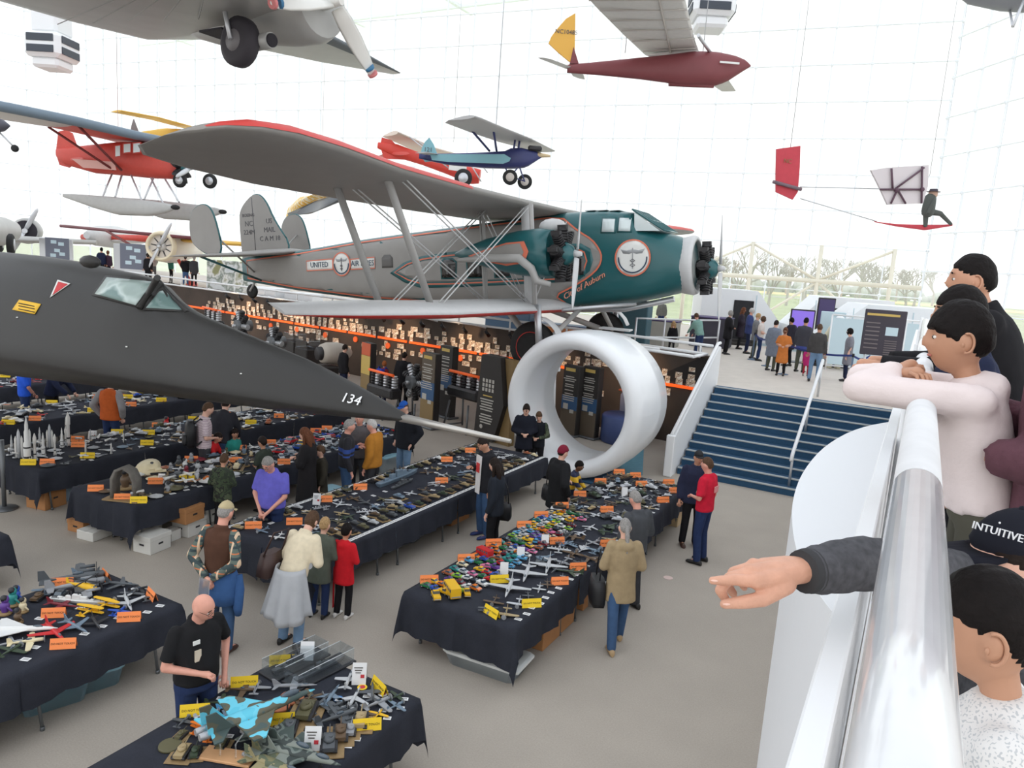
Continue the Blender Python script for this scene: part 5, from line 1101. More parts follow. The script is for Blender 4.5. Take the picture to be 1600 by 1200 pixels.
for lab, px, py, D, w in (('grey information panel on the deck behind the jet, left one', 88, 385, 45, 2.0), ('grey information panel on the deck between the visitors and the radial engine', 206, 392, 41.5, 2.0)):
    p = atd(px, py, D); t = thing('information_panel', lab, 'sign board', (p.x, p.y, DK2), .5); B().box((0, 0, 1.05), (w, .14, 2.1), ch=.02).obj('frame', ALU, t); B().box((.1, -.08, 1.45), (w * .72, .02, 1.4)).obj('print', mat('blue_grey_print', srgb(112, 116, 130), .6), t)
    b = B()
    for k, (x, z) in enumerate(((-.2, 1.9), (.25, 1.8), (.0, 1.4), (.3, 1.2), (-.25, 1.1))): b.box((.1 + x, -.095, z), (.34, .012, .2))
    b.obj('picture', MODB, t)
# ================================================================ PEOPLE
BAKE = bpy.data.scenes.new('bake')
def remesh(b, vox, it=3, fac=.5):
    """fuse closed, overlapping pieces into one continuous skin"""
    me = bpy.data.meshes.new('tmp'); me.from_pydata(b.v, [], b.f); me.update()
    o = bpy.data.objects.new('tmp', me); BAKE.collection.objects.link(o)
    r = o.modifiers.new('r', 'REMESH'); r.mode = 'VOXEL'; r.voxel_size = vox; r.use_smooth_shade = True
    if it: m = o.modifiers.new('s', 'SMOOTH'); m.factor = fac; m.iterations = it
    vl = BAKE.view_layers[0]; vl.update(); dg = vl.depsgraph; dg.update()
    out = bpy.data.meshes.new_from_object(o.evaluated_get(dg)); bpy.data.objects.remove(o); bpy.data.meshes.remove(me)
    c = B(); c.v = [tuple(v.co) for v in out.vertices]; c.f = [list(p.vertices) for p in out.polygons]; c.m = [0] * len(c.f); c.sm = [True] * len(c.f)
    bpy.data.meshes.remove(out); return c
SKINS = {k: mat('skin_' + k, srgb(*c), .55, noise=.04, nscale=30) for k, c in dict(fair=(226, 178, 156), pink=(222, 160, 140), tan=(200, 148, 120), olive=(188, 140, 112), brown=(122, 84, 62)).items()}
HAIRS = {k: mat('hair_' + k, srgb(*c), .6, noise=.3, nscale=60, bump=.35, spec=.15) for k, c in dict(black=(22, 17, 16), dark=(40, 31, 27), brown=(88, 66, 50), blond=(178, 146, 104), grey=(150, 146, 142), white=(196, 192, 188), auburn=(104, 64, 44), ginger=(176, 104, 60)).items()}
EYEW = mat('eye_white', srgb(232, 228, 222), .3); EYED = mat('eye_dark', srgb(30, 22, 18), .2); LIP = mat('lip', srgb(182, 110, 100), .5); BROW = mat('brow_dark', srgb(52, 40, 34), .8)
CL = {}
def cloth(name, c, rough=.92, noise=.10, nscale=14, bump=.15): 
    if name not in CL: CL[name] = mat('cloth_' + name, srgb(*c), rough, noise=noise, nscale=nscale, bump=bump, spec=.2)
    return CL[name]
JEANS = cloth('blue_jeans', (66, 92, 128)); LJEANS = cloth('light_jeans', (112, 140, 170)); DJEANS = cloth('dark_jeans', (42, 56, 92)); BLKC = cloth('black_cloth', (32, 31, 34)); NAVYC = cloth('navy_cloth', (36, 42, 66)); CHAR = cloth('charcoal_cloth', (62, 62, 66))
OLIV = cloth('olive_cloth', (84, 86, 74)); GREYC = cloth('grey_cloth', (120, 120, 122)); SHOEB = mat('black_shoe', srgb(30, 28, 28), .5); SHOEBR = mat('brown_shoe', srgb(74, 48, 38), .5); SHOEW = mat('white_shoe', srgb(220, 216, 212), .6); SHOET = mat('tan_shoe', srgb(178, 150, 112), .6)
ARMS = {'down': ((.06, -.03, -.29), (.08, .06, -.54)), 'front': ((.09, .0, -.28), (-.10, .20, -.32)), 'hold': ((.07, .03, -.28), (-.08, .25, -.2)), 'phone': ((.06, .12, -.25), (-.1, .28, .0)),
        'back': ((.11, -.11, -.27), (-.14, -.18, -.46)), 'pocket': ((.14, -.09, -.27), (.05, .05, -.5)), 'hip': ((.2, -.07, -.27), (.03, .07, -.46)), 'cross': ((.08, .06, -.28), (-.2, .2, -.2)),
        'table': ((.06, .15, -.25), (.0, .36, -.42)), 'face': ((.05, .16, -.22), (-.1, .25, .06)), 'fwd': ((.05, .18, -.2), (.0, .42, -.2)), 'lowfront': ((.05, .06, -.28), (-.12, .2, -.48))}
def head_pt(d, s):
    x, y, z = d; g = lambda v, c, w: math.exp(-((v - c) / w) ** 2)
    p = [.074 * x, .096 * y, .118 * z]
    if z < 0: p[0] *= 1 - .24 * (-z) ** 1.3; 
    if z < -.2 and y < 0: p[1] *= 1 - .45 * min(1, (-z - .2) / .6)
    if y > .2:
        f = min(1, (y - .2) / .4)
        p[1] += f * (.021 * g(x, 0, .17) * g(z, -.17, .17) + .012 * g(x, 0, .13) * g(z, .02, .16) - .009 * (g(x, .4, .2) + g(x, -.4, .2)) * g(z, .06, .13) + .004 * g(z, .24, .12) + .007 * g(x, 0, .3) * g(z, -.45, .07) + .006 * g(x, 0, .3) * g(z, -.56, .06) + .01 * g(x, 0, .3) * g(z, -.82, .14) + .004 * (g(x, .5, .2) + g(x, -.5, .2)) * g(z, -.2, .2))
        p[1] -= f * .006 * g(z, -.3, .5)
    return [c * s for c in p]
def sphere_dirs(n, k):
    D = []
    for i in range(k + 1):
        q = max(min(-PI / 2 + PI * i / k, PI / 2 - .015), -PI / 2 + .015)
        D.append([(math.cos(q) * math.cos(a), math.cos(q) * math.sin(a), math.sin(q)) for a in (2 * PI * j / n for j in range(n))])
    return D
def add_shell(b, M, s, fn, n=28, k=20, mi=0):
    b.loft([[M @ Vector([c * r for c in head_pt(d, s)]) for d, r in ((d, fn(d)) for d in row)] for row in sphere_dirs(n, k)], mi)
def limb(b, pts, rs, n=10):
    for (p, q), (r, t) in zip(zip(pts, pts[1:]), zip(rs, rs[1:])): b.cyl(p, q, r, t, n, round_=True)
def ell(c, ax, ay, M, n=16): return [M @ (Vector(c) + Vector((ax * math.cos(a), ay * math.sin(a), 0))) for a in (2 * PI * k / n for k in range(n))]
PEOPLE = {}
def person(label, head_px=None, h=1.72, face=0, z0=0.0, loc=None, w=1.0, lean=0, hp=0, hy=0, skin='fair', hair=('short', 'dark'), arms=('down', 'down'), top=None, bottom=None, shoes=None,
           legs='stand', vox=None, cap=None, child=False, belly=0, inner=None, twist=0, EW=None, glasses=False, hand_to=None, show_legs=True, sl_g=1):
    """top = (material, hem height, sleeve length 0..1, extra thickness[, sleeve material, hood])"""
    s = h / 1.75; hf = s * (1.05 + max(0, (1.6 - h)) * .5)
    L = Vector(loc) if loc is not None else None
    if L is None:
        drop = (1 - math.cos(math.radians(lean))) * .75 * s; L = atz(head_px[0], head_px[1], z0 + h - drop); L.z = z0
        fw = Vector((math.sin(math.radians(face)), math.cos(math.radians(face)), 0)); L -= fw * (math.sin(math.radians(lean)) * .62 * s)
    D = (L - Vector(CP)).length
    if vox is None: vox = max(.0145, 2.0 * D / FPX)
    t = thing('person', label, 'person', L, -math.radians(face)); t['person'] = 1
    # skeleton (facing +y)
    la = math.radians(lean); T = Matrix.Translation((0, 0, .93 * s)) @ Matrix.Rotation(-la, 4, 'X') @ Matrix.Rotation(math.radians(twist), 4, 'Z')
    if legs == 'sit': T = Matrix.Translation((0, 0, .50 * s)) @ Matrix.Rotation(-la, 4, 'X')
    if legs == 'kneel': T = Matrix.Translation((0, 0, .27 * s)) @ Matrix.Rotation(-la, 4, 'X')
    U = lambda x, y, z: T @ Vector((x * s, y * s, z * s))              # upper-body frame, origin at the hips
    neck = U(0, -.01, .55); HM = Matrix.Translation(U(0, .025, .55)) @ Matrix.Rotation(-la * .55 - math.radians(hp), 4, 'X') @ Matrix.Rotation(-math.radians(hy), 4, 'Z') @ Matrix.Translation((0, .012 * s, .135 * hf))
    sw = .168 * w
    jn = {}
    for sd, an in ((1, arms[0]), (-1, arms[1])):
        e, wr = (EW[0 if sd > 0 else 1] if EW and EW[0 if sd > 0 else 1] else ARMS[an]); sh = U(sd * sw, -.01, .475)
        R2 = Matrix.Rotation(-la * .35, 3, 'X')
        if hand_to and sd == 1:
            MI = (Matrix.Translation(L) @ Matrix.Rotation(-math.radians(face), 4, 'Z')).inverted(); jn[1] = (sh, MI @ hand_to[0], MI @ hand_to[1]); continue
        jn[sd] = (sh, sh + R2 @ Vector((sd * e[0] * s, e[1] * s, e[2] * s)), sh + R2 @ Vector((sd * wr[0] * s, wr[1] * s, wr[2] * s)))
    lg = {}
    for sd in (1, -1):
        if legs == 'walk': k, a = (V(sd * .1, .12 * sd, .5), V(sd * .1, .2 * sd, .085))
        elif legs == 'wide': k, a = (V(sd * .15, .03, .5), V(sd * .2, -.02, .085))
        elif legs == 'sit': k, a = (V(sd * .1, .42, .5), V(sd * .1, .42, .085))
        elif legs == 'kneel': k, a = (V(sd * .12, .17, .1), V(sd * .12, -.2, .09))
        else: k, a = (V(sd * .105, .025, .5), V(sd * .115, -.02, .085))
        hip = V(sd * .09, 0, {'sit': .5, 'kneel': .27}.get(legs, .92))
        lg[sd] = (hip * s, k * s, a * s)
    def torso(b, g, hem, up=.5, flare=0.0, n=18):
        tab = [(-.06, .165, .112), (.05, .158, .108 + belly), (.16, .152, .106 + belly * 1.1), (.3, .172, .115 + belly * .4), (.40, .172, .112), (.475, .148, .092), (.53, .085, .075)]
        R = []
        hb = hem / 1.0 - .93 if hem else -.06
        zs = [hb] + [z for z, _, _ in tab if z > hb + .02 and z <= up]
        if zs[-1] < up: zs.append(up)
        for z in zs:
            ax = interp([(q[0], q[1]) for q in tab], z) * w; ay = interp([(q[0], q[2]) for q in tab], z)
            if z < -.06: ax += (-.06 - z) * flare; ay += (-.06 - z) * flare * .8
            if z < -.05 and lean: M = Matrix.Translation((0, 0, .93 * s)) @ Matrix.Rotation(-la * max(0, 1 + (z + .05) * 2), 4, 'X')
            else: M = T
            gg = g * (1 if z < .5 else .5)
            R.append(ell((0, 0, z * s), (ax + gg) * s, (ay + gg) * s, M, n))
        b.loft(R, 0)
    # ---- body
    b = B(); torso(b, -.012, None, .5)
    b.cyl(U(0, -.015, .46), HM @ Vector((0, -.015 * hf, -.06 * hf)), .062 * s * (.85 if child else 1), .056 * s * (.9 if child else 1), 12, round_=True)
    add_shell(b, HM, hf, lambda d: 1.0, 24 if vox > .013 else 44, 18 if vox > .013 else 36)
    for sd in (1, -1):
        b.ball(HM @ Vector((sd * .075 * hf, -.008 * hf, -.008 * hf)), (.014 * hf, .022 * hf, .034 * hf), 10)
        sh, el, wr = jn[sd]; thick = 1.0 if not child else .9
        limb(b, [sh, el, wr], [.048 * s * thick, .040 * s * thick, .027 * s * thick])
        if show_legs: limb(b, lg[sd], [.085 * s, .055 * s, .036 * s]); b.cyl(lg[sd][2] + V(0, -.02 * s, -.03 * s), lg[sd][2] + V(0, .13 * s, -.05 * s), .035 * s, .028 * s, 8, round_=True)
        dr = (wr - el).normalized(); pe = wr + dr * .085 * s; b.cyl(wr, pe, .028 * s, .03 * s, 8, round_=True)
    body = remesh(b, vox, 2)
    for sd in ((1, -1) if not hand_to else (-1,)):                     # hands: four unequal fingers and a thumb, curled
        sh, el, wr = jn[sd]; dr = (wr - el).normalized(); pe = wr + dr * .085 * s
        side = dr.cross(Vector((0, 0, 1))); side = side.normalized() if side.length > .2 else Vector((1, 0, 0)); nn = side.cross(dr).normalized()
        if nn.z > 0 and abs(nn.z) > .3: nn = -nn
        for k, (ln, off) in enumerate(((.07, -.03), (.08, -.01), (.075, .01), (.058, .03))):
            q0 = pe + side * off * s; q1 = q0 + (dr * .8 + nn * .35) * ln * .55 * s; q2 = q1 + (dr * .3 + nn * .8) * ln * .5 * s
            body.tube([q0 - dr * .01 * s, q1, q2], [.010 * s, .0095 * s, .007 * s], 6)
        tb = wr + dr * .03 * s - side * .028 * s * sd; body.tube([tb, tb - side * .03 * s * sd + dr * .03 * s + nn * .01 * s, tb - side * .025 * s * sd + dr * .065 * s + nn * .03 * s], [.013 * s, .011 * s, .008 * s], 6)
    if vox < .013:
        for sd in (1, -1): body.tube([HM @ Vector((sd * (.086 - .004 * math.cos(a)) * hf, (-.010 - .019 * math.cos(a)) * hf, (-.008 + .031 * math.sin(a)) * hf)) for a in (-1.9 + 3.9 * k / 14 for k in range(15))], .0042 * hf, 6); body.ball(HM @ Vector((sd * .0865 * hf, .002 * hf, -.014 * hf)), (.004 * hf, .005 * hf, .008 * hf), 8)
    for sd in (1, -1):
        e = HM @ Vector((sd * .029 * hf, .0715 * hf, .006 * hf)); fwd = (HM.to_3x3() @ Vector((0, 1, 0)))
        body.ball(e, (.0125 * hf, .0125 * hf, .008 * hf), 10, 1); body.ball(e + fwd * .0058 * hf, .0078 * hf, 8, 2)
        body.loft([[HM @ Vector((sd * x * hf, (.0905 - .25 * (x - .03) ** 2 * 10) * hf, (zz + .002) * hf)) for zz in (.030, .037)] + [HM @ Vector((sd * x * hf, (.084 - .25 * (x - .03) ** 2 * 10) * hf, zz * hf)) for zz in (.037, .030)] for x in (.012, .025, .038, .048)], 4)
    body.ball(HM @ Vector((0, .0835 * hf, -.056 * hf)), (.021 * hf, .008 * hf, .0055 * hf), 10, 3)
    o = body.obj('body', [SKINS[skin], EYEW, EYED, LIP, HAIRS['dark'] if hair[1] in ('black', 'dark') else BROW], t)
    # ---- hair
    st, hc = hair
    hm = HAIRS[hc] if hc in HAIRS else hc
    if st not in ('bald', 'none'):
        fr, si, ba, th = {'short': (.56, .02, -.42, .055), 'bowl': (.30, -.18, -.5, .10), 'long': (.55, -.5, -.75, .09), 'pony': (.6, .05, -.45, .045), 'bob': (.5, -.65, -.75, .12), 'fringe': (.9, -.1, -.45, .03), 'boy': (.42, -.02, -.45, .075)}[st]
        def hfn(d):
            x, y, z = d; hl = si + (fr - si) * max(0, y) ** .8 if y > 0 else si + (ba - si) * min(1, -y * 1.4)
            if y > .1 and abs(x) < .95 and st in ('short', 'boy', 'pony', 'fringe'): hl += .0
            u = max(0, min(1, (z - hl) / .10 + .5)); jag = .02 * math.sin(13 * x + 7 * y) * math.sin(9 * z + 4 * x)
            return .93 + (.07 + th * (.6 + .6 * max(0, z)) + jag) * (u * u * (3 - 2 * u))
        hb = B(); add_shell(hb, HM, hf, hfn, 40 if vox < .02 else 28, 30 if vox < .02 else 20)
        if st == 'long':
            for x in (-.055, 0, .055): limb(hb, [HM @ Vector((x * hf, -.055 * hf, .0)), HM @ Vector((x * 1.2 * hf, -.085 * hf, -.13 * hf)), HM @ Vector((x * 1.1 * hf, -.085 * hf, -.30 * hf))], [.05 * hf, .045 * hf, .022 * hf])
            for x in (-.07, .07): limb(hb, [HM @ Vector((x * hf, -.01 * hf, 0)), HM @ Vector((x * 1.1 * hf, .0, -.14 * hf)), HM @ Vector((x * 1.1 * hf, .01 * hf, -.26 * hf))], [.03 * hf, .028 * hf, .014 * hf])
        if st == 'pony': limb(hb, [HM @ Vector((0, -.09 * hf, .02 * hf)), HM @ Vector((0, -.13 * hf, -.08 * hf)), HM @ Vector((0, -.14 * hf, -.28 * hf))], [.025 * hf, .03 * hf, .012 * hf])
        hb.obj('hair', hm, t)
    if cap:
        ck, cm = cap[:2]; cb = B(); bk = cap[2] if len(cap) > 2 else 1
        if ck == 'beanie': add_shell(cb, HM, hf, lambda d: .9 + .24 * max(0, min(1, (d[2] - .12 + (d[1] < 0) * .2) / .12)) )
        else:
            add_shell(cb, HM, hf, lambda d: .9 + .2 * max(0, min(1, (d[2] - .3) / .1)))
            sg = -1 if ck == 'cap_back' else 1
            R = []
            for k in range(9):
                a = -1.1 + 2.2 * k / 8; r0, r1 = .085, .085 + .075 * bk * math.cos(a * .75)
                R.append([HM @ Vector((math.sin(a) * .075 * hf, sg * math.cos(a) * r0 * hf, .043 * hf)), HM @ Vector((math.sin(a) * (.082) * hf, sg * math.cos(a) * r1 * hf * 1.05, .028 * hf)), HM @ Vector((math.sin(a) * .082 * hf, sg * math.cos(a) * r1 * hf * 1.05, .022 * hf)), HM @ Vector((math.sin(a) * .075 * hf, sg * math.cos(a) * r0 * hf, .035 * hf))])
            cb.loft(R, 0); cb.ball(HM @ Vector((0, 0, .128 * hf)), .008 * hf, 6)
        cb.obj('beanie' if ck == 'beanie' else 'cap', cm, t)
    if glasses:
        gb = B()
        for sd in (1, -1): gb.tube([HM @ Vector((sd * (.031 + .022 * math.cos(a)) * hf, .096 * hf, (.008 + .017 * math.sin(a)) * hf)) for a in (2 * PI * k / 10 for k in range(11))], .0018 * hf, 4); gb.cyl(HM @ Vector((sd * .053 * hf, .094 * hf, .012 * hf)), HM @ Vector((sd * .076 * hf, .0, .01 * hf)), .0018 * hf, n=4)
        gb.cyl(HM @ Vector((-.01 * hf, .1 * hf, .01 * hf)), HM @ Vector((.01 * hf, .1 * hf, .01 * hf)), .002 * hf, n=4); gb.obj('glasses', BLACK, t)
    # ---- clothes
    if inner is not None:
        b = B(); torso(b, .006, .9, .52); remesh(b, max(vox, .018), 1).obj('shirt', inner, t)
    if top is not None:
        tm, hem, sl, g = top[:4]; slm = top[4] if len(top) > 4 and top[4] is not None else None
        b = B(); sb = B() if slm is not None else b; torso(b, .010 + g * .8, hem, .505, .10 if hem < .8 else .04)
        if hem < .66 and legs != 'sit': pass
        b.cyl(U(0, -.02, .47), U(0, -.005, .565), (.085 + g * .4) * s, (.072 + g * .4) * s, 14)
        if len(top) > 5: b.ball(U(0, -.095, .49), (.11 * s, .06 * s, .08 * s), 12); b.ball(U(0, -.04, .53), (.095 * s, .09 * s, .04 * s), 12)
        for sd in (1, -1):
            sh, el, wr = jn[sd]; r0, r1, r2 = (.058 + g * .55) * s, (.05 + g * .6) * s, (.038 + g * .6) * s
            b.ball(sh, r0, 10)
            if sl >= .9: limb(sb, [sh, el], [r0, r1]); sb.cyl(el, el, r1, n=8) if False else None; sb.cyl(el, el + (wr - el) * min(1, sl), r1, r2, 12); sb.ball(el, r1 * 1.02, 10)
            elif sl > 0: sb.cyl(sh, sh + (el - sh) * sl * 1.6, r0, r1 * 1.12, 12)
        c = remesh(b, max(vox, .0145), 3); c.obj('jacket' if sl >= .9 else 'shirt', tm, t)
        if slm is not None: remesh(sb, max(vox, .0145), 2).obj('sleeves', slm, t)
    if bottom is not None and show_legs:
        b = B(); R = []
        for z, ax, ay in ((.86, .165, .118), (.93, .168, .116), (1.0, .162, .113)): R.append(ell((0, 0, (z - .0) * s), (ax * w + .008) * s, (ay + .008 + belly * .5) * s, Matrix.Translation((0, 0, {'sit': -.43, 'kneel': -.64}.get(legs, 0) * s))))
        b.loft(R, 0)
        for sd in (1, -1):
            hp_, kn, an = lg[sd]; limb(b, [hp_ - V(0, 0, .02 * s), kn], [.098 * s, .072 * s]); b.cyl(kn, an + V(0, 0, -.03 * s), .072 * s, .062 * s, 12); b.ball(kn, .073 * s, 10)
        remesh(b, max(vox, .0145), 2).obj('trousers', bottom, t)
    if shoes is not None and show_legs:
        for sd in (1, -1):
            a = lg[sd][2]; b = B(); R = []
            for y, ww, hh in ((-.085, .02, .05), (-.07, .036, .085), (-.02, .040, .09), (.05, .043, .07), (.12, .046, .055), (.165, .036, .045), (.185, .015, .025)):
                R.append([(a.x + ww * s * math.cos(q), a.y + y * s, (a.z - .085 * s) + hh * s * .5 * (1 + math.sin(q)) + .002) for q in (2 * PI * k / 12 for k in range(12))])
            b.loft(R, 0); b.obj('shoe', shoes, t)
    PEOPLE[label] = (t, HM, jn, T, s); return t
# ---- visitors on the main floor (sighted at the top of the head)
BRV = cloth('brown_vest', (84, 58, 46)); PLAID = stripe_mat('plaid_shirt', srgb(92, 104, 96), [(.0, .25, srgb(52, 66, 70)), (.5, .62, srgb(206, 120, 76))], 2, freq=9, second=[(0, .0, .2, srgb(216, 190, 160), 9), (1, .4, .6, srgb(58, 72, 74), 9)])
p = person('man in a brown quilted vest, plaid sleeves and beige cap, hands behind his back', (347, 785), 1.8, -12, w=1.05, lean=3, hp=10, skin='pink', hair=('short', 'grey'), cap=('cap', mat('beige_cap', srgb(186, 170, 132), .9)), arms=('back', 'back'), top=(BRV, .93, 1.0, .014, PLAID), bottom=JEANS, shoes=SHOEBR)
b = B(); b.loft([ell((0, 0, z * 1.03), ax, ay, Matrix.Identity(4)) for z, ax, ay in ((.98, .19, .135), (.9, .215, .16), (.75, .22, .165), (.62, .225, .16))], 0, cap=False); b.tube([(.2, .06, .96), (.24, .03, .8), (.25, .0, .6), (.24, .02, .5)], [.05, .06, .055, .04]); b.tube([(-.2, .06, .96), (-.23, .03, .8), (-.23, .0, .64)], [.05, .055, .04])
o = b.obj('tied_denim_jacket', cloth('denim_jacket', (62, 96, 146)), p); o['label'] = 'blue denim jacket tied round the waist'; o.modifiers.new('t', 'SOLIDIFY').thickness = .012
o = B().prism([(-.07, -.1), (.07, -.12), (.08, .08), (-.05, .1)], .01, 0, Matrix(((1, 0, 0, 0), (0, 0, 1, 0), (0, 1, 0, 0), (0, 0, 0, 1)))).obj('plastic_bag', glass('bag_film', (.9, .95, .92), .35, .12), None, PEOPLE[p['label']][0].location + Matrix.Rotation(math.radians(12), 3, 'Z') @ V(.02, -.30, .93), math.radians(12)); tag(o, 'clear plastic bag held behind the back of the man in the brown vest', 'bag')
p = person('bald man in a black polo shirt with a badge, hands at his belt', (309, 919), 1.78, 100, w=1.08, lean=2, hp=20, hy=-20, belly=.05, skin='pink', hair=('bald', 'white'), arms=('front', 'pocket'), top=(cloth('black_polo', (34, 34, 36)), .93, .5, .012), bottom=DJEANS, shoes=SHOEB, glasses=True)
B().box((.07, .158, 1.24), (.055, .012, .1)).obj('badge', mat('badge_print', srgb(214, 200, 180), .5), p); B().box((.08, .152, 1.36), (.06, .01, .035)).obj('embroidery', WHT, p)
p = person('woman in a cream sweater bending over the table, grey jacket tied at her waist', (482, 800), 1.66, -8, lean=28, hp=15, skin='fair', hair=('bob', 'brown'), arms=('front', 'front'), top=(cloth('cream_sweater', (226, 212, 184)), .93, 1, .03), bottom=LJEANS, shoes=SHOEB)
b = B(); R = []
for k in range(11):                                                  # coat hanging from the waist behind her, wide at the hem, with folds
    a0 = k / 10; z = 1.0 - .52 * a0; R.append([V((.175 + .12 * a0) * math.cos(q) * (1 + .10 * a0 * math.sin(9 * q)), -.05 * a0 - .03 + (.15 + .10 * a0) * math.sin(q) * (1 + .12 * a0 * math.sin(9 * q + 1)), z - .10 * a0 * abs(math.sin(1.5 * q))) for q in (PI * .95 + PI * 1.1 * m / 36 for m in range(37))])
b.loft(R, 0, cap=False, closed=False); b.tube([(-.18, .08, 1.0), (0, .17, .98), (.18, .08, 1.0)], .04); b.tube([(-.05, .17, .98), (-.09, .2, .75), (-.08, .2, .6)], [.04, .045, .03])
o = b.obj('tied_jacket', mat('silver_grey_jacket', srgb(176, 178, 182), .55, noise=.08, bump=.5, nscale=6), p); o['label'] = 'shiny grey jacket tied round the waist'; o.modifiers.new('t', 'SOLIDIFY').thickness = .012
q = p.location; bgm = mat('brown_leather', srgb(70, 50, 46), .5, noise=.1)
t = thing('shoulder_bag', 'dark brown leather shoulder bag of the woman in the cream sweater', 'bag', q + Matrix.Rotation(math.radians(8), 3, 'Z') @ V(-.3, -.02, .98), math.radians(8)); B().loft([[(x * 1, y, z) for x, y, z in ((-.07 * k, -.16 * k, zz), (.07 * k, -.16 * k, zz), (.09 * k, 0, zz), (.07 * k, .16 * k, zz), (-.07 * k, .16 * k, zz), (-.09 * k, 0, zz))] for k, zz in ((.8, -.16), (1.1, -.13), (1, .0), (.75, .14))], 0).obj('pouch', bgm, t); B().tube([(0, -.14, .12), (.08, -.05, .4), (.16, .12, .42), (.05, .14, .12)], .012).obj('strap', bgm, t)
person('child in a grey-green puffer jacket beside the woman in cream', (506, 812), 1.3, -15, skin='fair', hair=('short', 'blond'), child=True, lean=8, arms=('front', 'front'), top=(cloth('grey_green_puffer', (92, 98, 88), bump=.5), .66, 1, .035), bottom=DJEANS, shoes=SHOEB)
p = person('boy in a red hooded top and black track trousers at the middle table', (540, 822), 1.24, -10, skin='tan', hair=('boy', 'black'), child=True, arms=('front', 'front'), top=(cloth('red_hoodie', (206, 34, 44)), .66, 1, .02, None, 1), bottom=BLKC, shoes=SHOEW)
for sd in (-1,): B().box((sd * .145, .0, .38), (.008, .03, .56)).obj('red_stripe', CL['red_hoodie'], p)
person('grey-haired man in a violet polo shirt looking at something in his hands', (426, 706), 1.76, 165, w=1.15, belly=.05, hp=32, skin='pink', hair=('short', 'grey'), arms=('lowfront', 'lowfront'), top=(cloth('violet_polo', (108, 104, 200)), .93, .55, .018), bottom=DJEANS, shoes=SHOEB, glasses=True)
person('boy in a camouflage jacket standing by the figure table', (348, 712), 1.3, -30, child=True, skin='tan', hair=('boy', 'brown'), hp=15, arms=('front', 'front'), top=(ramp_mat('camo_jacket', [srgb(44, 52, 40), srgb(62, 76, 52), srgb(34, 36, 32), srgb(78, 88, 64)], 9), .72, 1, .03, None, 1), bottom=BLKC, shoes=SHOEB)
person('dark-haired boy in a dark green shirt between the tables', (412, 684), 1.35, -95, child=True, skin='tan', hair=('boy', 'dark'), arms=('front', 'front'), top=(cloth('dark_green_shirt', (60, 66, 58)), .8, .6, .015), bottom=BLKC, shoes=SHOEB)
person('woman with long auburn hair in a long black coat, arms folded', (482, 668), 1.7, -115, skin='fair', hair=('long', 'auburn'), hp=8, arms=('cross', 'cross'), top=(cloth('long_black_coat', (36, 34, 36)), .42, 1, .04), bottom=BLKC, shoes=SHOEB)
person('child in a dark olive coat beside the woman with auburn hair', (503, 698), 1.3, -140, child=True, skin='fair', hair=('boy', 'brown'), arms=('down', 'down'), top=(cloth('dark_olive_coat', (58, 54, 46)), .5, 1, .04), bottom=BLKC, shoes=SHOEB)
person('grey-haired man in a black sweater with a blue chest stripe', (543, 655), 1.76, 40, w=1.12, skin='pink', hair=('short', 'grey'), arms=('down', 'hold'), top=(stripe_mat('blue_stripe_sweater', srgb(34, 34, 40), [(1.20, 1.27, srgb(46, 72, 140)), (1.13, 1.16, srgb(46, 72, 140))], 2), .9, 1, .025), bottom=JEANS, shoes=SHOEB)
person('man in a mustard bomber jacket with white hair', (586, 655), 1.72, -105, w=1.12, skin='pink', hair=('short', 'white'), hp=8, arms=('hold', 'down'), top=(cloth('mustard_jacket', (182, 122, 48), bump=.3), .85, 1, .04), bottom=CHAR, shoes=SHOEB)
person('man in a grey jacket half hidden between the striped sweater and the mustard jacket', (563, 643), 1.74, 160, skin='pink', hair=('short', 'brown'), arms=('hold', 'down'), top=(cloth('mid_grey_jacket', (92, 88, 90)), .85, 1, .03), bottom=CHAR, shoes=SHOEB)
person('man in a blue baseball cap and black jacket, hands in his pockets', (636, 625), 1.8, 190, w=1.1, skin='fair', hp=15, hair=('short', 'brown'), cap=('cap', cloth('royal_blue_cap', (40, 90, 176))), arms=('pocket', 'pocket'), top=(cloth('black_jacket', (34, 36, 42)), .78, 1, .04), bottom=LJEANS, shoes=SHOEB)
p = person('man in a pale checked shirt wearing a black backpack', (319, 628), 1.78, 30, skin='fair', hair=('short', 'brown'), hp=12, arms=('front', 'front'), top=(stripe_mat('pale_check_shirt', srgb(206, 190, 194), [(0, .35, srgb(176, 156, 164))], 2, freq=22, second=[(0, 0, .35, srgb(190, 172, 178), 22)]), .9, .55, .015), bottom=CHAR, shoes=SHOEB)
def backpack(owner, label, m, z=1.2):
    q = PEOPLE[owner['label']][0]; t = thing('backpack', label, 'backpack', q.location + q.rotation_euler.to_matrix() @ V(0, -.22, z), q.rotation_euler.z)
    B().loft([[(sx * .15 * k, sy * .08 * k - .02, zz) for sx, sy in ((-1, -.6), (-.6, -1), (.6, -1), (1, -.6), (1, 1), (-1, 1))] for k, zz in ((.7, -.26), (1, -.2), (1.05, .0), (.95, .16), (.6, .25))], 0).obj('bag', m, t)
    B().loft([[(sx * .11 * k, sy * .03 - .115, zz) for sx, sy in ((-1, -1), (1, -1), (1, 1), (-1, 1))] for k, zz in ((.9, -.2), (1, -.15), (.9, .0))], 0).obj('pocket', m, t)
    for sd in (-.1, .1): B().tube([(sd, .03, .2), (sd * 1.2, .14, .29), (sd * 1.3, .26, .2), (sd * 1.4, .27, -.05), (sd * 1.5, .06, -.2)], .016).obj('strap', m, t)
backpack(p, 'black backpack on the man in the pale checked shirt', BLACK)
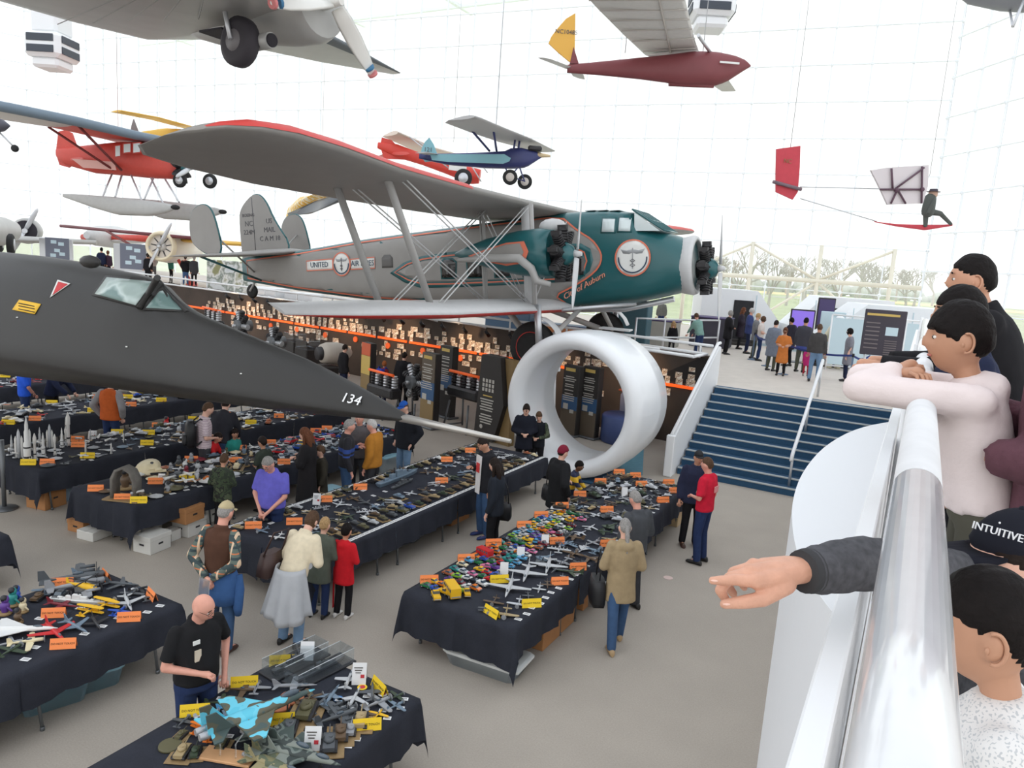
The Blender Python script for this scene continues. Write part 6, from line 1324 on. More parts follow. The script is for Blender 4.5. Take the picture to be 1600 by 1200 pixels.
person('man in a dark jacket and jeans bending over the table behind the jet nose', (352, 622), 1.78, -30, lean=24, skin='fair', hair=('short', 'dark'), arms=('table', 'table'), top=(cloth('dark_grey_jacket', (48, 48, 54)), .85, 1, .035), bottom=JEANS, shoes=SHOEB)
person('small boy in a teal shirt between the tables', (366, 672), 1.15, 100, child=True, skin='tan', hair=('boy', 'dark'), arms=('down', 'down'), top=(cloth('teal_shirt', (46, 136, 126)), .7, .6, .015), bottom=NAVYC, shoes=SHOEB)
person('child in a red top and blue trousers leaning beside the backpack man', (338, 678), 1.2, 60, child=True, lean=25, skin='tan', hair=('boy', 'dark'), arms=('table', 'table'), top=(cloth('red_top', (200, 40, 44)), .8, 1, .02), bottom=NAVYC, shoes=SHOEB)
person('man in an orange hooded vest over grey sleeves, seen from behind under the jet', (172, 588), 1.78, -20, w=1.15, skin='fair', hair=('short', 'brown'), arms=('pocket', 'pocket'), top=(cloth('orange_vest', (190, 92, 44)), .84, 1, .04, cloth('grey_sleeves', (140, 138, 140)), 1), bottom=DJEANS, shoes=SHOEB)
person('man in a bright blue short-sleeved shirt at the far left under the jet', (36, 560), 1.76, 20, w=1.1, skin='pink', hair=('short', 'brown'), arms=('lowfront', 'lowfront'), top=(cloth('bright_blue_shirt', (44, 92, 210)), .88, .6, .02), bottom=DJEANS, shoes=SHOEB)
person('person in a dark navy jacket bending under the jet belly', (92, 562), 1.74, 60, lean=18, skin='fair', hair=('short', 'dark'), arms=('table', 'table'), top=(NAVYC, .85, 1, .04), bottom=BLKC, shoes=SHOEB)
p = person('woman with long dark hair in black, a black handbag at her side', (779, 716), 1.66, -100, skin='fair', hair=('long', 'dark'), hp=6, arms=('down', 'down'), top=(cloth('black_knit', (38, 42, 50)), .78, 1, .02), bottom=BLKC, shoes=SHOEB)
def handbag(owner, label, m, off, sc=1.0):
    q = PEOPLE[owner['label']][0]; t = thing('handbag', label, 'bag', q.location + q.rotation_euler.to_matrix() @ V(*off), q.rotation_euler.z + PI / 2)
    B().loft([[(sx * .15 * k * sc, sy * .06 * k * sc, zz * sc) for sx, sy in ((-1, -1), (0, -1.3), (1, -1), (1, 1), (0, 1.3), (-1, 1))] for k, zz in ((.9, -.15), (1, -.1), (.95, .05), (.8, .13))], 0).obj('pouch', m, t); B().tube([(-.1, 0, .12), (-.08, 0, .35), (0, 0, .52), (.08, 0, .35), (.1, 0, .12)], .01).obj('strap', m, t)
handbag(p, 'black handbag of the woman with long dark hair', BLACK, (.3, -.02, .72))
p = person('man in a black jacket over a white T-shirt behind the silver probe', (764, 680), 1.8, -150, skin='tan', hair=('short', 'dark'), hp=25, arms=('hold', 'down'), inner=cloth('white_tee', (226, 222, 220)), top=(cloth('black_zip_jacket', (40, 40, 44)), .8, 1, .03), bottom=JEANS, shoes=mat('blue_shoe', srgb(44, 58, 110), .6))
B().prism([(-.07, .8), (.07, .8), (.09, 1.46), (-.09, 1.46)], .012, 0, Matrix(((1, 0, 0, 0), (0, .0, -1, .165), (0, 1, 0, 0), (0, 0, 0, 1)))).obj('white_shirt_front', CL['white_tee'], p); B().box((0, .173, 1.25), (.1, .012, .16)).obj('red_print', mat('red_shirt_print', srgb(206, 60, 60), .7), p)
person('woman with shoulder-length dark hair in a dark cardigan inside the ring', (823, 630), 1.7, 150, skin='fair', hair=('bob', 'dark'), hp=10, arms=('front', 'front'), inner=cloth('grey_tee', (96, 98, 98)), top=(cloth('dark_cardigan', (32, 34, 44)), .7, 1, .025), bottom=BLKC, shoes=SHOEB)
person('boy in a dark top with camouflage sleeves inside the ring', (844, 642), 1.52, 170, skin='fair', hair=('boy', 'brown'), hp=14, arms=('front', 'front'), top=(cloth('black_boy_top', (32, 34, 40)), .8, 1, .02, MATS['camo_jacket']), bottom=BLKC, shoes=SHOEB)
p = person('woman in a maroon knitted cap and long black coat', (878, 696), 1.7, 30, w=1.05, skin='fair', hair=('short', 'dark'), cap=('beanie', cloth('maroon_beanie', (122, 34, 52))), arms=('pocket', 'front'), top=(cloth('black_puffer', (34, 34, 36)), .62, 1, .06), bottom=BLKC, shoes=SHOEB)
handbag(p, 'black bag on the arm of the woman in the maroon cap', BLACK, (-.3, .05, .8))
person('child in a navy and yellow banded jacket leaning over the right table', (903, 722), 1.2, 75, lean=16, child=True, skin='brown', hair=('boy', 'black'), arms=('table', 'table'), top=(stripe_mat('navy_yellow_jacket', srgb(40, 46, 72), [(.84, .93, srgb(226, 180, 50)), (.68, .76, srgb(226, 180, 50))], 2), .66, 1, .03), bottom=NAVYC, shoes=SHOEB)
person('grey-haired man in a dark grey sweater behind the woman in the tan jacket', (1000, 768), 1.72, -60, w=1.05, skin='pink', hair=('short', 'grey'), hp=18, arms=('front', 'front'), top=(cloth('dark_grey_sweater', (76, 78, 82)), .86, 1, .03), bottom=CHAR, shoes=SHOEB)
p = person('woman with a long grey ponytail in a tan hooded jacket and jeans', (980, 812), 1.68, -35, w=.98, skin='fair', hair=('pony', 'grey'), hp=10, legs='walk', arms=('front', 'front'), top=(cloth('tan_jacket', (166, 146, 114), bump=.3), .66, 1, .03, None, 1), bottom=JEANS, shoes=SHOET)
handbag(p, 'black bag hanging from the arm of the woman in the tan jacket', BLACK, (-.27, .1, .72), 1.2)
person('smiling man in a dark cap and navy jacket facing the man in red', (1092, 703), 1.74, 150, w=1.05, skin='tan', hair=('short', 'dark'), cap=('cap', cloth('dark_cap', (48, 48, 50))), arms=('down', 'front'), top=(cloth('navy_jacket', (44, 48, 70)), .8, 1, .035), inner=None, bottom=BLKC, shoes=SHOEBR)
p = person('man in a red T-shirt and jeans by the end of the right table', (1110, 715), 1.8, -80, w=1.05, skin='pink', hair=('short', 'brown'), arms=('down', 'front'), top=(cloth('red_tee', (208, 36, 60)), .88, .55, .02), bottom=DJEANS, shoes=SHOEB)
B().box((.02, -.155, 1.3), (.14, .012, .1)).obj('back_print', mat('pale_pink_print', srgb(226, 150, 150), .7), p)
# people by the photo wall
person('person in black standing by the pale jet engine', (538, 538), 1.74, 20, skin='fair', hair=('short', 'dark'), top=(BLKC, .8, 1, .03), bottom=NAVYC, shoes=SHOEB)
p = person('ginger-haired child with a blue backpack looking at the photo wall', (600, 565), 1.35, -10, child=True, skin='fair', hair=('boy', 'ginger'), top=(cloth('red_kid_top', (150, 50, 56)), .75, 1, .02), bottom=NAVYC, shoes=SHOEB)
backpack(p, 'blue backpack of the ginger-haired child', cloth('blue_pack', (52, 72, 176)), .9)
person('man in a black jacket looking at the photo wall', (632, 550), 1.78, -5, w=1.1, skin='fair', hair=('short', 'dark'), hp=-5, top=(BLKC, .75, 1, .05), bottom=BLKC, shoes=SHOEB)
# ---- visitors on the deck
dp = lambda *a, **k: person(*a, z0=DK, **k)
dp('person in a grey sweater standing at the counter behind the guard rail', (1036, 466), 1.7, -20, skin='tan', hair=('short', 'dark'), top=(cloth('stone_sweater', (112, 112, 106)), .85, 1, .02), bottom=DJEANS, shoes=SHOEB)
dp('seated girl with blond hair and a yellow scarf at the guard rail', (1053, 503), 1.2, 170, child=True, skin='fair', hair=('long', 'blond'), top=(BLKC, .7, 1, .03), bottom=BLKC, shoes=SHOEB)
dp('man in a sage green shirt leaning over the guard rail', (1090, 489), 1.66, -60, lean=22, skin='pink', hair=('short', 'brown'), arms=('table', 'table'), top=(cloth('sage_shirt', (122, 156, 148)), .85, 1, .02), bottom=DJEANS, shoes=SHOEB)
dp('person in blue by the seat pod left of the module door', (1113, 470), 1.6, -100, skin='tan', hair=('short', 'dark'), top=(cloth('mid_blue_top', (70, 86, 130)), .85, 1, .02), bottom=BLKC, shoes=SHOEB)
Q = [((1141, 485), 1.68, 60, 'woman in a dark coat at the left end of the queue', 'fair', ('bob', 'grey'), (BLKC, .6, 1, .04), BLKC), ((1161, 480), 1.74, 80, 'woman with long brown hair in a dark dress, second from the left in the queue', 'fair', ('long', 'auburn'), (cloth('plum_coat', (50, 44, 54)), .5, 1, .03), BLKC),
     ((1174, 481), 1.8, 85, 'grey-haired man in a navy suit in the queue', 'pink', ('short', 'white'), (cloth('navy_suit', (58, 68, 112)), .75, 1, .03), NAVYC), ((1184, 489), 1.7, 70, 'person in grey behind the navy suit', 'fair', ('short', 'blond'), (GREYC, .7, 1, .02), OLIV),
     ((1192, 494), 1.62, 75, 'woman in a white top and jeans in the queue', 'fair', ('bob', 'brown'), (cloth('white_top', (216, 206, 200)), .9, .55, .015), DJEANS), ((1213, 500), 1.66, 20, 'person in a grey-blue parka with a small dark backpack in the queue', 'fair', ('short', 'dark'), (cloth('grey_blue_parka', (120, 128, 142)), .5, 1, .05), OLIV),
     ((1228, 512), 1.5, 175, 'girl in an orange dress in the queue', 'tan', ('bob', 'auburn'), (cloth('orange_dress', (204, 122, 62)), .45, .6, .02), BLKC), ((1239, 496), 1.7, -60, 'person in a black hooded coat behind the girl in orange', 'tan', ('short', 'black'), (cloth('black_hooded', (44, 42, 52)), .6, 1, .05, None, 1), BLKC),
     ((1260, 496), 1.8, 15, 'man in a dark jacket with a blue hem in the queue', 'tan', ('short', 'black'), (stripe_mat('dark_blue_hem', srgb(62, 62, 70), [(.7, .86, srgb(66, 80, 150))], 2), .74, 1, .03), OLIV), ((1282, 506), 1.74, -5, 'man in a charcoal sweater and light jeans at the near end of the queue', 'tan', ('short', 'brown'), (cloth('charcoal_sweater', (74, 72, 72)), .86, 1, .02), LJEANS),
     ((1264, 541), .95, -10, 'small child in a magenta coat beside the man in light jeans', 'fair', ('boy', 'dark'), (cloth('magenta_coat', (190, 50, 116)), .6, 1, .03), cloth('red_trousers', (170, 50, 60))), ((1331, 513), 1.64, -100, 'woman in a grey top and dark leggings beyond the barrier post', 'fair', ('bob', 'black'), (cloth('grey_tunic', (128, 128, 136)), .55, .6, .02), NAVYC)]
for hpx, hh, fc, lab, sk, hr_, tp, bt in Q: dp(lab, hpx, hh, fc, skin=sk, hair=hr_, top=tp, bottom=bt, shoes=SHOEB, arms=('front', 'front') if fc > 50 else ('down', 'down'), child=hh < 1.4)
b = B(); PJX = atd(1311, 510, 26.0); t = thing('space_suit', 'cream space suit on display beside the barrier', 'space suit', (PJX.x, PJX.y, DK), .4)
b = B(); CS = mat('cream_suit', srgb(226, 218, 190), .7, bump=.4, nscale=9)
b.loft([ell((0, 0, z), ax, ay, Matrix.Identity(4)) for z, ax, ay in ((.85, .2, .16), (1.1, .2, .17), (1.35, .26, .19), (1.5, .2, .15))], 0)
for sd in (1, -1): limb(b, [V(sd * .11, 0, .9), V(sd * .14, 0, .5), V(sd * .15, .0, .1)], [.13, .11, .1]); limb(b, [V(sd * .25, 0, 1.4), V(sd * .36, .05, 1.15), V(sd * .3, .2, .95)], [.1, .09, .08]); b.box((sd * .15, .06, .06), (.14, .3, .12))
remesh(b, .03, 3).obj('suit', CS, t); B().ball((0, 0, 1.68), (.17, .18, .19), 16).obj('helmet', WHITE, t); B().ball((0, .07, 1.68), (.13, .13, .13), 14).obj('visor', mat('gold_visor', srgb(120, 100, 60), .15, .6), t); B().box((0, -.2, 1.25), (.36, .2, .6), ch=.04).obj('life_support_pack', WHITE, t)
dp = lambda *a, **k: person(*a, z0=DK2, **k)
# visitors on the deck beyond the jet
dp('man in a dark jacket seen from behind on the deck beyond the jet', (158, 386.5), 1.82, -30, skin='tan', hair=('short', 'black'), top=(NAVYC, .8, 1, .03), bottom=BLKC, shoes=SHOEB)
dp('person in a plum jacket on the deck beyond the jet', (168, 391.5), 1.66, -30, w=1.15, skin='tan', hair=('bob', 'auburn'), top=(cloth('plum_jacket', (70, 52, 66)), .8, 1, .04), bottom=BLKC, shoes=SHOEB)
dp('person in a khaki jacket next to the information panel beyond the jet', (188, 391.5), 1.7, -30, skin='tan', hair=('bob', 'auburn'), top=(cloth('khaki_jacket', (110, 90, 66)), .8, 1, .03), bottom=BLKC, shoes=SHOEB)
dp('grey-haired man in a white shirt below the cream ringed engine', (239, 393), 1.78, 120, skin='pink', hair=('short', 'white'), top=(cloth('white_shirt', (224, 220, 216)), .88, 1, .02), bottom=GREYC, shoes=SHOEB, arms=('hold', 'hold'))
dp('person in black beside the man in the white shirt', (231, 395.5), 1.7, 150, skin='tan', hair=('short', 'dark'), top=(BLKC, .7, 1, .04), bottom=BLKC, shoes=SHOEB)
dp('person in a green jacket below the tailplane', (267, 396), 1.74, 10, skin='tan', hair=('short', 'brown'), top=(cloth('green_jacket', (70, 130, 112)), .82, 1, .03), bottom=BLKC, shoes=SHOEB)
dp('man in a black jacket holding up a camera below the tailplane', (290, 399), 1.72, 150, w=1.1, skin='pink', hair=('short', 'dark'), arms=('phone', 'phone'), top=(BLKC, .8, 1, .04), bottom=JEANS, shoes=SHOEB)
dp('person in a dark coat at the end of the group below the tailplane', (303, 399.5), 1.74, 100, skin='pink', hair=('short', 'grey'), top=(CHAR, .7, 1, .04), bottom=BLKC, shoes=SHOEB)
# ================================================================ TABLES
TCLOTH = mat('black_tablecloth', srgb(50, 52, 60), .9, noise=.12, nscale=5, spec=.15)
add_fine(TCLOTH, 140, .25)
TOPM = mat('grey_plastic_table_top', srgb(120, 120, 118), .6)
TZ = .74
def cloth_mesh(w, l, dr, seed):
    """w x l cloth with drops (left, right, near, far), folds growing towards the hem"""
    r = random.Random(seed); st = .085
    xs = [-dr[0] + i * dr[0] / 6 for i in range(6)] * (dr[0] > 0) + [w * i / 9 for i in range(10)] + [w + dr[1] * (i + 1) / 6 for i in range(6)] * (dr[1] > 0)
    ys = [-dr[2] + i * dr[2] / 7 for i in range(7)] * (dr[2] > 0) + [l * i / 20 for i in range(21)] + [l + dr[3] * (i + 1) / 7 for i in range(7)] * (dr[3] > 0)
    p1, p2 = r.uniform(0, 6), r.uniform(0, 6); vs = []
    for y in ys:
        for x in xs:
            dx = -x if x < 0 else max(0, x - w); dy = -y if y < 0 else max(0, y - l); sx = -1 if x < 0 else 1; sy = -1 if y < 0 else 1
            d = math.hypot(dx, dy); cx, cy = min(max(x, 0), w), min(max(y, 0), l); z = 0
            if d > 0:
                rnd = .02; z = -max(0, d - rnd); fold = .028 * min(1, d / .3)
                if dx > 0 and dy > 0: k = d * .16 + .015; cx += sx * k * dx / d; cy += sy * k * dy / d
                elif dx > 0: cx += sx * (.014 + .05 * d + fold * (math.sin(cy * 13 + p1) + .5 * math.sin(cy * 29 + p2)))
                else: cy += sy * (.014 + .05 * d + fold * (math.sin(cx * 15 + p2) + .5 * math.sin(cx * 31 + p1)))
            vs.append((cx, cy, z + .004))
    nx = len(xs); fs = [(j * nx + i, j * nx + i + 1, (j + 1) * nx + i + 1, (j + 1) * nx + i) for j in range(len(ys) - 1) for i in range(nx - 1)]
    b = B(); b.add(vs, fs, 0, True); return b.mesh('tablecloth', TCLOTH)
CM = {}
def table_top_meshes(w, l):
    k = ('t', round(w, 2), round(l, 2))
    if k not in CM:
        CM[k] = (B().box((w / 2, l / 2, TZ - .02), (w - .01, l - .01, .036), ch=.012).mesh('table_top', TOPM),
                 B().tube([(0, 0, TZ - .04), (0, 0, .3), (.0, .03, .02)], .016, 8).cyl((0, .03, 0), (0, .03, .04), .022, n=8).mesh('leg', GREYM), B().cyl((.1, 0, .42), (w - .1, 0, .42), .012, n=6).mesh('crossbar', GREYM))
    return CM[k]
def table_block(name, x0, x1, y0, y1, rows, drops=(.42, .42, .55, .55)):
    w = (x1 - x0) / 2; l = (y1 - y0) / rows
    tm, lm, cm = table_top_meshes(w, l)
    pos = ['nearest unit', 'second unit', 'third unit', 'farthest unit']
    for c in range(2):
        for r in range(rows):
            side = ('left half', 'right half')[c]; lab = '%s of the %s' % (pos[r if r < rows - 1 or rows < 3 else 3], name)
            t = thing('folding_table', 'grey-legged folding table, %s, %s' % (side, lab), 'table', (x0 + c * w, y0 + r * l, 0), 0, 'folding tables under black cloths')
            link('table_top', tm, t)
            for lx in (.1, w - .1):
                for ly in (.22, l - .26): link('leg', lm, t, (lx, ly, 0))
            for ly in (.22, l - .26): link('crossbar', cm, t, (0, ly, 0))
            dr = (drops[0] if c == 0 else 0, drops[1] if c == 1 else 0, drops[2] if r == 0 else 0, drops[3] if r == rows - 1 else 0)
            if dr[0] or dr[1]:
                k = ('c', round(w, 2), round(l, 2), dr, (r + c) % 3)
                if k not in CM: CM[k] = cloth_mesh(w, l, dr, hash(k[1:4]) % 97 + r)
                o = link('tablecloth', CM[k], None, (x0 + c * w, y0 + r * l, TZ + .001 + .0015 * ((r + c) % 2)))
                tag(o, 'black tablecloth, %s, %s' % (side, lab), 'tablecloth', 'black tablecloths')
TBL = {'T3': ('right row', -4.95, -3.43, 6.8, 13.6, 4), 'T2': ('middle row', -8.2, -6.42, 6.8, 13.6, 4), 'T1': ('figure row', -11.3, -9.8, 6.6, 13.4, 4), 'T0': ('rocket row', -13.9, -12.4, 6.7, 14.3, 4),
       'TM': ('under-jet row', -17.3, -15.8, 7.4, 14.2, 4), 'TN': ('far left row', -21.2, -19.7, 7.6, 14.4, 4), 'T4': ('left front table', -8.15, -6.67, 1.66, 5.06, 2), 'T5': ('bottom front table', -5.0, -3.5, 1.7, 5.12, 2), 'T6': ('table cut by the left edge', -11.5, -10.0, 1.6, 5.0, 2)}
for k, v in TBL.items(): table_block(*v, drops=(.40, .40, .52, .50))
# ---- small models: one mesh per kind, coloured per copy
SD = mat('model_dark', srgb(40, 40, 44), .5); SGL = mat('model_glass', srgb(70, 84, 96), .15, spec=.8); SWH = mat('model_white', srgb(226, 224, 220), .5); SSILV = mat('model_silver', srgb(170, 172, 176), .35, .4); SBASE = mat('model_base', srgb(150, 124, 86), .7, noise=.15)
SM = [OBJC, SD, SGL, SWH, SSILV, SBASE]; SMG = [OBJG, SD, SGL, SWH, SSILV, SBASE]
def flat(b, pts, t, z, mi=0): return b.prism(pts, t, mi, Matrix.Translation((0, 0, z)))
def mk_jet(kind):
    b = B(); z = .09
    b.loft([se_ring(y, 0, z, a, a, a * .9, 8) for y, a in ((.5, .006), (.4, .025), (.2, .04), (-.2, .045), (-.45, .035))], 0, mw=Matrix.Rotation(PI / 2, 4, 'Z'))
    if kind == 'swept': W = [(0, .12), (.42, -.14), (.42, -.22), (0, -.06)]
    elif kind == 'delta': W = [(0, .2), (.32, -.3), (.3, -.36), (0, -.36)]
    elif kind == 'swing': W = [(0, .16), (.08, .05), (.48, -.02), (.48, -.08), (.06, -.12), (0, -.3)]
    else: W = [(0, .08), (.36, .03), (.36, -.06), (0, -.1)]
    flat(b, W + [(-x, y) for x, y in W[::-1] if x], .012, z - .01); T_ = [(0, -.3), (.17, -.42), (.17, -.47), (0, -.43)]; flat(b, T_ + [(-x, y) for x, y in T_[::-1] if x], .01, z)
    b.prism([(-.24, z), (-.44, z + .17), (-.5, z + .17), (-.46, z)], .012, 0, Matrix(((0, 0, 1, -.006), (1, 0, 0, 0), (0, 1, 0, 0), (0, 0, 0, 1)))); b.ball((0, .24, z + .03), (.02, .08, .025), 6, 2)
    for x, y in ((0, .3), (.08, -.1), (-.08, -.1)): b.cyl((x, y, 0), (x, y, z), .008, n=4, mi=1)
    return b
def mk_prop(kind):
    b = B(); z = .1
    b.loft([se_ring(y, 0, z, a, a, a, 8) for y, a in ((.42, .02), (.4, .05), (.2, .055), (-.4, .018))], 0, mw=Matrix.Rotation(PI / 2, 4, 'Z'))
    W = [(0, .22), (.5, .16), (.54, .1), (.5, .04), (0, .02)]; flat(b, W + [(-x, y) for x, y in W[::-1] if x], .02, z - .03)
    if kind == 'bi':
        flat(b, W + [(-x, y) for x, y in W[::-1] if x], .02, z + .13)
        for x in (-.3, .3): b.cyl((x, .12, z - .02), (x, .12, z + .14), .008, n=4, mi=1)
    if kind == 'four':
        for x in (-.34, -.18, .18, .34): b.cyl((x, .3, z), (x, .1, z), .025, n=6, mi=0); b.cyl((x, .31, z), (x, .32, z), .06, n=8, mi=1)
    else: b.cyl((0, .43, z), (0, .44, z), .1, n=8, mi=4)
    T_ = [(0, -.28), (.17, -.32), (.17, -.4), (0, -.4)]; flat(b, T_ + [(-x, y) for x, y in T_[::-1] if x], .012, z)
    b.prism([(-.26, z), (-.34, z + .15), (-.42, z + .15), (-.42, z)], .012, 0, Matrix(((0, 0, 1, -.006), (1, 0, 0, 0), (0, 1, 0, 0), (0, 0, 0, 1)))); b.ball((0, .08, z + .05), (.03, .08, .035), 6, 2)
    for x in (-.12, .12): b.cyl((x, .2, 0), (x, .2, z), .012, n=4, mi=1)
    b.cyl((0, -.38, .03), (0, -.38, z), .008, n=4, mi=1); return b
def mk_car(kind):
    b = B(); h = .12
    for x in (-.19, .19):
        for y in (-.3, .3): b.cyl((x - .03, y, .09), (x + .03, y, .09), .09, n=10, mi=1); b.cyl((x * 1.2, y, .09), (x * 1.24, y, .09), .05, n=8, mi=4)
    prof = {'car': [(-.5, .1), (.5, .1), (.5, .2), (.4, .24), (.2, .26), (-.45, .26), (-.5, .2)], 'hot': [(-.5, .1), (.5, .08), (.5, .18), (.15, .26), (-.5, .28)], 'truck': [(-.5, .12), (.5, .12), (.5, .28), (.22, .3), (.2, .3), (-.5, .3)]}.get(kind, [(-.5, .1), (.5, .1), (.5, .46), (.46, .5), (-.5, .5)])
    b.prism(prof, .42, 0, Matrix(((0, 0, 1, -.21), (1, 0, 0, 0), (0, 1, 0, 0), (0, 0, 0, 1))))
    cab = {'car': [(-.32, .26), (.24, .25), (.1, .4), (-.2, .4)], 'hot': [(-.4, .27), (.1, .25), (-.02, .38), (-.3, .37)], 'truck': [(-.05, .3), (.24, .3), (.16, .48), (-.05, .48)]}.get(kind)
    if cab:
        b.prism(cab, .36, 2, Matrix(((0, 0, 1, -.18), (1, 0, 0, 0), (0, 1, 0, 0), (0, 0, 0, 1)))); c = [(x * .96, z + .012) for x, z in cab[2:]]; b.box((0, (cab[2][0] + cab[3][0]) / 2, cab[2][1] + .005), (.34, abs(cab[2][0] - cab[3][0]), .02))
    else:
        for y in (-.36, -.18, 0, .18, .36): b.box((0, y, .38), (.43, .12, .12), 2)
    b.box((0, .5, .16), (.38, .03, .06), 4); b.box((0, -.5, .16), (.38, .03, .05), 4); return b
def mk_tank(base=False):
    b = B(); o = .04 if base else 0
    if base: b.box((0, 0, .02), (.95, 1.15, .04), 5, ch=.01)
    for x in (-.2, .2): b.prism([(-.45, .1), (-.36, 0), (.36, 0), (.45, .1), (.42, .17), (-.42, .17)], .13, 1, Matrix(((0, 0, 1, x - .065), (1, 0, 0, 0), (0, 1, 0, o), (0, 0, 0, 1))))
    b.prism([(-.44, .1), (.4, .08), (.48, .15), (.3, .24), (-.44, .24)], .36, 0, Matrix(((0, 0, 1, -.18), (1, 0, 0, 0), (0, 1, 0, o), (0, 0, 0, 1))))
    b.loft([[(a * math.cos(q), -.02 + a * 1.2 * math.sin(q), z + o) for q in (2 * PI * k / 10 for k in range(10))] for a, z in ((.17, .24), (.18, .3), (.13, .37))], 0); b.cyl((0, .12, .31 + o), (0, .62, .33 + o), .022, n=6); b.cyl((.05, -.06, .36 + o), (.05, -.06, .4 + o), .05, n=8); return b
def mk_ship():
    b = B(); O = [(0, .5), (.045, .36), (.06, .1), (.058, -.3), (.04, -.48)]; O = O + [(-x, y) for x, y in O[::-1] if x]
    b.loft([[(x * .6, y * .95, 0) for x, y in O], [(x, y, .05) for x, y in O], [(x * .98, y, .06) for x, y in O]], 0, False)
    for y, w, l, h in ((.12, .05, .12, .06), (0, .06, .14, .09), (-.14, .05, .1, .06), (-.3, .04, .08, .03), (.28, .045, .06, .03)): b.box((0, y, .06 + h / 2), (w, l, h), 0, ch=.005)
    for y in (.03, -.1): b.cyl((0, y, .1), (0, y, .2), .012, n=6, mi=1)
    for y, d in ((.3, 1), (.22, 1), (-.32, -1)): b.cyl((0, y, .085), (0, y + d * .08, .09), .006, n=4, mi=1)
    return b
def mk_heli():
    b = B(); b.loft([se_ring(y, 0, z, a, c, c, 10) for y, z, a, c in ((.35, .14, .02, .03), (.25, .15, .09, .09), (0, .17, .1, .11), (-.15, .19, .05, .05), (-.5, .22, .015, .02))], 0, mw=Matrix.Rotation(PI / 2, 4, 'Z'))
    b.ball((0, .22, .18), (.08, .1, .06), 8, 2); b.cyl((0, .02, .25), (0, .02, .33), .015, n=6, mi=1); b.box((0, .02, .33), (.04, .95, .012), 1); b.box((0, .02, .335), (.95, .04, .012), 1); b.box((0, -.48, .27), (.01, .08, .16), 0)
    for x in (-.08, .08): b.cyl((x, -.15, .02), (x, .25, .02), .01, n=4, mi=1); b.cyl((x, .05, .02), (x * .7, .05, .12), .008, n=4, mi=1)
    return b
def mk_rocket(k):
    b = B()
    if k == 0: b.lathe([(.06, 0), (.07, .02), (.07, .4), (.05, .44), (.05, .66), (.035, .7), (.035, .8), (.006, .98)], 10, 0); b.lathe([(.071, .08), (.071, .12)], 10, 1); b.lathe([(.071, .3), (.071, .33)], 10, 1)
    elif k == 1:
        b.lathe([(.05, 0), (.05, .7), (.04, .8), (.005, .92)], 10, 0)
        for x in (-.08, .08): b.lathe([(.03, 0), (.035, .02), (.035, .6), (.004, .7)], 8, 3, Matrix.Translation((x, 0, 0)))
    else: b.lathe([(.05, 0), (.03, .04), (.045, .1), (.045, .6), (.06, .62), (.06, .8), (.01, .97)], 10, 3); b.lathe([(.046, .2), (.046, .25)], 10, 1)
    for q in range(4): b.box((.07 * math.cos(q * PI / 2), .07 * math.sin(q * PI / 2), .05), (.05, .01, .1), 0, rz=q * PI / 2)
    return b
def mk_bust():
    b = B(); b.cyl((0, 0, 0), (0, 0, .08), .22, .2, n=12, mi=5); b.cyl((0, 0, .08), (0, 0, .3), .1, .16, n=10, mi=0, round_=True); b.ball((0, .02, .52), (.12, .13, .16), 10, 0); b.cyl((.1, 0, .3), (.22, .1, .14), .05, .03, n=6, mi=0, round_=True); b.cyl((-.1, 0, .3), (-.2, .08, .2), .05, .03, n=6, mi=1, round_=True); b.ball((0, -.02, .58), (.125, .12, .12), 8, 1); return b
def mk_saucer():
    b = B(); b.lathe([(.03, .03), (.3, .05), (.5, .1), (.3, .16), (.15, .18), (.1, .24), (.02, .26)], 20, 0); b.cyl((0, 0, 0), (0, 0, .06), .05, n=8, mi=1); return b
def mk_station():
    b = B(); b.lathe([(.02, 0), (.2, .02), (.22, .06), (.02, .08)], 14, 4); b.cyl((0, 0, .05), (0, 0, .4), .03, n=6, mi=1); b.cyl((-.3, 0, .45), (.3, 0, .45), .08, .06, n=10, mi=3); b.box((0, .3, .45), (.2, .4, .02), 0); b.box((0, -.3, .45), (.2, .4, .02), 0); b.ball((.32, 0, .45), .09, 8, 4); return b
MODELS = {'swept': ('model_jet', 'jet', mk_jet('swept')), 'delta': ('model_jet', 'delta jet', mk_jet('delta')), 'swing': ('model_bomber', 'jet bomber', mk_jet('swing')), 'straight': ('model_jet', 'straight-winged jet', mk_jet('straight')), 'prop': ('model_propeller_plane', 'propeller plane', mk_prop('mono')), 'bi': ('model_biplane', 'biplane', mk_prop('bi')), 'four': ('model_bomber', 'four-engined bomber', mk_prop('four')),
          'car': ('model_car', 'car', mk_car('car')), 'hot': ('model_car', 'sports car', mk_car('hot')), 'truck': ('model_truck', 'pickup truck', mk_car('truck')), 'bus': ('model_bus', 'bus', mk_car('bus')), 'tank': ('model_tank', 'tank', mk_tank()), 'btank': ('model_tank', 'tank on a base', mk_tank(True)), 'ship': ('model_ship', 'warship', mk_ship()), 'heli': ('model_helicopter', 'helicopter', mk_heli()),
          'rocket0': ('model_rocket', 'rocket', mk_rocket(0)), 'rocket1': ('model_rocket', 'rocket with boosters', mk_rocket(1)), 'rocket2': ('model_rocket', 'slim white rocket', mk_rocket(2)), 'bust': ('model_figure', 'figure', mk_bust()), 'saucer': ('model_saucer', 'saucer', mk_saucer()), 'station': ('model_spacecraft', 'spacecraft', mk_station())}
MODELS = {k: (n, w, b.mesh(n, SMG if k in ('car', 'hot', 'truck', 'bus') else SM)) for k, (n, w, b) in MODELS.items()}
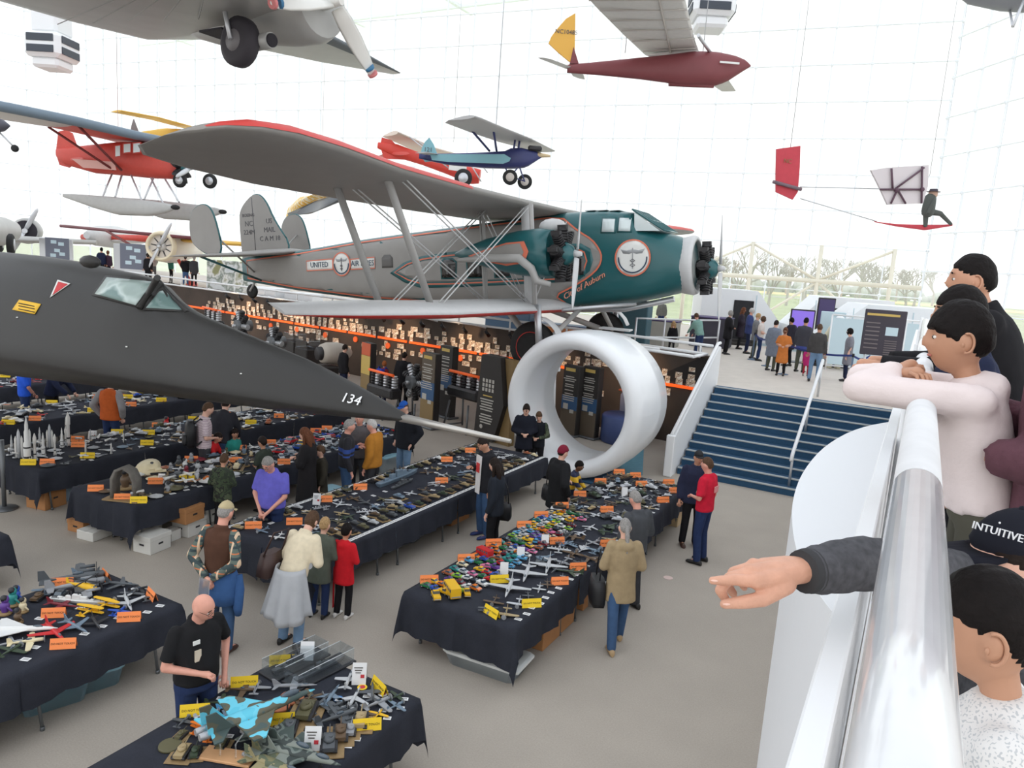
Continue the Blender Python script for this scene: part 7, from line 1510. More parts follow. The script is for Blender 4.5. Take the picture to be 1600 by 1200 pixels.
COLW = dict(grey=(150, 152, 156), pale_grey=(188, 190, 192), dark_grey=(84, 88, 92), blue_grey=(112, 130, 146), olive=(96, 92, 66), sand=(168, 148, 110), brown=(98, 78, 58), green=(48, 120, 70), dark_green=(60, 74, 56), red=(200, 40, 44), maroon=(120, 36, 48), orange=(226, 120, 36), yellow=(238, 186, 40), blue=(46, 86, 180), sky_blue=(92, 168, 214), purple=(96, 60, 140), white=(226, 226, 224), silver=(196, 198, 202), black=(40, 40, 44), teal=(44, 140, 136), pink=(222, 120, 160), cream=(222, 208, 172), lime=(140, 190, 60), copper=(170, 100, 66))
def where(tk, x, y):
    nm, x0, x1, y0, y1, _ = TBL[tk]; f = (y - y0) / (y1 - y0)
    return '%s %s of the %s' % ('left' if x < (x0 + x1) / 2 else 'right', 'near end' if f < .25 else 'near middle' if f < .5 else 'far middle' if f < .75 else 'far end', nm)
USED = set(); NEUT = ['grey', 'dark_grey', 'pale_grey', 'silver', 'blue_grey', 'olive', 'brown', 'sand', 'dark_green', 'black', 'white', 'cream', 'copper']
def keep_on(tk, x, y, m=.07):
    _, x0, x1, y0, y1, _ = TBL[tk]; return min(max(x, x0 + m), x1 - m), min(max(y, y0 + m), y1 - m)
def put(tk, kind, x, y, L, rz, col, label=None, dz=0.0):
    n, w, me = MODELS[kind]; x, y = keep_on(tk, x, y, min(.12, L * .3))
    if not label:                                                    # no two alike in one stretch of table: change the paint instead
        pal = (GAY if kind in ('car', 'hot', 'truck', 'bus') else NEUT + GAY); k0 = pal.index(col) if col in pal else 0
        for q in [col] + [pal[(k0 + j) % len(pal)] for j in range(1, len(pal))]:
            lab = '%s model %s on the %s' % (q.replace('_', ' '), w, where(tk, x, y))
            if lab not in USED: col = q; break
        USED.add(lab)
    c = srgb(*COLW[col])
    o = link(n, me, None, (x, y, TZ + .0105 + dz), rz, c); o.scale = (L, L, L)
    tag(o, label or lab, 'model ' + n.split('_')[-1], '%s models on the %s' % (n.split('_', 1)[1].replace('_', ' '), TBL[tk][0])); return o
# cards
YC_ = mat('yellow_card', srgb(244, 206, 40), .7); OC_ = mat('orange_card', srgb(255, 146, 82), .7); WC_ = mat('white_card', srgb(232, 232, 232), .7); PRT = mat('black_print', srgb(50, 40, 30), .7); REDP = mat('red_print', srgb(190, 50, 60), .7)
def tent(w, h):
    b = B(); t = h * .32; b.add([(-w / 2, -t, 0), (w / 2, -t, 0), (w / 2, 0, h), (-w / 2, 0, h), (-w / 2, t, 0), (w / 2, t, 0), (-w / 2, -t + .004, 0), (w / 2, -t + .004, 0), (w / 2, 0, h - .006), (-w / 2, 0, h - .006), (-w / 2, t - .004, 0), (w / 2, t - .004, 0)],
        [(0, 1, 2, 3), (3, 2, 5, 4), (7, 6, 9, 8), (8, 9, 10, 11), (0, 6, 7, 1), (5, 11, 10, 4), (0, 3, 9, 6), (3, 4, 10, 9), (1, 7, 8, 2), (2, 8, 11, 5)]); return b
TENT = {'yellow': tent(.235, .10).mesh('sign_card', YC_), 'orange': tent(.225, .10).mesh('sign_card', OC_)}
TXT = text_mesh('DO NOT TOUCH', .026, PRT, .001)
def sign_card(tk, px, py, col, rz=None):
    p = atz(px, py, TZ + .05)
    p.x, p.y = keep_on(tk, p.x, p.y, .1)
    rz = .75 if rz is None or rz > 0 else rz
    o = link('sign_card', TENT[col], None, (p.x, p.y, TZ + .011), rz); tag(o, '%s folded DO NOT TOUCH card on the %s' % (col, where(tk, p.x, p.y)), 'sign card', '%s cards on the %s' % (col, where(tk, p.x, p.y)))
    l = link('lettering', TXT, o); sl = math.atan2(.032, .10); l.matrix_local = Matrix.Translation((0, -.0175, .05)) @ Matrix.Rotation(PI / 2 - sl, 4, 'X'); return o
LCM = B().box((0, 0, .0015), (.075, .05, .003)).box((0, .006, .0034), (.05, .006, .0006), 1).box((0, -.008, .0034), (.055, .004, .0006), 1).mesh('label_card', [WC_, PRT])
def label_card(tk, x, y, rz=0, s=1.0):
    x, y = keep_on(tk, x, y, .05)
    o = link('label_card', LCM, None, (x, y, TZ + .0105), rz); o.scale = (s, s, 1); lab = 'small white label card on the %s' % where(tk, x, y); tag(o, lab, 'label card', lab[6:])
R5 = random.Random(11)
GREYS = ['grey', 'pale_grey', 'dark_grey', 'blue_grey', 'silver']; ARMY = ['olive', 'dark_green', 'brown', 'sand', 'olive', 'dark_grey']; GAY = ['red', 'blue', 'yellow', 'orange', 'white', 'green', 'sky_blue', 'purple', 'maroon', 'lime', 'teal', 'silver', 'pink', 'black', 'cream', 'copper']
# ---- right row: cars on the left half of the near part, aircraft on the right
y = 7.02; row = 0
while y < 10.75:
    for i in range(5):
        if R5.random() < .93 and not (y < 7.3 and i > 3): put('T3', R5.choice(['car', 'car', 'hot', 'truck']) if row > 1 or i else 'car', -4.80 + i * .13 + R5.uniform(-.012, .012), y + R5.uniform(-.02, .02), R5.uniform(.135, .165), PI * .5 + R5.uniform(-.25, .25) + (PI if R5.random() < .3 else 0), R5.choice(GAY))
    y += .165; row += 1
bs = atz(706, 932, TZ); put('T3', 'bus', bs.x, bs.y, .30, .9, 'yellow', 'yellow model bus at the near left corner of the right table row'); bs = atz(690, 936, TZ); put('T3', 'truck', bs.x - .05, bs.y - .06, .2, .8, 'yellow', 'yellow model truck left of the model bus'); bs = atz(722, 932, TZ); put('T3', 'truck', bs.x + .04, bs.y + .04, .17, .7, 'yellow', 'yellow model tractor right of the model bus')
bs = atz(757, 871, TZ); put('T3', 'bus', bs.x, bs.y, .24, 1.3, 'red', 'red model van among the cars of the right table row')
for px, py, L in ((795, 925, .56), (822, 902, .56), (856, 890, .54)):
    p = atz(px, py, TZ); put('T3', 'swing', p.x, p.y, L, PI + .35, 'pale_grey', 'large pale grey model bomber with spread wings, %s of three' % ['nearest', 'middle', 'farthest'][(795, 822, 856).index(px)])
for px, py, k, L in ((825, 934, 'straight', .2), (842, 924, 'straight', .24), (855, 917, 'straight', .22), (772, 943, 'prop', .24), (790, 962, 'prop', .3), (810, 946, 'prop', .26), (762, 956, 'bi', .22), (878, 908, 'straight', .22)):
    p = atz(px, py, TZ); put('T3', k, p.x, p.y, L, PI + R5.uniform(-.1, .6), R5.choice(['grey', 'dark_grey', 'silver', 'brown']))
y = 8.5
while y < 10.7:
    for x in (-4.03, -3.75, -3.53):
        if R5.random() < .9: put('T3', R5.choice(['swept', 'delta', 'prop', 'straight', 'swept', 'four']), x + R5.uniform(-.03, .03), y + R5.uniform(-.03, .03), R5.uniform(.26, .36), PI * R5.choice([0, 1, .5]) + R5.uniform(-.4, .4), R5.choice(GREYS + ['dark_green', 'brown']))
    label_card('T3', -3.48, y + .1, .1); y += .29
y = 10.85
while y < 13.45:
    for i in range(7):
        x = -4.78 + i * .2
        if R5.random() < .9: put('T3', R5.choice(['prop', 'tank', 'swept', 'prop', 'bi', 'delta', 'tank']), x + R5.uniform(-.03, .03), y + R5.uniform(-.03, .03), R5.uniform(.17, .26), R5.uniform(0, 6.28), R5.choice(GREYS + ARMY))
        if R5.random() < .3: label_card('T3', x + .09, y + .11, R5.uniform(-.2, .2))
    y += .235
for k in range(12): label_card('T3', -3.5 + R5.uniform(-.02, .02), 7.0 + k * .17, .1, 1.1)
p = atz(785, 822, TZ); put('T3', 'ship', -4.14, 9.6, .62, .02, 'dark_grey', 'dark grey model warship between the cars and the aircraft')
for px, py, c in ((669, 905, 'orange'), (728, 872, 'orange'), (771, 848, 'orange'), (812, 818, 'orange'), (840, 803, 'orange'), (878, 790, 'orange'), (906, 772, 'orange'), (938, 752, 'orange'), (968, 737, 'orange'), (1000, 738, 'orange'), (1052, 748, 'orange'), (1062, 768, 'orange'), (1040, 782, 'orange'), (1002, 756, 'orange'), (948, 796, 'orange'), (870, 845, 'orange'), (881, 910, 'orange'), (908, 887, 'orange'), (957, 851, 'orange'), (780, 905, 'yellow'), (837, 945, 'yellow')): sign_card('T3', px, py, c, .5 if c == 'orange' else .55)
sign_card('T3', 762, 961, 'yellow', -.35)
# ---- middle row: armour along both edges with label cards, ships and aircraft in the middle
y = 6.95
while y < 13.5:
    for x, rz in ((-6.66, .1), (-7.98, .1)):
        if R5.random() < .95: put('T2', R5.choice(['tank', 'tank', 'btank', 'truck']), x + R5.uniform(-.02, .02), y, R5.uniform(.17, .22), PI / 2 + R5.uniform(-.3, .3), R5.choice(ARMY))
    [label_card('T2', -6.50, y + q, PI / 2, 1.35) for q in (0, .113)]; [label_card('T2', -8.12, y + q, PI / 2, 1.35) for q in (0, .113)]
    if R5.random() < .7: put('T2', R5.choice(['tank', 'btank']), -6.88 + R5.uniform(-.02, .02), y + .05, .17, PI / 2 + R5.uniform(-.4, .4), R5.choice(ARMY))
    if R5.random() < .55: label_card('T2', -7.8, y, PI / 2, 1.2)
    y += .225
y = 7.1
while y < 13.4:
    for x in (-7.62, -7.3, -7.06):
        if R5.random() < .92 and not (9.4 < y < 10.9 and x < -7.2): put('T2', R5.choice(['prop', 'four', 'swept', 'bi', 'btank', 'prop']), x + R5.uniform(-.04, .04), y + R5.uniform(-.04, .04), R5.uniform(.2, .3), R5.uniform(0, 6.28), R5.choice(GREYS + ARMY + ['silver', 'blue_grey', 'pale_grey', 'white']))
        if R5.random() < .35: label_card('T2', x + .12, y + .12, R5.uniform(-.3, .3), 1.1)
    y += .30
put('T2', 'ship', -7.75, 10.3, 1.25, .05, 'blue_grey', 'long blue-grey model warship down the middle table row'); put('T2', 'ship', -7.5, 10.1, .7, .1, 'dark_grey', 'short dark grey model warship beside the long one')
for px, py, c in ((396, 821, 'orange'), (460, 815, 'orange'), (508, 780, 'orange'), (563, 761, 'orange'), (690, 751, 'orange'), (698, 718, 'orange'), (735, 704, 'orange'), (760, 706, 'orange')): sign_card('T2', px, py, c, .5)
# ---- figure row
put('T1', 'bust', *atz(196, 765, TZ).xy, .5, .3, 'brown', 'tall brown model figure inside the grey arch'); ar = thing('model_arch', 'grey stone-like model arch at the near end of the figure table row', 'model arch', (*atz(197, 780, TZ).xy, TZ + .0105), .4)
ap = [(-.2, 0), (-.2, .32), (-.13, .46), (0, .52), (.13, .46), (.2, .32), (.2, 0)]; B().loft([[(x * k, y_, z * (1 if k == 1 else .93)) for k, y_ in ((1, -.09), (1, .09), (.76, .09), (.76, -.09))] for x, z in ap], 0).obj('arch', mat('stone_arch', srgb(112, 108, 102), .9, noise=.25, bump=.5), ar); B().box((0, 0, .01), (.55, .35, .02)).obj('base', SBASE, ar)
put('T1', 'saucer', *atz(232, 740, TZ).xy, .42, 0, 'cream', 'cream model saucer standing tilted behind the plates', .06).rotation_euler = (.6, 0, .5)
for px, py, L in ((244, 778, .22), (272, 766, .3), (165, 770, .2)): put('T1', 'saucer', *atz(px, py, TZ).xy, L, 0, ['pale_grey', 'olive', 'brown'][(244, 272, 165).index(px)], '%s model saucer lying flat near the arch' % ['pale grey', 'olive', 'brown'][(244, 272, 165).index(px)])
put('T1', 'heli', *atz(322, 752, TZ).xy, .3, .6, 'orange', 'orange skeletal model machine beside the camouflage-jacket boy')
y = 6.85
while y < 13.3:
    for x in (-11.12, -10.9, -10.68, -10.46, -10.24, -10.0):
        if R5.random() < .93 and not (y < 7.5 and x < -10.2): put('T1', R5.choice(['bust', 'bust', 'saucer', 'station', 'btank', 'swept']) if y < 9.8 else R5.choice(['swept', 'prop', 'straight', 'bi', 'four', 'car']), x + R5.uniform(-.05, .05), y + R5.uniform(-.06, .06), R5.uniform(.2, .32), R5.uniform(0, 6.28), R5.choice(['grey', 'brown', 'cream', 'silver', 'maroon', 'dark_grey', 'olive', 'white']) if y < 9.8 else R5.choice(GREYS + ['white', 'red', 'blue']))
    y += .25
    label_card('T1', -9.9, y, 1.4, 1.2); label_card('T1', -10.6, y + .1, .2, 1.2)
for px, py, c in ((142, 765, 'orange'), (184, 779, 'orange'), (227, 785, 'yellow'), (292, 748, 'yellow'), (243, 752, 'orange'), (298, 717, 'orange'), (372, 699, 'orange'), (368, 719, 'orange'), (453, 724, 'orange'), (422, 691, 'orange'), (489, 672, 'orange'), (506, 668, 'orange')): sign_card('T1', px, py, c, .45)
# ---- rocket row
for i, (px, py, L, k) in enumerate(((43, 722, 1.0, 0), (30, 716, .7, 1), (55, 720, .62, 2), (68, 714, .55, 0), (78, 700, .6, 1), (86, 712, .5, 2), (97, 700, .48, 0), (107, 697, .82, 2), (18, 708, .42, 0), (47, 705, .55, 1), (92, 690, .4, 2), (60, 700, .5, 0))):
    p = atz(px, py, TZ); put('T0', 'rocket%d' % k, p.x, p.y, L * .8, i, ['white', 'silver', 'pale_grey'][i % 3], '%s model rocket, %s' % (['white', 'silver', 'pale grey'][i % 3], ['tallest of all at the near end', 'left of the tallest rocket', 'just right of the tallest rocket', 'second right of the tallest rocket', 'behind the near rockets', 'in the front line towards the orange card', 'short, right of the front line', 'tall, at the right end of the rockets', 'shortest, at the far left', 'behind the tallest rocket', 'small, at the back right', 'slim, in the middle at the back'][i]))
y = 6.9
while y < 14.1:
    for x in (-13.7, -13.42, -13.12, -12.85, -12.55):
        if R5.random() < .95: put('T0', R5.choice(['station', 'saucer', 'station', 'delta', 'rocket1'] if y < 9 else ['swept', 'prop', 'tank', 'btank', 'station', 'delta', 'bust']), x + R5.uniform(-.05, .05), y + R5.uniform(-.06, .06), R5.uniform(.18, .3), R5.uniform(0, 6.28), R5.choice(['silver', 'white', 'pale_grey', 'grey', 'silver', 'dark_grey', 'blue_grey'] if y < 10 else GREYS + ['white', 'white', 'cream', 'silver', 'sand', 'red']))
        if R5.random() < .4: label_card('T0', x + .1, y + .12, R5.uniform(-.3, .3), 1.2)
    y += .3
put('T0', 'bust', *atz(260, 668, TZ).xy, .34, 0, 'red', 'bright red model figure in the middle of the rocket table row')
for px, py, c in ((32, 725, 'yellow'), (74, 722, 'orange'), (137, 712, 'yellow'), (108, 682, 'orange'), (230, 692, 'yellow'), (122, 695, 'orange'), (294, 680, 'orange'), (230, 660, 'orange'), (284, 650, 'yellow'), (232, 676, 'yellow'), (165, 670, 'yellow'), (338, 642, 'orange'), (392, 660, 'yellow'), (436, 650, 'orange')): sign_card('T0', px, py, c, .4)
for tk, ym in (('TM', 14.0), ('TN', 14.2)):
    nm, x0, x1, y0, y1, _ = TBL[tk]; y = y0 + .2
    while y < ym:
        for i in range(5):
            if R5.random() < .85: put(tk, R5.choice(['prop', 'swept', 'station', 'straight', 'bi', 'tank', 'ship']), x0 + .15 + i * .3 + R5.uniform(-.05, .05), y + R5.uniform(-.06, .06), R5.uniform(.22, .36), R5.uniform(0, 6.28), R5.choice(GREYS + ['white', 'white', 'cream', 'red', 'silver', 'maroon']))
        y += .33
for px, py, c in ((16, 661, 'yellow'), (58, 655, 'orange'), (73, 627, 'yellow'), (140, 617, 'orange'), (202, 607, 'yellow'), (205, 632, 'orange'), (252, 625, 'yellow'), (146, 641, 'yellow'), (200, 620, 'yellow')): sign_card('TM', px, py, c, .35)
for px, py, c in ((8, 587, 'yellow'), (130, 594, 'orange'), (40, 590, 'orange')): sign_card('TN', px, py, c, .3)
# ---- front left table: larger individual models
def big(kind, px, py, L, rz, col, label, tk='T4', dz=0.0): p = atz(px, py, TZ + .02); return put(tk, kind, p.x, p.y, L, rz, col, label, dz)
for a in (('four', 100, 905, .78, -.55, 'dark_grey', 'long-winged grey model bomber at the back of the left front table'), ('four', 118, 921, .7, -.4, 'grey', 'second grey model bomber, in front of the long-winged one'), ('swept', 122, 893, .42, -1.0, 'blue_grey', 'blue-grey model jet at the far edge between the orange cards'),
          ('swept', 152, 892, .34, .8, 'dark_grey', 'dark grey model jet beside the far corner orange card'), ('heli', 133, 925, .44, -1.2, 'yellow', 'yellow model helicopter in the middle of the left front table'), ('ship', 120, 940, .62, -1.1, 'white', 'white and red model airliner hull in front of the yellow helicopter'),
          ('straight', 98, 948, .38, -1.2, 'maroon', 'maroon model plane beside the white hull'), ('bi', 138, 958, .3, .3, 'yellow', 'yellow model biplane, left one of two'), ('bi', 163, 948, .32, .2, 'yellow', 'yellow model biplane, right one of two'), ('swept', 200, 945, .44, -2.0, 'pale_grey', 'pale grey model jet near the right orange card'),
          ('prop', 185, 958, .26, .4, 'blue', 'blue and white model plane behind the front orange card'), ('swept', 150, 976, .34, -1.9, 'black', 'black model jet beside the front label cards'), ('swept', 118, 982, .42, -1.6, 'blue_grey', 'dark blue-grey model jet left of the black one'), ('swept', 86, 992, .5, -1.75, 'red', 'bright red model jet at the front edge'),
          ('delta', 30, 990, .7, -.9, 'white', 'white flying-wing model at the left of the front table'), ('prop', 40, 1006, .36, -.6, 'cream', 'cream silver model plane in front of the flying wing'), ('prop', 15, 1020, .3, .3, 'dark_green', 'small green-grey model plane at the front left corner'), ('prop', 12, 1008, .28, -.4, 'grey', 'small grey model plane above the front left corner'),
          ('bust', 20, 945, .3, 0, 'teal', 'teal toy-like figure at the left edge, tallest of its cluster'), ('bust', 8, 958, .3, 0, 'purple', 'purple figure at the left edge'), ('bust', 36, 955, .24, 0, 'cream', 'cream figure with red foot at the left edge'), ('bust', 15, 932, .26, 0, 'blue', 'blue figure at the back of the left cluster'), ('bust', 28, 972, .24, 0, 'brown', 'brown furry-looking figure at the left edge'),
          ('prop', 205, 930, .26, .5, 'dark_grey', 'dark model plane behind the right orange card'), ('prop', 215, 922, .24, -.3, 'black', 'black model plane near the far right orange card'), ('swept', 190, 915, .4, -1.1, 'dark_grey', 'long dark model jet across the back of the table'), ('swept', 225, 935, .24, 1.2, 'dark_grey', 'small dark model jet beside the right edge'), ('tank', 60, 935, .2, .5, 'brown', 'brown model vehicle in the middle left'), ('prop', 75, 925, .32, .8, 'blue_grey', 'blue-grey model plane under the bomber wing'), ('car', 95, 932, .2, .5, 'dark_grey', 'dark model car between the planes')): big(*a)
for px, py in ((125, 952), (185, 967), (160, 980), (132, 992), (55, 1013), (40, 1032), (190, 915), (210, 922), (225, 935), (250, 948), (62, 968), (230, 958)): p = atz(px, py, TZ); label_card('T4', p.x, p.y, .4, 1.1)
for px, py, rz in ((88, 906, .6), (165, 899, -.3), (240, 928, -.3), (206, 966, .6), (101, 1007, .6), (84, 958, .2)): sign_card('T4', px, py, 'orange', rz)
# ---- bottom front table
T5 = 'T5'
CAMB = ramp_mat('blue_brown_camouflage', [srgb(96, 196, 220), srgb(110, 204, 226), srgb(96, 94, 78), srgb(74, 90, 88)], 4.2, .6, detail=2); CAMG = ramp_mat('grey_green_camouflage', [srgb(70, 82, 78), srgb(108, 118, 112), srgb(56, 64, 62), srgb(128, 134, 126)], 6, .6, detail=1)
def big_jet(label, px, py, L, rz, m, tail=2, dz=.16, tilt=.0):
    p = atz(px, py, TZ + dz); t = thing('model_jet', label, 'model jet', (p.x, p.y, TZ + .0105), rz); b = B(); z = dz / L
    s = lambda bb, n, mm: bb.obj(n, mm, t)
    def sc(b_): b_.v = [(v[0] * L, v[1] * L, v[2] * L) for v in b_.v]; return b_
    Z = Matrix.Rotation(PI / 2, 4, 'Z')
    s(sc(B().loft([se_ring(y, 0, z, a, c, c * .8, 12) for y, a, c in ((.5, .004, .004), (.44, .018, .018), (.34, .03, .034), (.2, .045, .05), (0, .075, .045), (-.3, .07, .035), (-.42, .05, .03))], 0, mw=Z)), 'fuselage', m)
    W = [(.04, .16), (.07, .1), (.34, -.1), (.34, -.2), (.07, -.22)]
    for sg in (1, -1):
        pts = [(x * sg, y) for x, y in W]; s(sc(flat(B(), pts, .014, z - .01)), 'wing', m)
        s(sc(flat(B(), [(sg * .06, -.26), (sg * .2, -.38), (sg * .2, -.45), (sg * .06, -.42)], .012, z - .01)), 'tailplane', m)
        s(sc(B().prism([(-.24, z), (-.38, z + .17), (-.46, z + .17), (-.44, z)], .012, 0, Matrix(((0, .12 * sg * 0, 1, sg * .065 - .006), (1, 0, 0, 0), (0, 1, 0, 0), (0, 0, 0, 1))))), 'fin', m)
        s(sc(B().cyl((sg * .04, -.4, z - .01), (sg * .04, -.5, z - .01), .034, .028, n=12)), 'nozzle', SSILV)
    s(sc(B().ball((0, .27, z + .045), (.026, .09, .034), 10)), 'canopy', SGL)
    g = B()
    for x, y in ((0, .25), (.07, -.08), (-.07, -.08)): g.cyl((x, y, 0), (x, y, z), .008, n=6); g.cyl((x - .012, y, .02), (x + .012, y, .02), .02, n=8)
    s(sc(g), 'landing_gear', SD); return t
big_jet('big sky-blue and brown camouflaged model fighter raised above the bottom front table', 405, 1112, 1.0, -.30, CAMB, dz=.2)
big_jet('dark grey-green model fighter in front of the blue one', 440, 1160, .75, -1.45, CAMG, dz=.08); big_jet('grey-green model fighter with pale nose at the bottom edge', 470, 1180, .7, -1.35, CAMG, dz=.07)
big_jet('olive model fighter at the very bottom edge', 430, 1196, .6, -1.5, ramp_mat('tan_camo', [srgb(120, 116, 84), srgb(92, 100, 80), srgb(150, 140, 104)], 7), dz=.06)
for a in (('straight', 460, 1075, .4, -.9, 'grey', 'grey model jet behind the blue fighter nose'), ('straight', 545, 1064, .36, .5, 'pale_grey', 'pale grey model radar plane with a disc on its back'), ('swept', 518, 1090, .36, .35, 'blue_grey', 'pale blue-grey model jet left of the insignia discs'), ('swept', 553, 1094, .36, .4, 'pale_grey', 'pale model jet in the middle of the right side'), ('straight', 582, 1083, .34, .7, 'dark_grey', 'dark grey model attack jet near the right yellow card'),
          ('prop', 588, 1102, .34, -.3, 'grey', 'grey model plane with long wings near the right edge'), ('prop', 618, 1090, .2, -.3, 'dark_green', 'small green model plane at the right edge'), ('prop', 617, 1105, .22, -.2, 'blue_grey', 'small blue-grey model plane at the right edge'), ('prop', 482, 1094, .3, -.5, 'brown', 'brown and yellow model plane behind the tank diorama'), ('swept', 500, 1102, .34, .2, 'dark_grey', 'dark model jet left of the long-winged planes'), ('prop', 535, 1113, .3, -.4, 'dark_grey', 'dark model plane left of the label cards'),
          ('four', 525, 1126, .46, -.4, 'dark_grey', 'dark grey long-winged model bomber in front of the jets'), ('prop', 570, 1118, .2, .4, 'brown', 'small brown model plane behind the front right card'), ('prop', 590, 1118, .18, .2, 'yellow', 'small yellow-nosed model plane behind the front right card'), ('bi', 312, 1141, .2, .2, 'orange', 'orange model biplane near the left edge'), ('bi', 330, 1152, .22, .5, 'orange', 'orange model biplane on a pale base'), ('prop', 322, 1118, .24, -.4, 'silver', 'silver model plane near the left yellow card'), ('straight', 355, 1120, .26, -.4, 'blue_grey', 'small blue and white model jet left of the blue fighter'), ('straight', 362, 1106, .26, -.7, 'sky_blue', 'small sky-blue and white model jet left of the blue fighter'),
          ('prop', 285, 1130, .2, .3, 'dark_grey', 'dark small model plane at the left edge'), ('prop', 340, 1100, .26, -.9, 'dark_green', 'green model plane behind the small blue jets'), ('prop', 375, 1080, .3, -1.0, 'brown', 'brown model plane by the back left yellow card'), ('prop', 400, 1078, .24, .6, 'grey', 'grey model plane by the back left yellow card')): big(*a, tk=T5)
for px, py, L, col, rz, lab in ((452, 1142, .24, 'dark_grey', .6, 'grey model tank on a base, left of the big tank diorama'), (478, 1116, .30, 'olive', .5, 'olive model tank diorama, largest one'), (433, 1145, .16, 'sand', .6, 'sand model vehicle on a base'), (514, 1166, .26, 'dark_grey', .7, 'dark grey model tank near the front edge'), (532, 1150, .24, 'brown', .7, 'brown model tank near the front edge'), (548, 1143, .18, 'grey', .6, 'grey small model tank near the front edge'), (563, 1130, .24, 'sand', .6, 'sand model tank behind the front right card'), (285, 1178, .2, 'sand', .5, 'sand model gun on a wooden base at the left'), (305, 1178, .16, 'dark_green', .7, 'dark green model vehicle on a wooden base at the left'), (347, 1165, .15, 'olive', .5, 'olive model vehicle left of the clear stand'), (283, 1150, .13, 'olive', .3, 'small olive model vehicle left of the orange biplanes')): big('btank', px, py, L, rz, col, lab, T5)
for px, py, c, lab, r in ((456, 1093, 'copper', 'oval wooden plaque in the middle of the bottom front table', .11), (437, 1107, 'copper', 'brown wooden base beside the oval plaque', .09), (266, 1168, 'olive', 'round olive diorama base at the left', .09)):
    p = atz(px, py, TZ); o = B().cyl((0, 0, 0), (0, 0, .018), r, r * .95, n=20).obj('plaque', OBJC, None, (p.x, p.y, TZ + .0105), .4, srgb(*COLW[c])); tag(o, lab, 'plaque')
for px, py, c1, c2, lab in ((566, 1076, YC_, REDP, 'round yellow and red insignia disc'), (598, 1086, WC_, REDP, 'round red and white insignia disc'), (528, 1094, mat('blue_disc', srgb(70, 130, 190), .5), WC_, 'round blue insignia disc')):
    p = atz(px, py, TZ); o = B().cyl((0, 0, 0), (0, 0, .006), .045, n=20, mi=0).cyl((0, 0, .006), (0, 0, .008), .028, n=16, mi=1).obj('insignia_disc', [c1, c2], None, (p.x, p.y, TZ + .0105)); tag(o, lab + ' on the bottom front table', 'disc')
p = atz(357, 1186, TZ); o = B().box((0, 0, .012), (.42, .16, .024), ch=.005).obj('wooden_board', mat('bare_pine', srgb(214, 164, 118), .6, noise=.08), None, (p.x, p.y, TZ + .0105), .35); tag(o, 'bare pine board under the clear stand of the blue fighter', 'board')
AC = glass('acrylic', (.95, .97, .98), .03, .10)
t = thing('acrylic_stand', 'clear bent acrylic stand carrying the big blue model fighter', 'stand', (p.x, p.y, TZ + .035), .35)
for x in (-.06, .07): B().tube([(x, -.02, 0), (x, -.02, .12), (x + .02, .06, .16), (x + .04, .24, .17)], .008, 8).obj('rod', AC, t)
def case(label, px, py, w, d, h, rz, inner):
    p = atz(px, py, TZ); t = thing('acrylic_case', label, 'display case', (p.x, p.y, TZ + .0105), rz); B().box((0, 0, .01), (w + .04, d + .04, .02), ch=.004).obj('base', SD, t)
    for x, y, ww, dd in ((-w / 2, 0, .004, d), (w / 2, 0, .004, d), (0, -d / 2, w, .004), (0, d / 2, w, .004)): B().box((x, y, .02 + h / 2), (ww, dd, h)).obj('side', AC, t)
    B().box((0, 0, .022 + h), (w, d, .004)).obj('lid', AC, t)
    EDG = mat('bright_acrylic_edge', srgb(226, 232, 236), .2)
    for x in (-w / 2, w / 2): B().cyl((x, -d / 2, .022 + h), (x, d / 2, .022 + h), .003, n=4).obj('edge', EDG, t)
    o = put(T5, 'ship', p.x, p.y, inner, rz, 'dark_grey', 'dark grey model warship in the ' + label.split(', ')[1].replace('one', 'acrylic case'), .02); return t
case('clear acrylic case at the back of the bottom front table, left one', 462, 1040, .2, .62, .13, -.12, .55); case('clear acrylic case at the back of the bottom front table, right one', 500, 1052, .2, .66, .13, -.12, .6)
for px, py in ((523, 1116), (545, 1095), (548, 1108), (573, 1090), (600, 1083), (632, 1094), (628, 1109), (605, 1124), (598, 1112), (575, 1123), (557, 1157), (544, 1168), (530, 1178), (468, 1148), (495, 1132), (555, 1118), (358, 1152), (345, 1093)): p = atz(px, py, TZ); label_card(T5, p.x, p.y, .5, .9)
for px, py, rz in ((378, 1064, .55), (297, 1106, .55), (438, 1031, .55), (596, 1070, -.4), (584, 1137, .7), (438, 1124, .6)): sign_card(T5, px, py, 'yellow', rz)
WT = tent(.13, .19); WT = WT.mesh('folded_card', WC_)
def wtent(tk, px, py, lab, s=1.0, pr=True):
    p = atz(px, py, TZ); p.x, p.y = keep_on(tk, p.x, p.y, .1); o = link('folded_card', WT, None, (p.x, p.y, TZ + .011), .6); o.scale = (s,) * 3; tag(o, lab, 'folded card')
    if pr:
        b = B(); Mx = Matrix.Translation((0, -.033, .1)) @ Matrix.Rotation(PI / 2 - math.atan(.32), 4, 'X')
        for k in range(3): b.box((-.01, .05 - .022 * k, 0), (.08 - .015 * k, .007, .002), 0, mw=Mx)
        b.box((.03, -.025, 0), (.035, .03, .002), 1, mw=Mx); b.obj('print', [PRT, REDP], o)
wtent(T5, 497, 1022, 'white folded card standing behind the acrylic cases', 1.0, False); wtent(T5, 562, 1066, 'white folded card with red print at the back right of the bottom front table'); wtent(T5, 489, 1170, 'white folded card with red print at the front of the bottom front table')
for px, py, lab in ((787, 897, 'white folded card between the cars and the pale bombers'), (813, 872, 'white folded card beyond the pale bombers'), (851, 852, 'white folded card beside the red cars'), (975, 775, 'white folded card at the far end of the right table row')): wtent('T3', px, py, lab, .8, False)
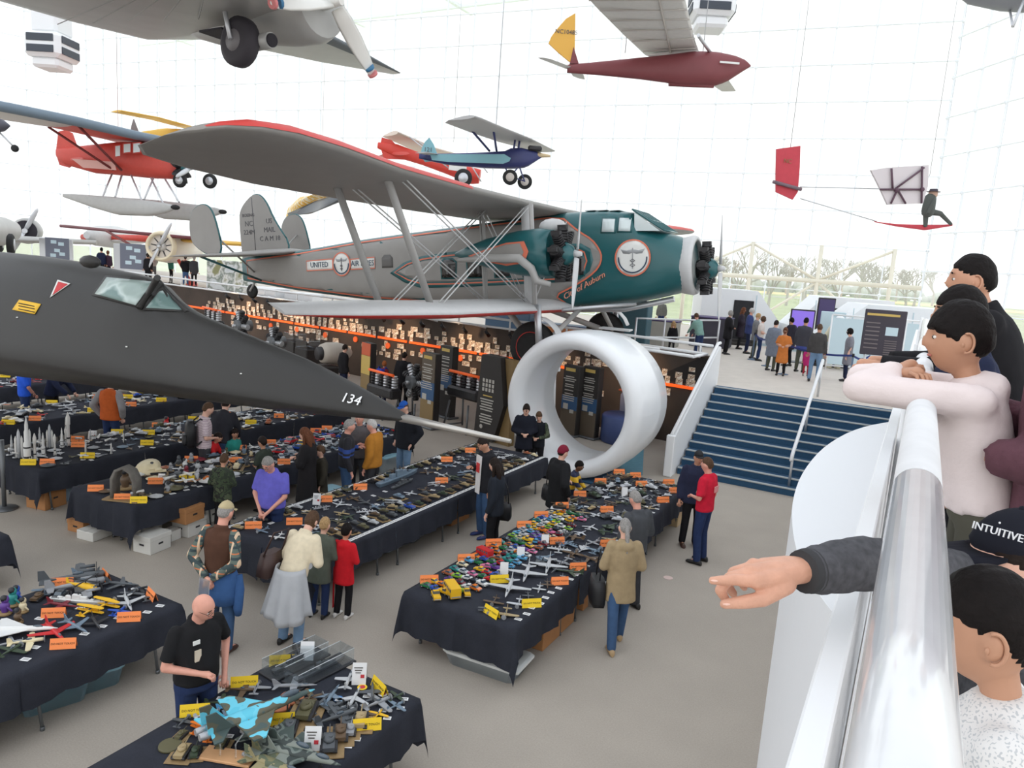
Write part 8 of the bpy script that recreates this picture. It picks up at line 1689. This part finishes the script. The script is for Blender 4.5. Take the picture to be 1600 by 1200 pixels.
wtent('T2', 495, 788, 'white folded card near the middle row orange cards', .9); wtent('T0', 143, 686, 'white folded card on a stand among the rockets', .8); wtent('T1', 253, 755, 'white folded card behind the saucer models', .8); wtent('T0', 128, 680, 'white folded card left of the lone white rocket', .8)
p = atz(843, 886, TZ); 
for px, py, w_, d_ in ((851, 884, .16, .11), (870, 795, .2, .14)): p = atz(px, py, TZ); o = B().box((0, 0, .002), (w_, d_, .004)).obj('paper_sheet', WC_, None, (p.x, p.y, TZ + .0105), .3); tag(o, 'white paper sheet on the %s' % where('T3', p.x, p.y), 'paper')
# ---- boxes and bins under and beside the tables
CARD = mat('brown_cardboard', srgb(176, 124, 78), .8, noise=.06); WBOX = mat('white_box_board', srgb(214, 212, 206), .7); TEALB = glass('blue_bin_plastic', (.55, .78, .85), .55, .08); CLEARB = glass('clear_bin_plastic', (.86, .9, .92), .45, .08); LIDB = mat('bin_lid_blue', srgb(150, 196, 212), .5); LIDW = mat('bin_lid_white', srgb(214, 216, 214), .5)
def filebox(label, px, py, w=.33, d=.4, h=.27, rz=.15, m=WBOX, lid=True, z=0.0):
    p = atz(px, py, z); t = thing('file_box', label, 'box', (p.x, p.y, z + .001), rz); B().box((0, 0, h / 2), (w, d, h), ch=.006).obj('body', m, t)
    if lid: B().box((0, 0, h - .035), (w + .012, d + .012, .075), ch=.005).obj('lid', m, t); B().box((0, -d / 2 - .001, h * .5), (.09, .006, .03), ch=.003).obj('hand_hole', SD, t); B().box((w / 2 + .001, 0, h * .5), (.006, .09, .03), ch=.003).obj('hand_hole', SD, t)
    else:
        for s in (-1, 1): B().box((s * w * .26, 0, h + .002), (w * .47, d * .98, .006), ch=.001).obj('flap', m, t)
    return t
def bin_(label, px, py, w=.42, d=.6, h=.22, rz=.2, m=CLEARB, lm=LIDW):
    p = atz(px, py, 0); t = thing('storage_bin', label, 'storage bin', (p.x, p.y, .001), rz); b = B(); f = lambda k, z: [(sx * w / 2 * k, sy * d / 2 * k, z) for sx, sy in ((-1, -.85), (-.85, -1), (.85, -1), (1, -.85), (1, .85), (.85, 1), (-.85, 1), (-1, .85))]
    b.loft([f(.86, 0), f(1, h), f(.97, h), f(.83, .008)], 0, False); b.obj('tub', m, t); B().loft([f(1.04, h - .01), f(1.04, h + .02), f(.96, h + .03)], 0, False).obj('lid', lm, t)
    B().box((0, 0, h * .32), (w * .6, d * .6, h * .55), ch=.02).obj('contents', mat('packing_paper', srgb(190, 186, 178), .9), t); return t
bin_('low clear bin with white lid at the near end of the right table row', 762, 1040, .95, .5, .16, .05); filebox('brown carton under the right table row, nearest one', 845, 1000, .3, .5, .42, 0, CARD, False); filebox('brown carton under the right table row, behind the nearest', 868, 978, .3, .5, .42, 0, CARD, False)
filebox('brown carton under the left half of the right table row', 690, 985, .4, .4, .3, .1, CARD, False); bin_('clear bin under the second unit of the right table row', 918, 935); filebox('brown carton beside the clear bin under the right table row', 905, 945, .25, .3, .3, 0, CARD, False); filebox('pale carton under the far part of the right table row', 1048, 815, .4, .5, .3, 0, mat('pale_carton', srgb(196, 170, 132), .8), False); bin_('clear bin under the third unit of the right table row', 925, 920)
bin_('large clear bin with blue lid under the middle table row', 610, 850, .5, .8, .26, 0, CLEARB, LIDB); filebox('brown carton with a taped label under the middle table row', 705, 812, .4, .6, .36, 0, CARD, False); filebox('white box behind the taped carton under the middle table row', 718, 800, .3, .4, .34, 0, WBOX); bin_('clear bin under the far half of the middle table row', 640, 840, .4, .5, .24)
bin_('blue-lidded clear bin under the left front table, front one', 80, 1095, .42, .6, .2, -.3, TEALB, LIDB); bin_('blue-lidded clear bin under the left front table, rear one', 135, 1070, .42, .62, .2, -.3, TEALB, LIDB)
for i, (px, py, z, lab, m) in enumerate(((238, 858, 0, 'white file box under the figure table row, front lower one', WBOX), (225, 838, 0, 'white file box under the figure table row, left of the front one', WBOX), (296, 832, 0, 'white file box under the figure table row, right lower one', WBOX), (292, 812, .27, 'brown-topped file box stacked on the right lower one', CARD), (268, 842, 0, 'small white carton between the file boxes', WBOX), (322, 812, 0, 'white file box farthest right under the figure table row', WBOX), (150, 838, 0, 'flat white box at the left under the figure table row', WBOX), (135, 826, 0, 'tan carton at the left under the figure table row', CARD))): filebox(lab, px, py, .34 if i != 4 else .2, .4 if i != 4 else .2, (.27, .27, .27, .25, .16, .27, .14, .2)[i], .15, m, i not in (4, 6), z)
filebox('brown carton with a dark hand hole under the rocket table row', 73, 790, .42, .42, .36, .2, CARD); filebox('blue-printed carton right of the brown one under the rocket table row', 100, 778, .4, .3, .33, .2, mat('blue_print_carton', srgb(150, 172, 190), .7), False); filebox('pale carton under the rocket table row, right end', 125, 768, .4, .3, .3, .2, WBOX)
bin_('stack bin under the far part of the figure row', 515, 790, .4, .5, .3, 0, CLEARB, LIDB); filebox('white box behind the woman with auburn hair', 518, 800, .34, .5, .3, 0, WBOX); bin_('clear bin beside the mustard-jacket man', 598, 735, .5, .5, .35, 0, CLEARB, LIDB)
tp = thing('crowd_pole', 'dark pole standing on a round foot at the left edge beside the rocket tables', 'pole', atz(7, 795, 0)); B().lathe([(.02, 0), (.2, 0), (.2, .02), (.03, .05)], 18).obj('foot', GREYM, tp); B().cyl((0, 0, .03), (0, 0, 1.2), .035, n=10).obj('pole', GREYM, tp)
p = atz(1044, 903, 0); o = B().cyl((0, 0, 0), (0, 0, .004), .075, n=20).obj('floor_sticker', mat('floor_sticker_print', srgb(214, 190, 182), .8), None, (p.x, p.y, .001)); tag(o, 'pale round sticker on the carpet right of the woman in the tan jacket', 'sticker')
# ================================================================ PEOPLE AT THE BALCONY RAIL
def fg(label, px, py, d, lean=0, up=0.0, **k):
    """stand someone on the balcony so that the head centre is where it is sighted"""
    hc = atd(px, py, d); s = (hc.z - BF - up) / (.93 + .69 * math.cos(math.radians(lean))); f = math.radians(k.get('face', -90))
    q = hc - Vector((math.sin(f), math.cos(f), 0)) * (math.sin(math.radians(lean)) * .68 * s + .03 * s); return person(label, h=1.75 * s, loc=(q.x, q.y, BF + up), z0=BF, lean=lean, **k)
HOOD = cloth('pinkish_white_fleece', (230, 216, 214), bump=.7, nscale=8, noise=.04)
fg('child in a pinkish white hooded top leaning chin on folded arms on the rail', 1492, 540, 2.05, 14, up=.132, face=-96, child=True, skin='olive', hair=('bowl', 'black'), hp=-4, vox=.008, EW=(((-.04, .42, .05), (-.22, .27, .09)), ((.0, .44, .04), (-.13, .29, .10))), top=(HOOD, .93, 1, .028, None, 1), bottom=cloth('olive_grey_trousers', (86, 84, 74)), shoes=SHOEB)
fg('man with short dark hair in a black jacket leaning on the rail', 1508, 440, 3.25, 20, face=-92, skin='tan', hair=('short', 'black'), hp=-8, vox=.011, EW=(((.02, .20, -.22), (-.06, .42, -.2)), ((.02, .22, -.23), (.0, .46, -.2))), top=(BLKC, .86, 1, .035), bottom=DJEANS, shoes=SHOEB)
fg('dark-haired child in a navy jacket half hidden behind the child in white', 1500, 498, 2.75, 8, face=-100, child=True, skin='olive', hair=('boy', 'black'), vox=.012, arms=('down', 'down'), top=(NAVYC, .8, 1, .03), bottom=BLKC, shoes=SHOEB)
fg('person in a maroon knitted jacket and jeans cut by the right edge', 1700, 450, 1.85, 2, face=-85, w=1.1, skin='tan', hair=('short', 'dark'), vox=.01, arms=('hold', 'front'), top=(cloth('maroon_jacket', (104, 70, 80), bump=.4, nscale=30), .86, 1, .04), bottom=JEANS, shoes=SHOEB)
fg('small boy with short black hair in a white speckled T-shirt, bottom right', 1553, 1008, 1.06, 4, face=-86, child=True, skin='olive', hair=('boy', 'black'), hp=4, vox=.0055, arms=('down', 'down'), top=(ramp_mat('speckled_white_tee', [srgb(224, 222, 220)] * 11 + [srgb(190, 192, 194)], 260, detail=0), .8, .6, .03), bottom=NAVYC, shoes=SHOEW)
# crouching adult with a cap, right arm stretched through the railing, pointing
HD = lambda px, py, d: atd(px, py, d)
HC = HD(1588, 888, 1.5); GSL = cloth('heather_grey_sleeve', (84, 84, 88), noise=.3, nscale=60)
EL_, WR_ = HD(1430, 884, 1.43), HD(1352, 881, 1.35)
cp = person('person in a black cap and grey sleeves crouching at the rail and pointing', h=1.6, loc=(HC.x + .05, HC.y, HC.z - .875), face=-100, skin='fair', hair=('short', 'dark'), glasses=True, vox=.008, hp=6, cap=('cap', cloth('black_cap', (30, 31, 40), noise=.05), 1.4), legs='kneel', hand_to=(EL_, WR_), arms=('down', 'down'), top=(GSL, .87, .98, .012), bottom=DJEANS, shoes=SHOEB)
_, HM, jn, _, s_ = PEOPLE[cp['label']]
hb = B()
W = HD(1268, 889, 1.285); K = [HD(1182, 909, 1.245), HD(1171, 895, 1.262), HD(1177, 886, 1.284), HD(1192, 882, 1.304)]
limb(hb, [HD(1330, 881, 1.333), W], [.033, .0265], 14)
for k_, r in zip(K, (.0165, .0165, .016, .0145)): limb(hb, [W, W * .45 + k_ * .55, k_], [.022, .019, r * .85], 12)
limb(hb, [W * .5 + K[0] * .5, W * .5 + K[3] * .5], [.019, .018])
FN = [([K[0], HD(1149, 906, 1.24), HD(1130, 907, 1.237), HD(1113, 907, 1.235)], [.0115, .0098, .0088, .0068]), ([K[1], HD(1140, 903, 1.255), HD(1125, 922, 1.252), HD(1134, 937, 1.256)], [.0118, .0102, .0092, .0076]),
      ([K[2], HD(1146, 894, 1.283), HD(1136, 914, 1.285), HD(1146, 928, 1.287)], [.0112, .0098, .0088, .0074]), ([K[3], HD(1164, 890, 1.308), HD(1155, 906, 1.312), HD(1163, 918, 1.313)], [.0102, .0088, .008, .0066]), ([HD(1228, 913, 1.262), HD(1192, 936, 1.243), HD(1160, 941, 1.238), HD(1132, 944, 1.235)], [.018, .0135, .0115, .0082])]
for pts, rs in FN: limb(hb, pts, rs, 12)
for k_ in K[:3]: hb.ball(k_ + V(0, 0, .004), .0125, 10)
hm_ = remesh(hb, .0026, 4); inv = (Matrix.Translation(cp.location) @ Matrix.Rotation(math.radians(100), 4, 'Z')).inverted()
hm_.v = [tuple(inv @ Vector(v)) for v in hm_.v]; o = hm_.obj('hand', mat('skin_hand', srgb(214, 160, 134), .5, noise=.09, nscale=38, bump=.25), cp); o['label'] = 'pointing hand with the index finger stretched out'
nb = B()
for (a, c), off in (((FN[0][0][2], FN[0][0][3]), .0045), ((FN[4][0][2], FN[4][0][3]), .006)):
    d_ = (c - a).normalized(); p = c - d_ * .004 + (Vector(CP) - c).normalized() * off; R_ = d_.to_track_quat('X', 'Z').to_matrix().to_4x4(); R_.translation = p; nb.ball((0, 0, 0), (.007, .0048, .0022), 10, mw=inv @ R_)
nb.obj('nail', mat('nail', srgb(232, 190, 172), .3), o)
# sleeve with a ribbed cuff along the pointing arm
SH_ = HD(1520, 900, 1.52); sb = B(); sp = smooth_open([HD(1262, 892, 1.283), HD(1290, 889, 1.30), HD(1345, 879, 1.345), HD(1392, 884, 1.40), SH_], 2)
n_ = len(sp); sb.tube(sp, [.0365 + .012 * min(1, i / n_ * 2.2) + .0016 * math.sin(i * 2.1) for i in range(n_)], 20); sb.tube([HD(1254, 893.5, 1.278), HD(1262, 892, 1.283), HD(1281, 890, 1.295)], [.037, .0385, .038], 20, 1)
sb.v = [tuple(inv @ Vector(v)) for v in sb.v]; sb.obj('sleeve', [GSL, cloth('dark_grey_cuff', (66, 66, 68))], cp)
# white lettering on the cap
hcw = cp.location + Matrix.Rotation(math.radians(100), 3, 'Z') @ HM.translation + V(0, 0, .05)
def on_cap(px, py, r=.112):
    d = Vector(ray(px, py)); oc = Vector(CP) - hcw; b_ = oc.dot(d); disc = b_ * b_ - (oc.length_squared - r * r); return Vector(CP) + d * (-b_ - math.sqrt(max(disc, 0)))
a, c = on_cap(1527, 823), on_cap(1589, 841); m_ = on_cap(1558, 831, .116); xa = (c - a).normalized(); nn = (Vector(CP) - m_).normalized(); nn = (nn - xa * nn.dot(xa)).normalized(); M_ = Matrix((xa, nn.cross(xa), nn)).transposed().to_4x4(); M_.translation = m_
wl_ = mat('white_embroidery', (.82, .82, .84), .7); o = link('lettering', text_mesh('INTUITIVE', .021, wl_, .0012), cp); o.matrix_local = inv @ M_; o['label'] = 'white lettering across the cap'
o = B().ball((0, .018, 0), .0022, 8).obj('lettering_dot', wl_, cp); o.matrix_local = inv @ M_
bpy.data.scenes.remove(BAKE)
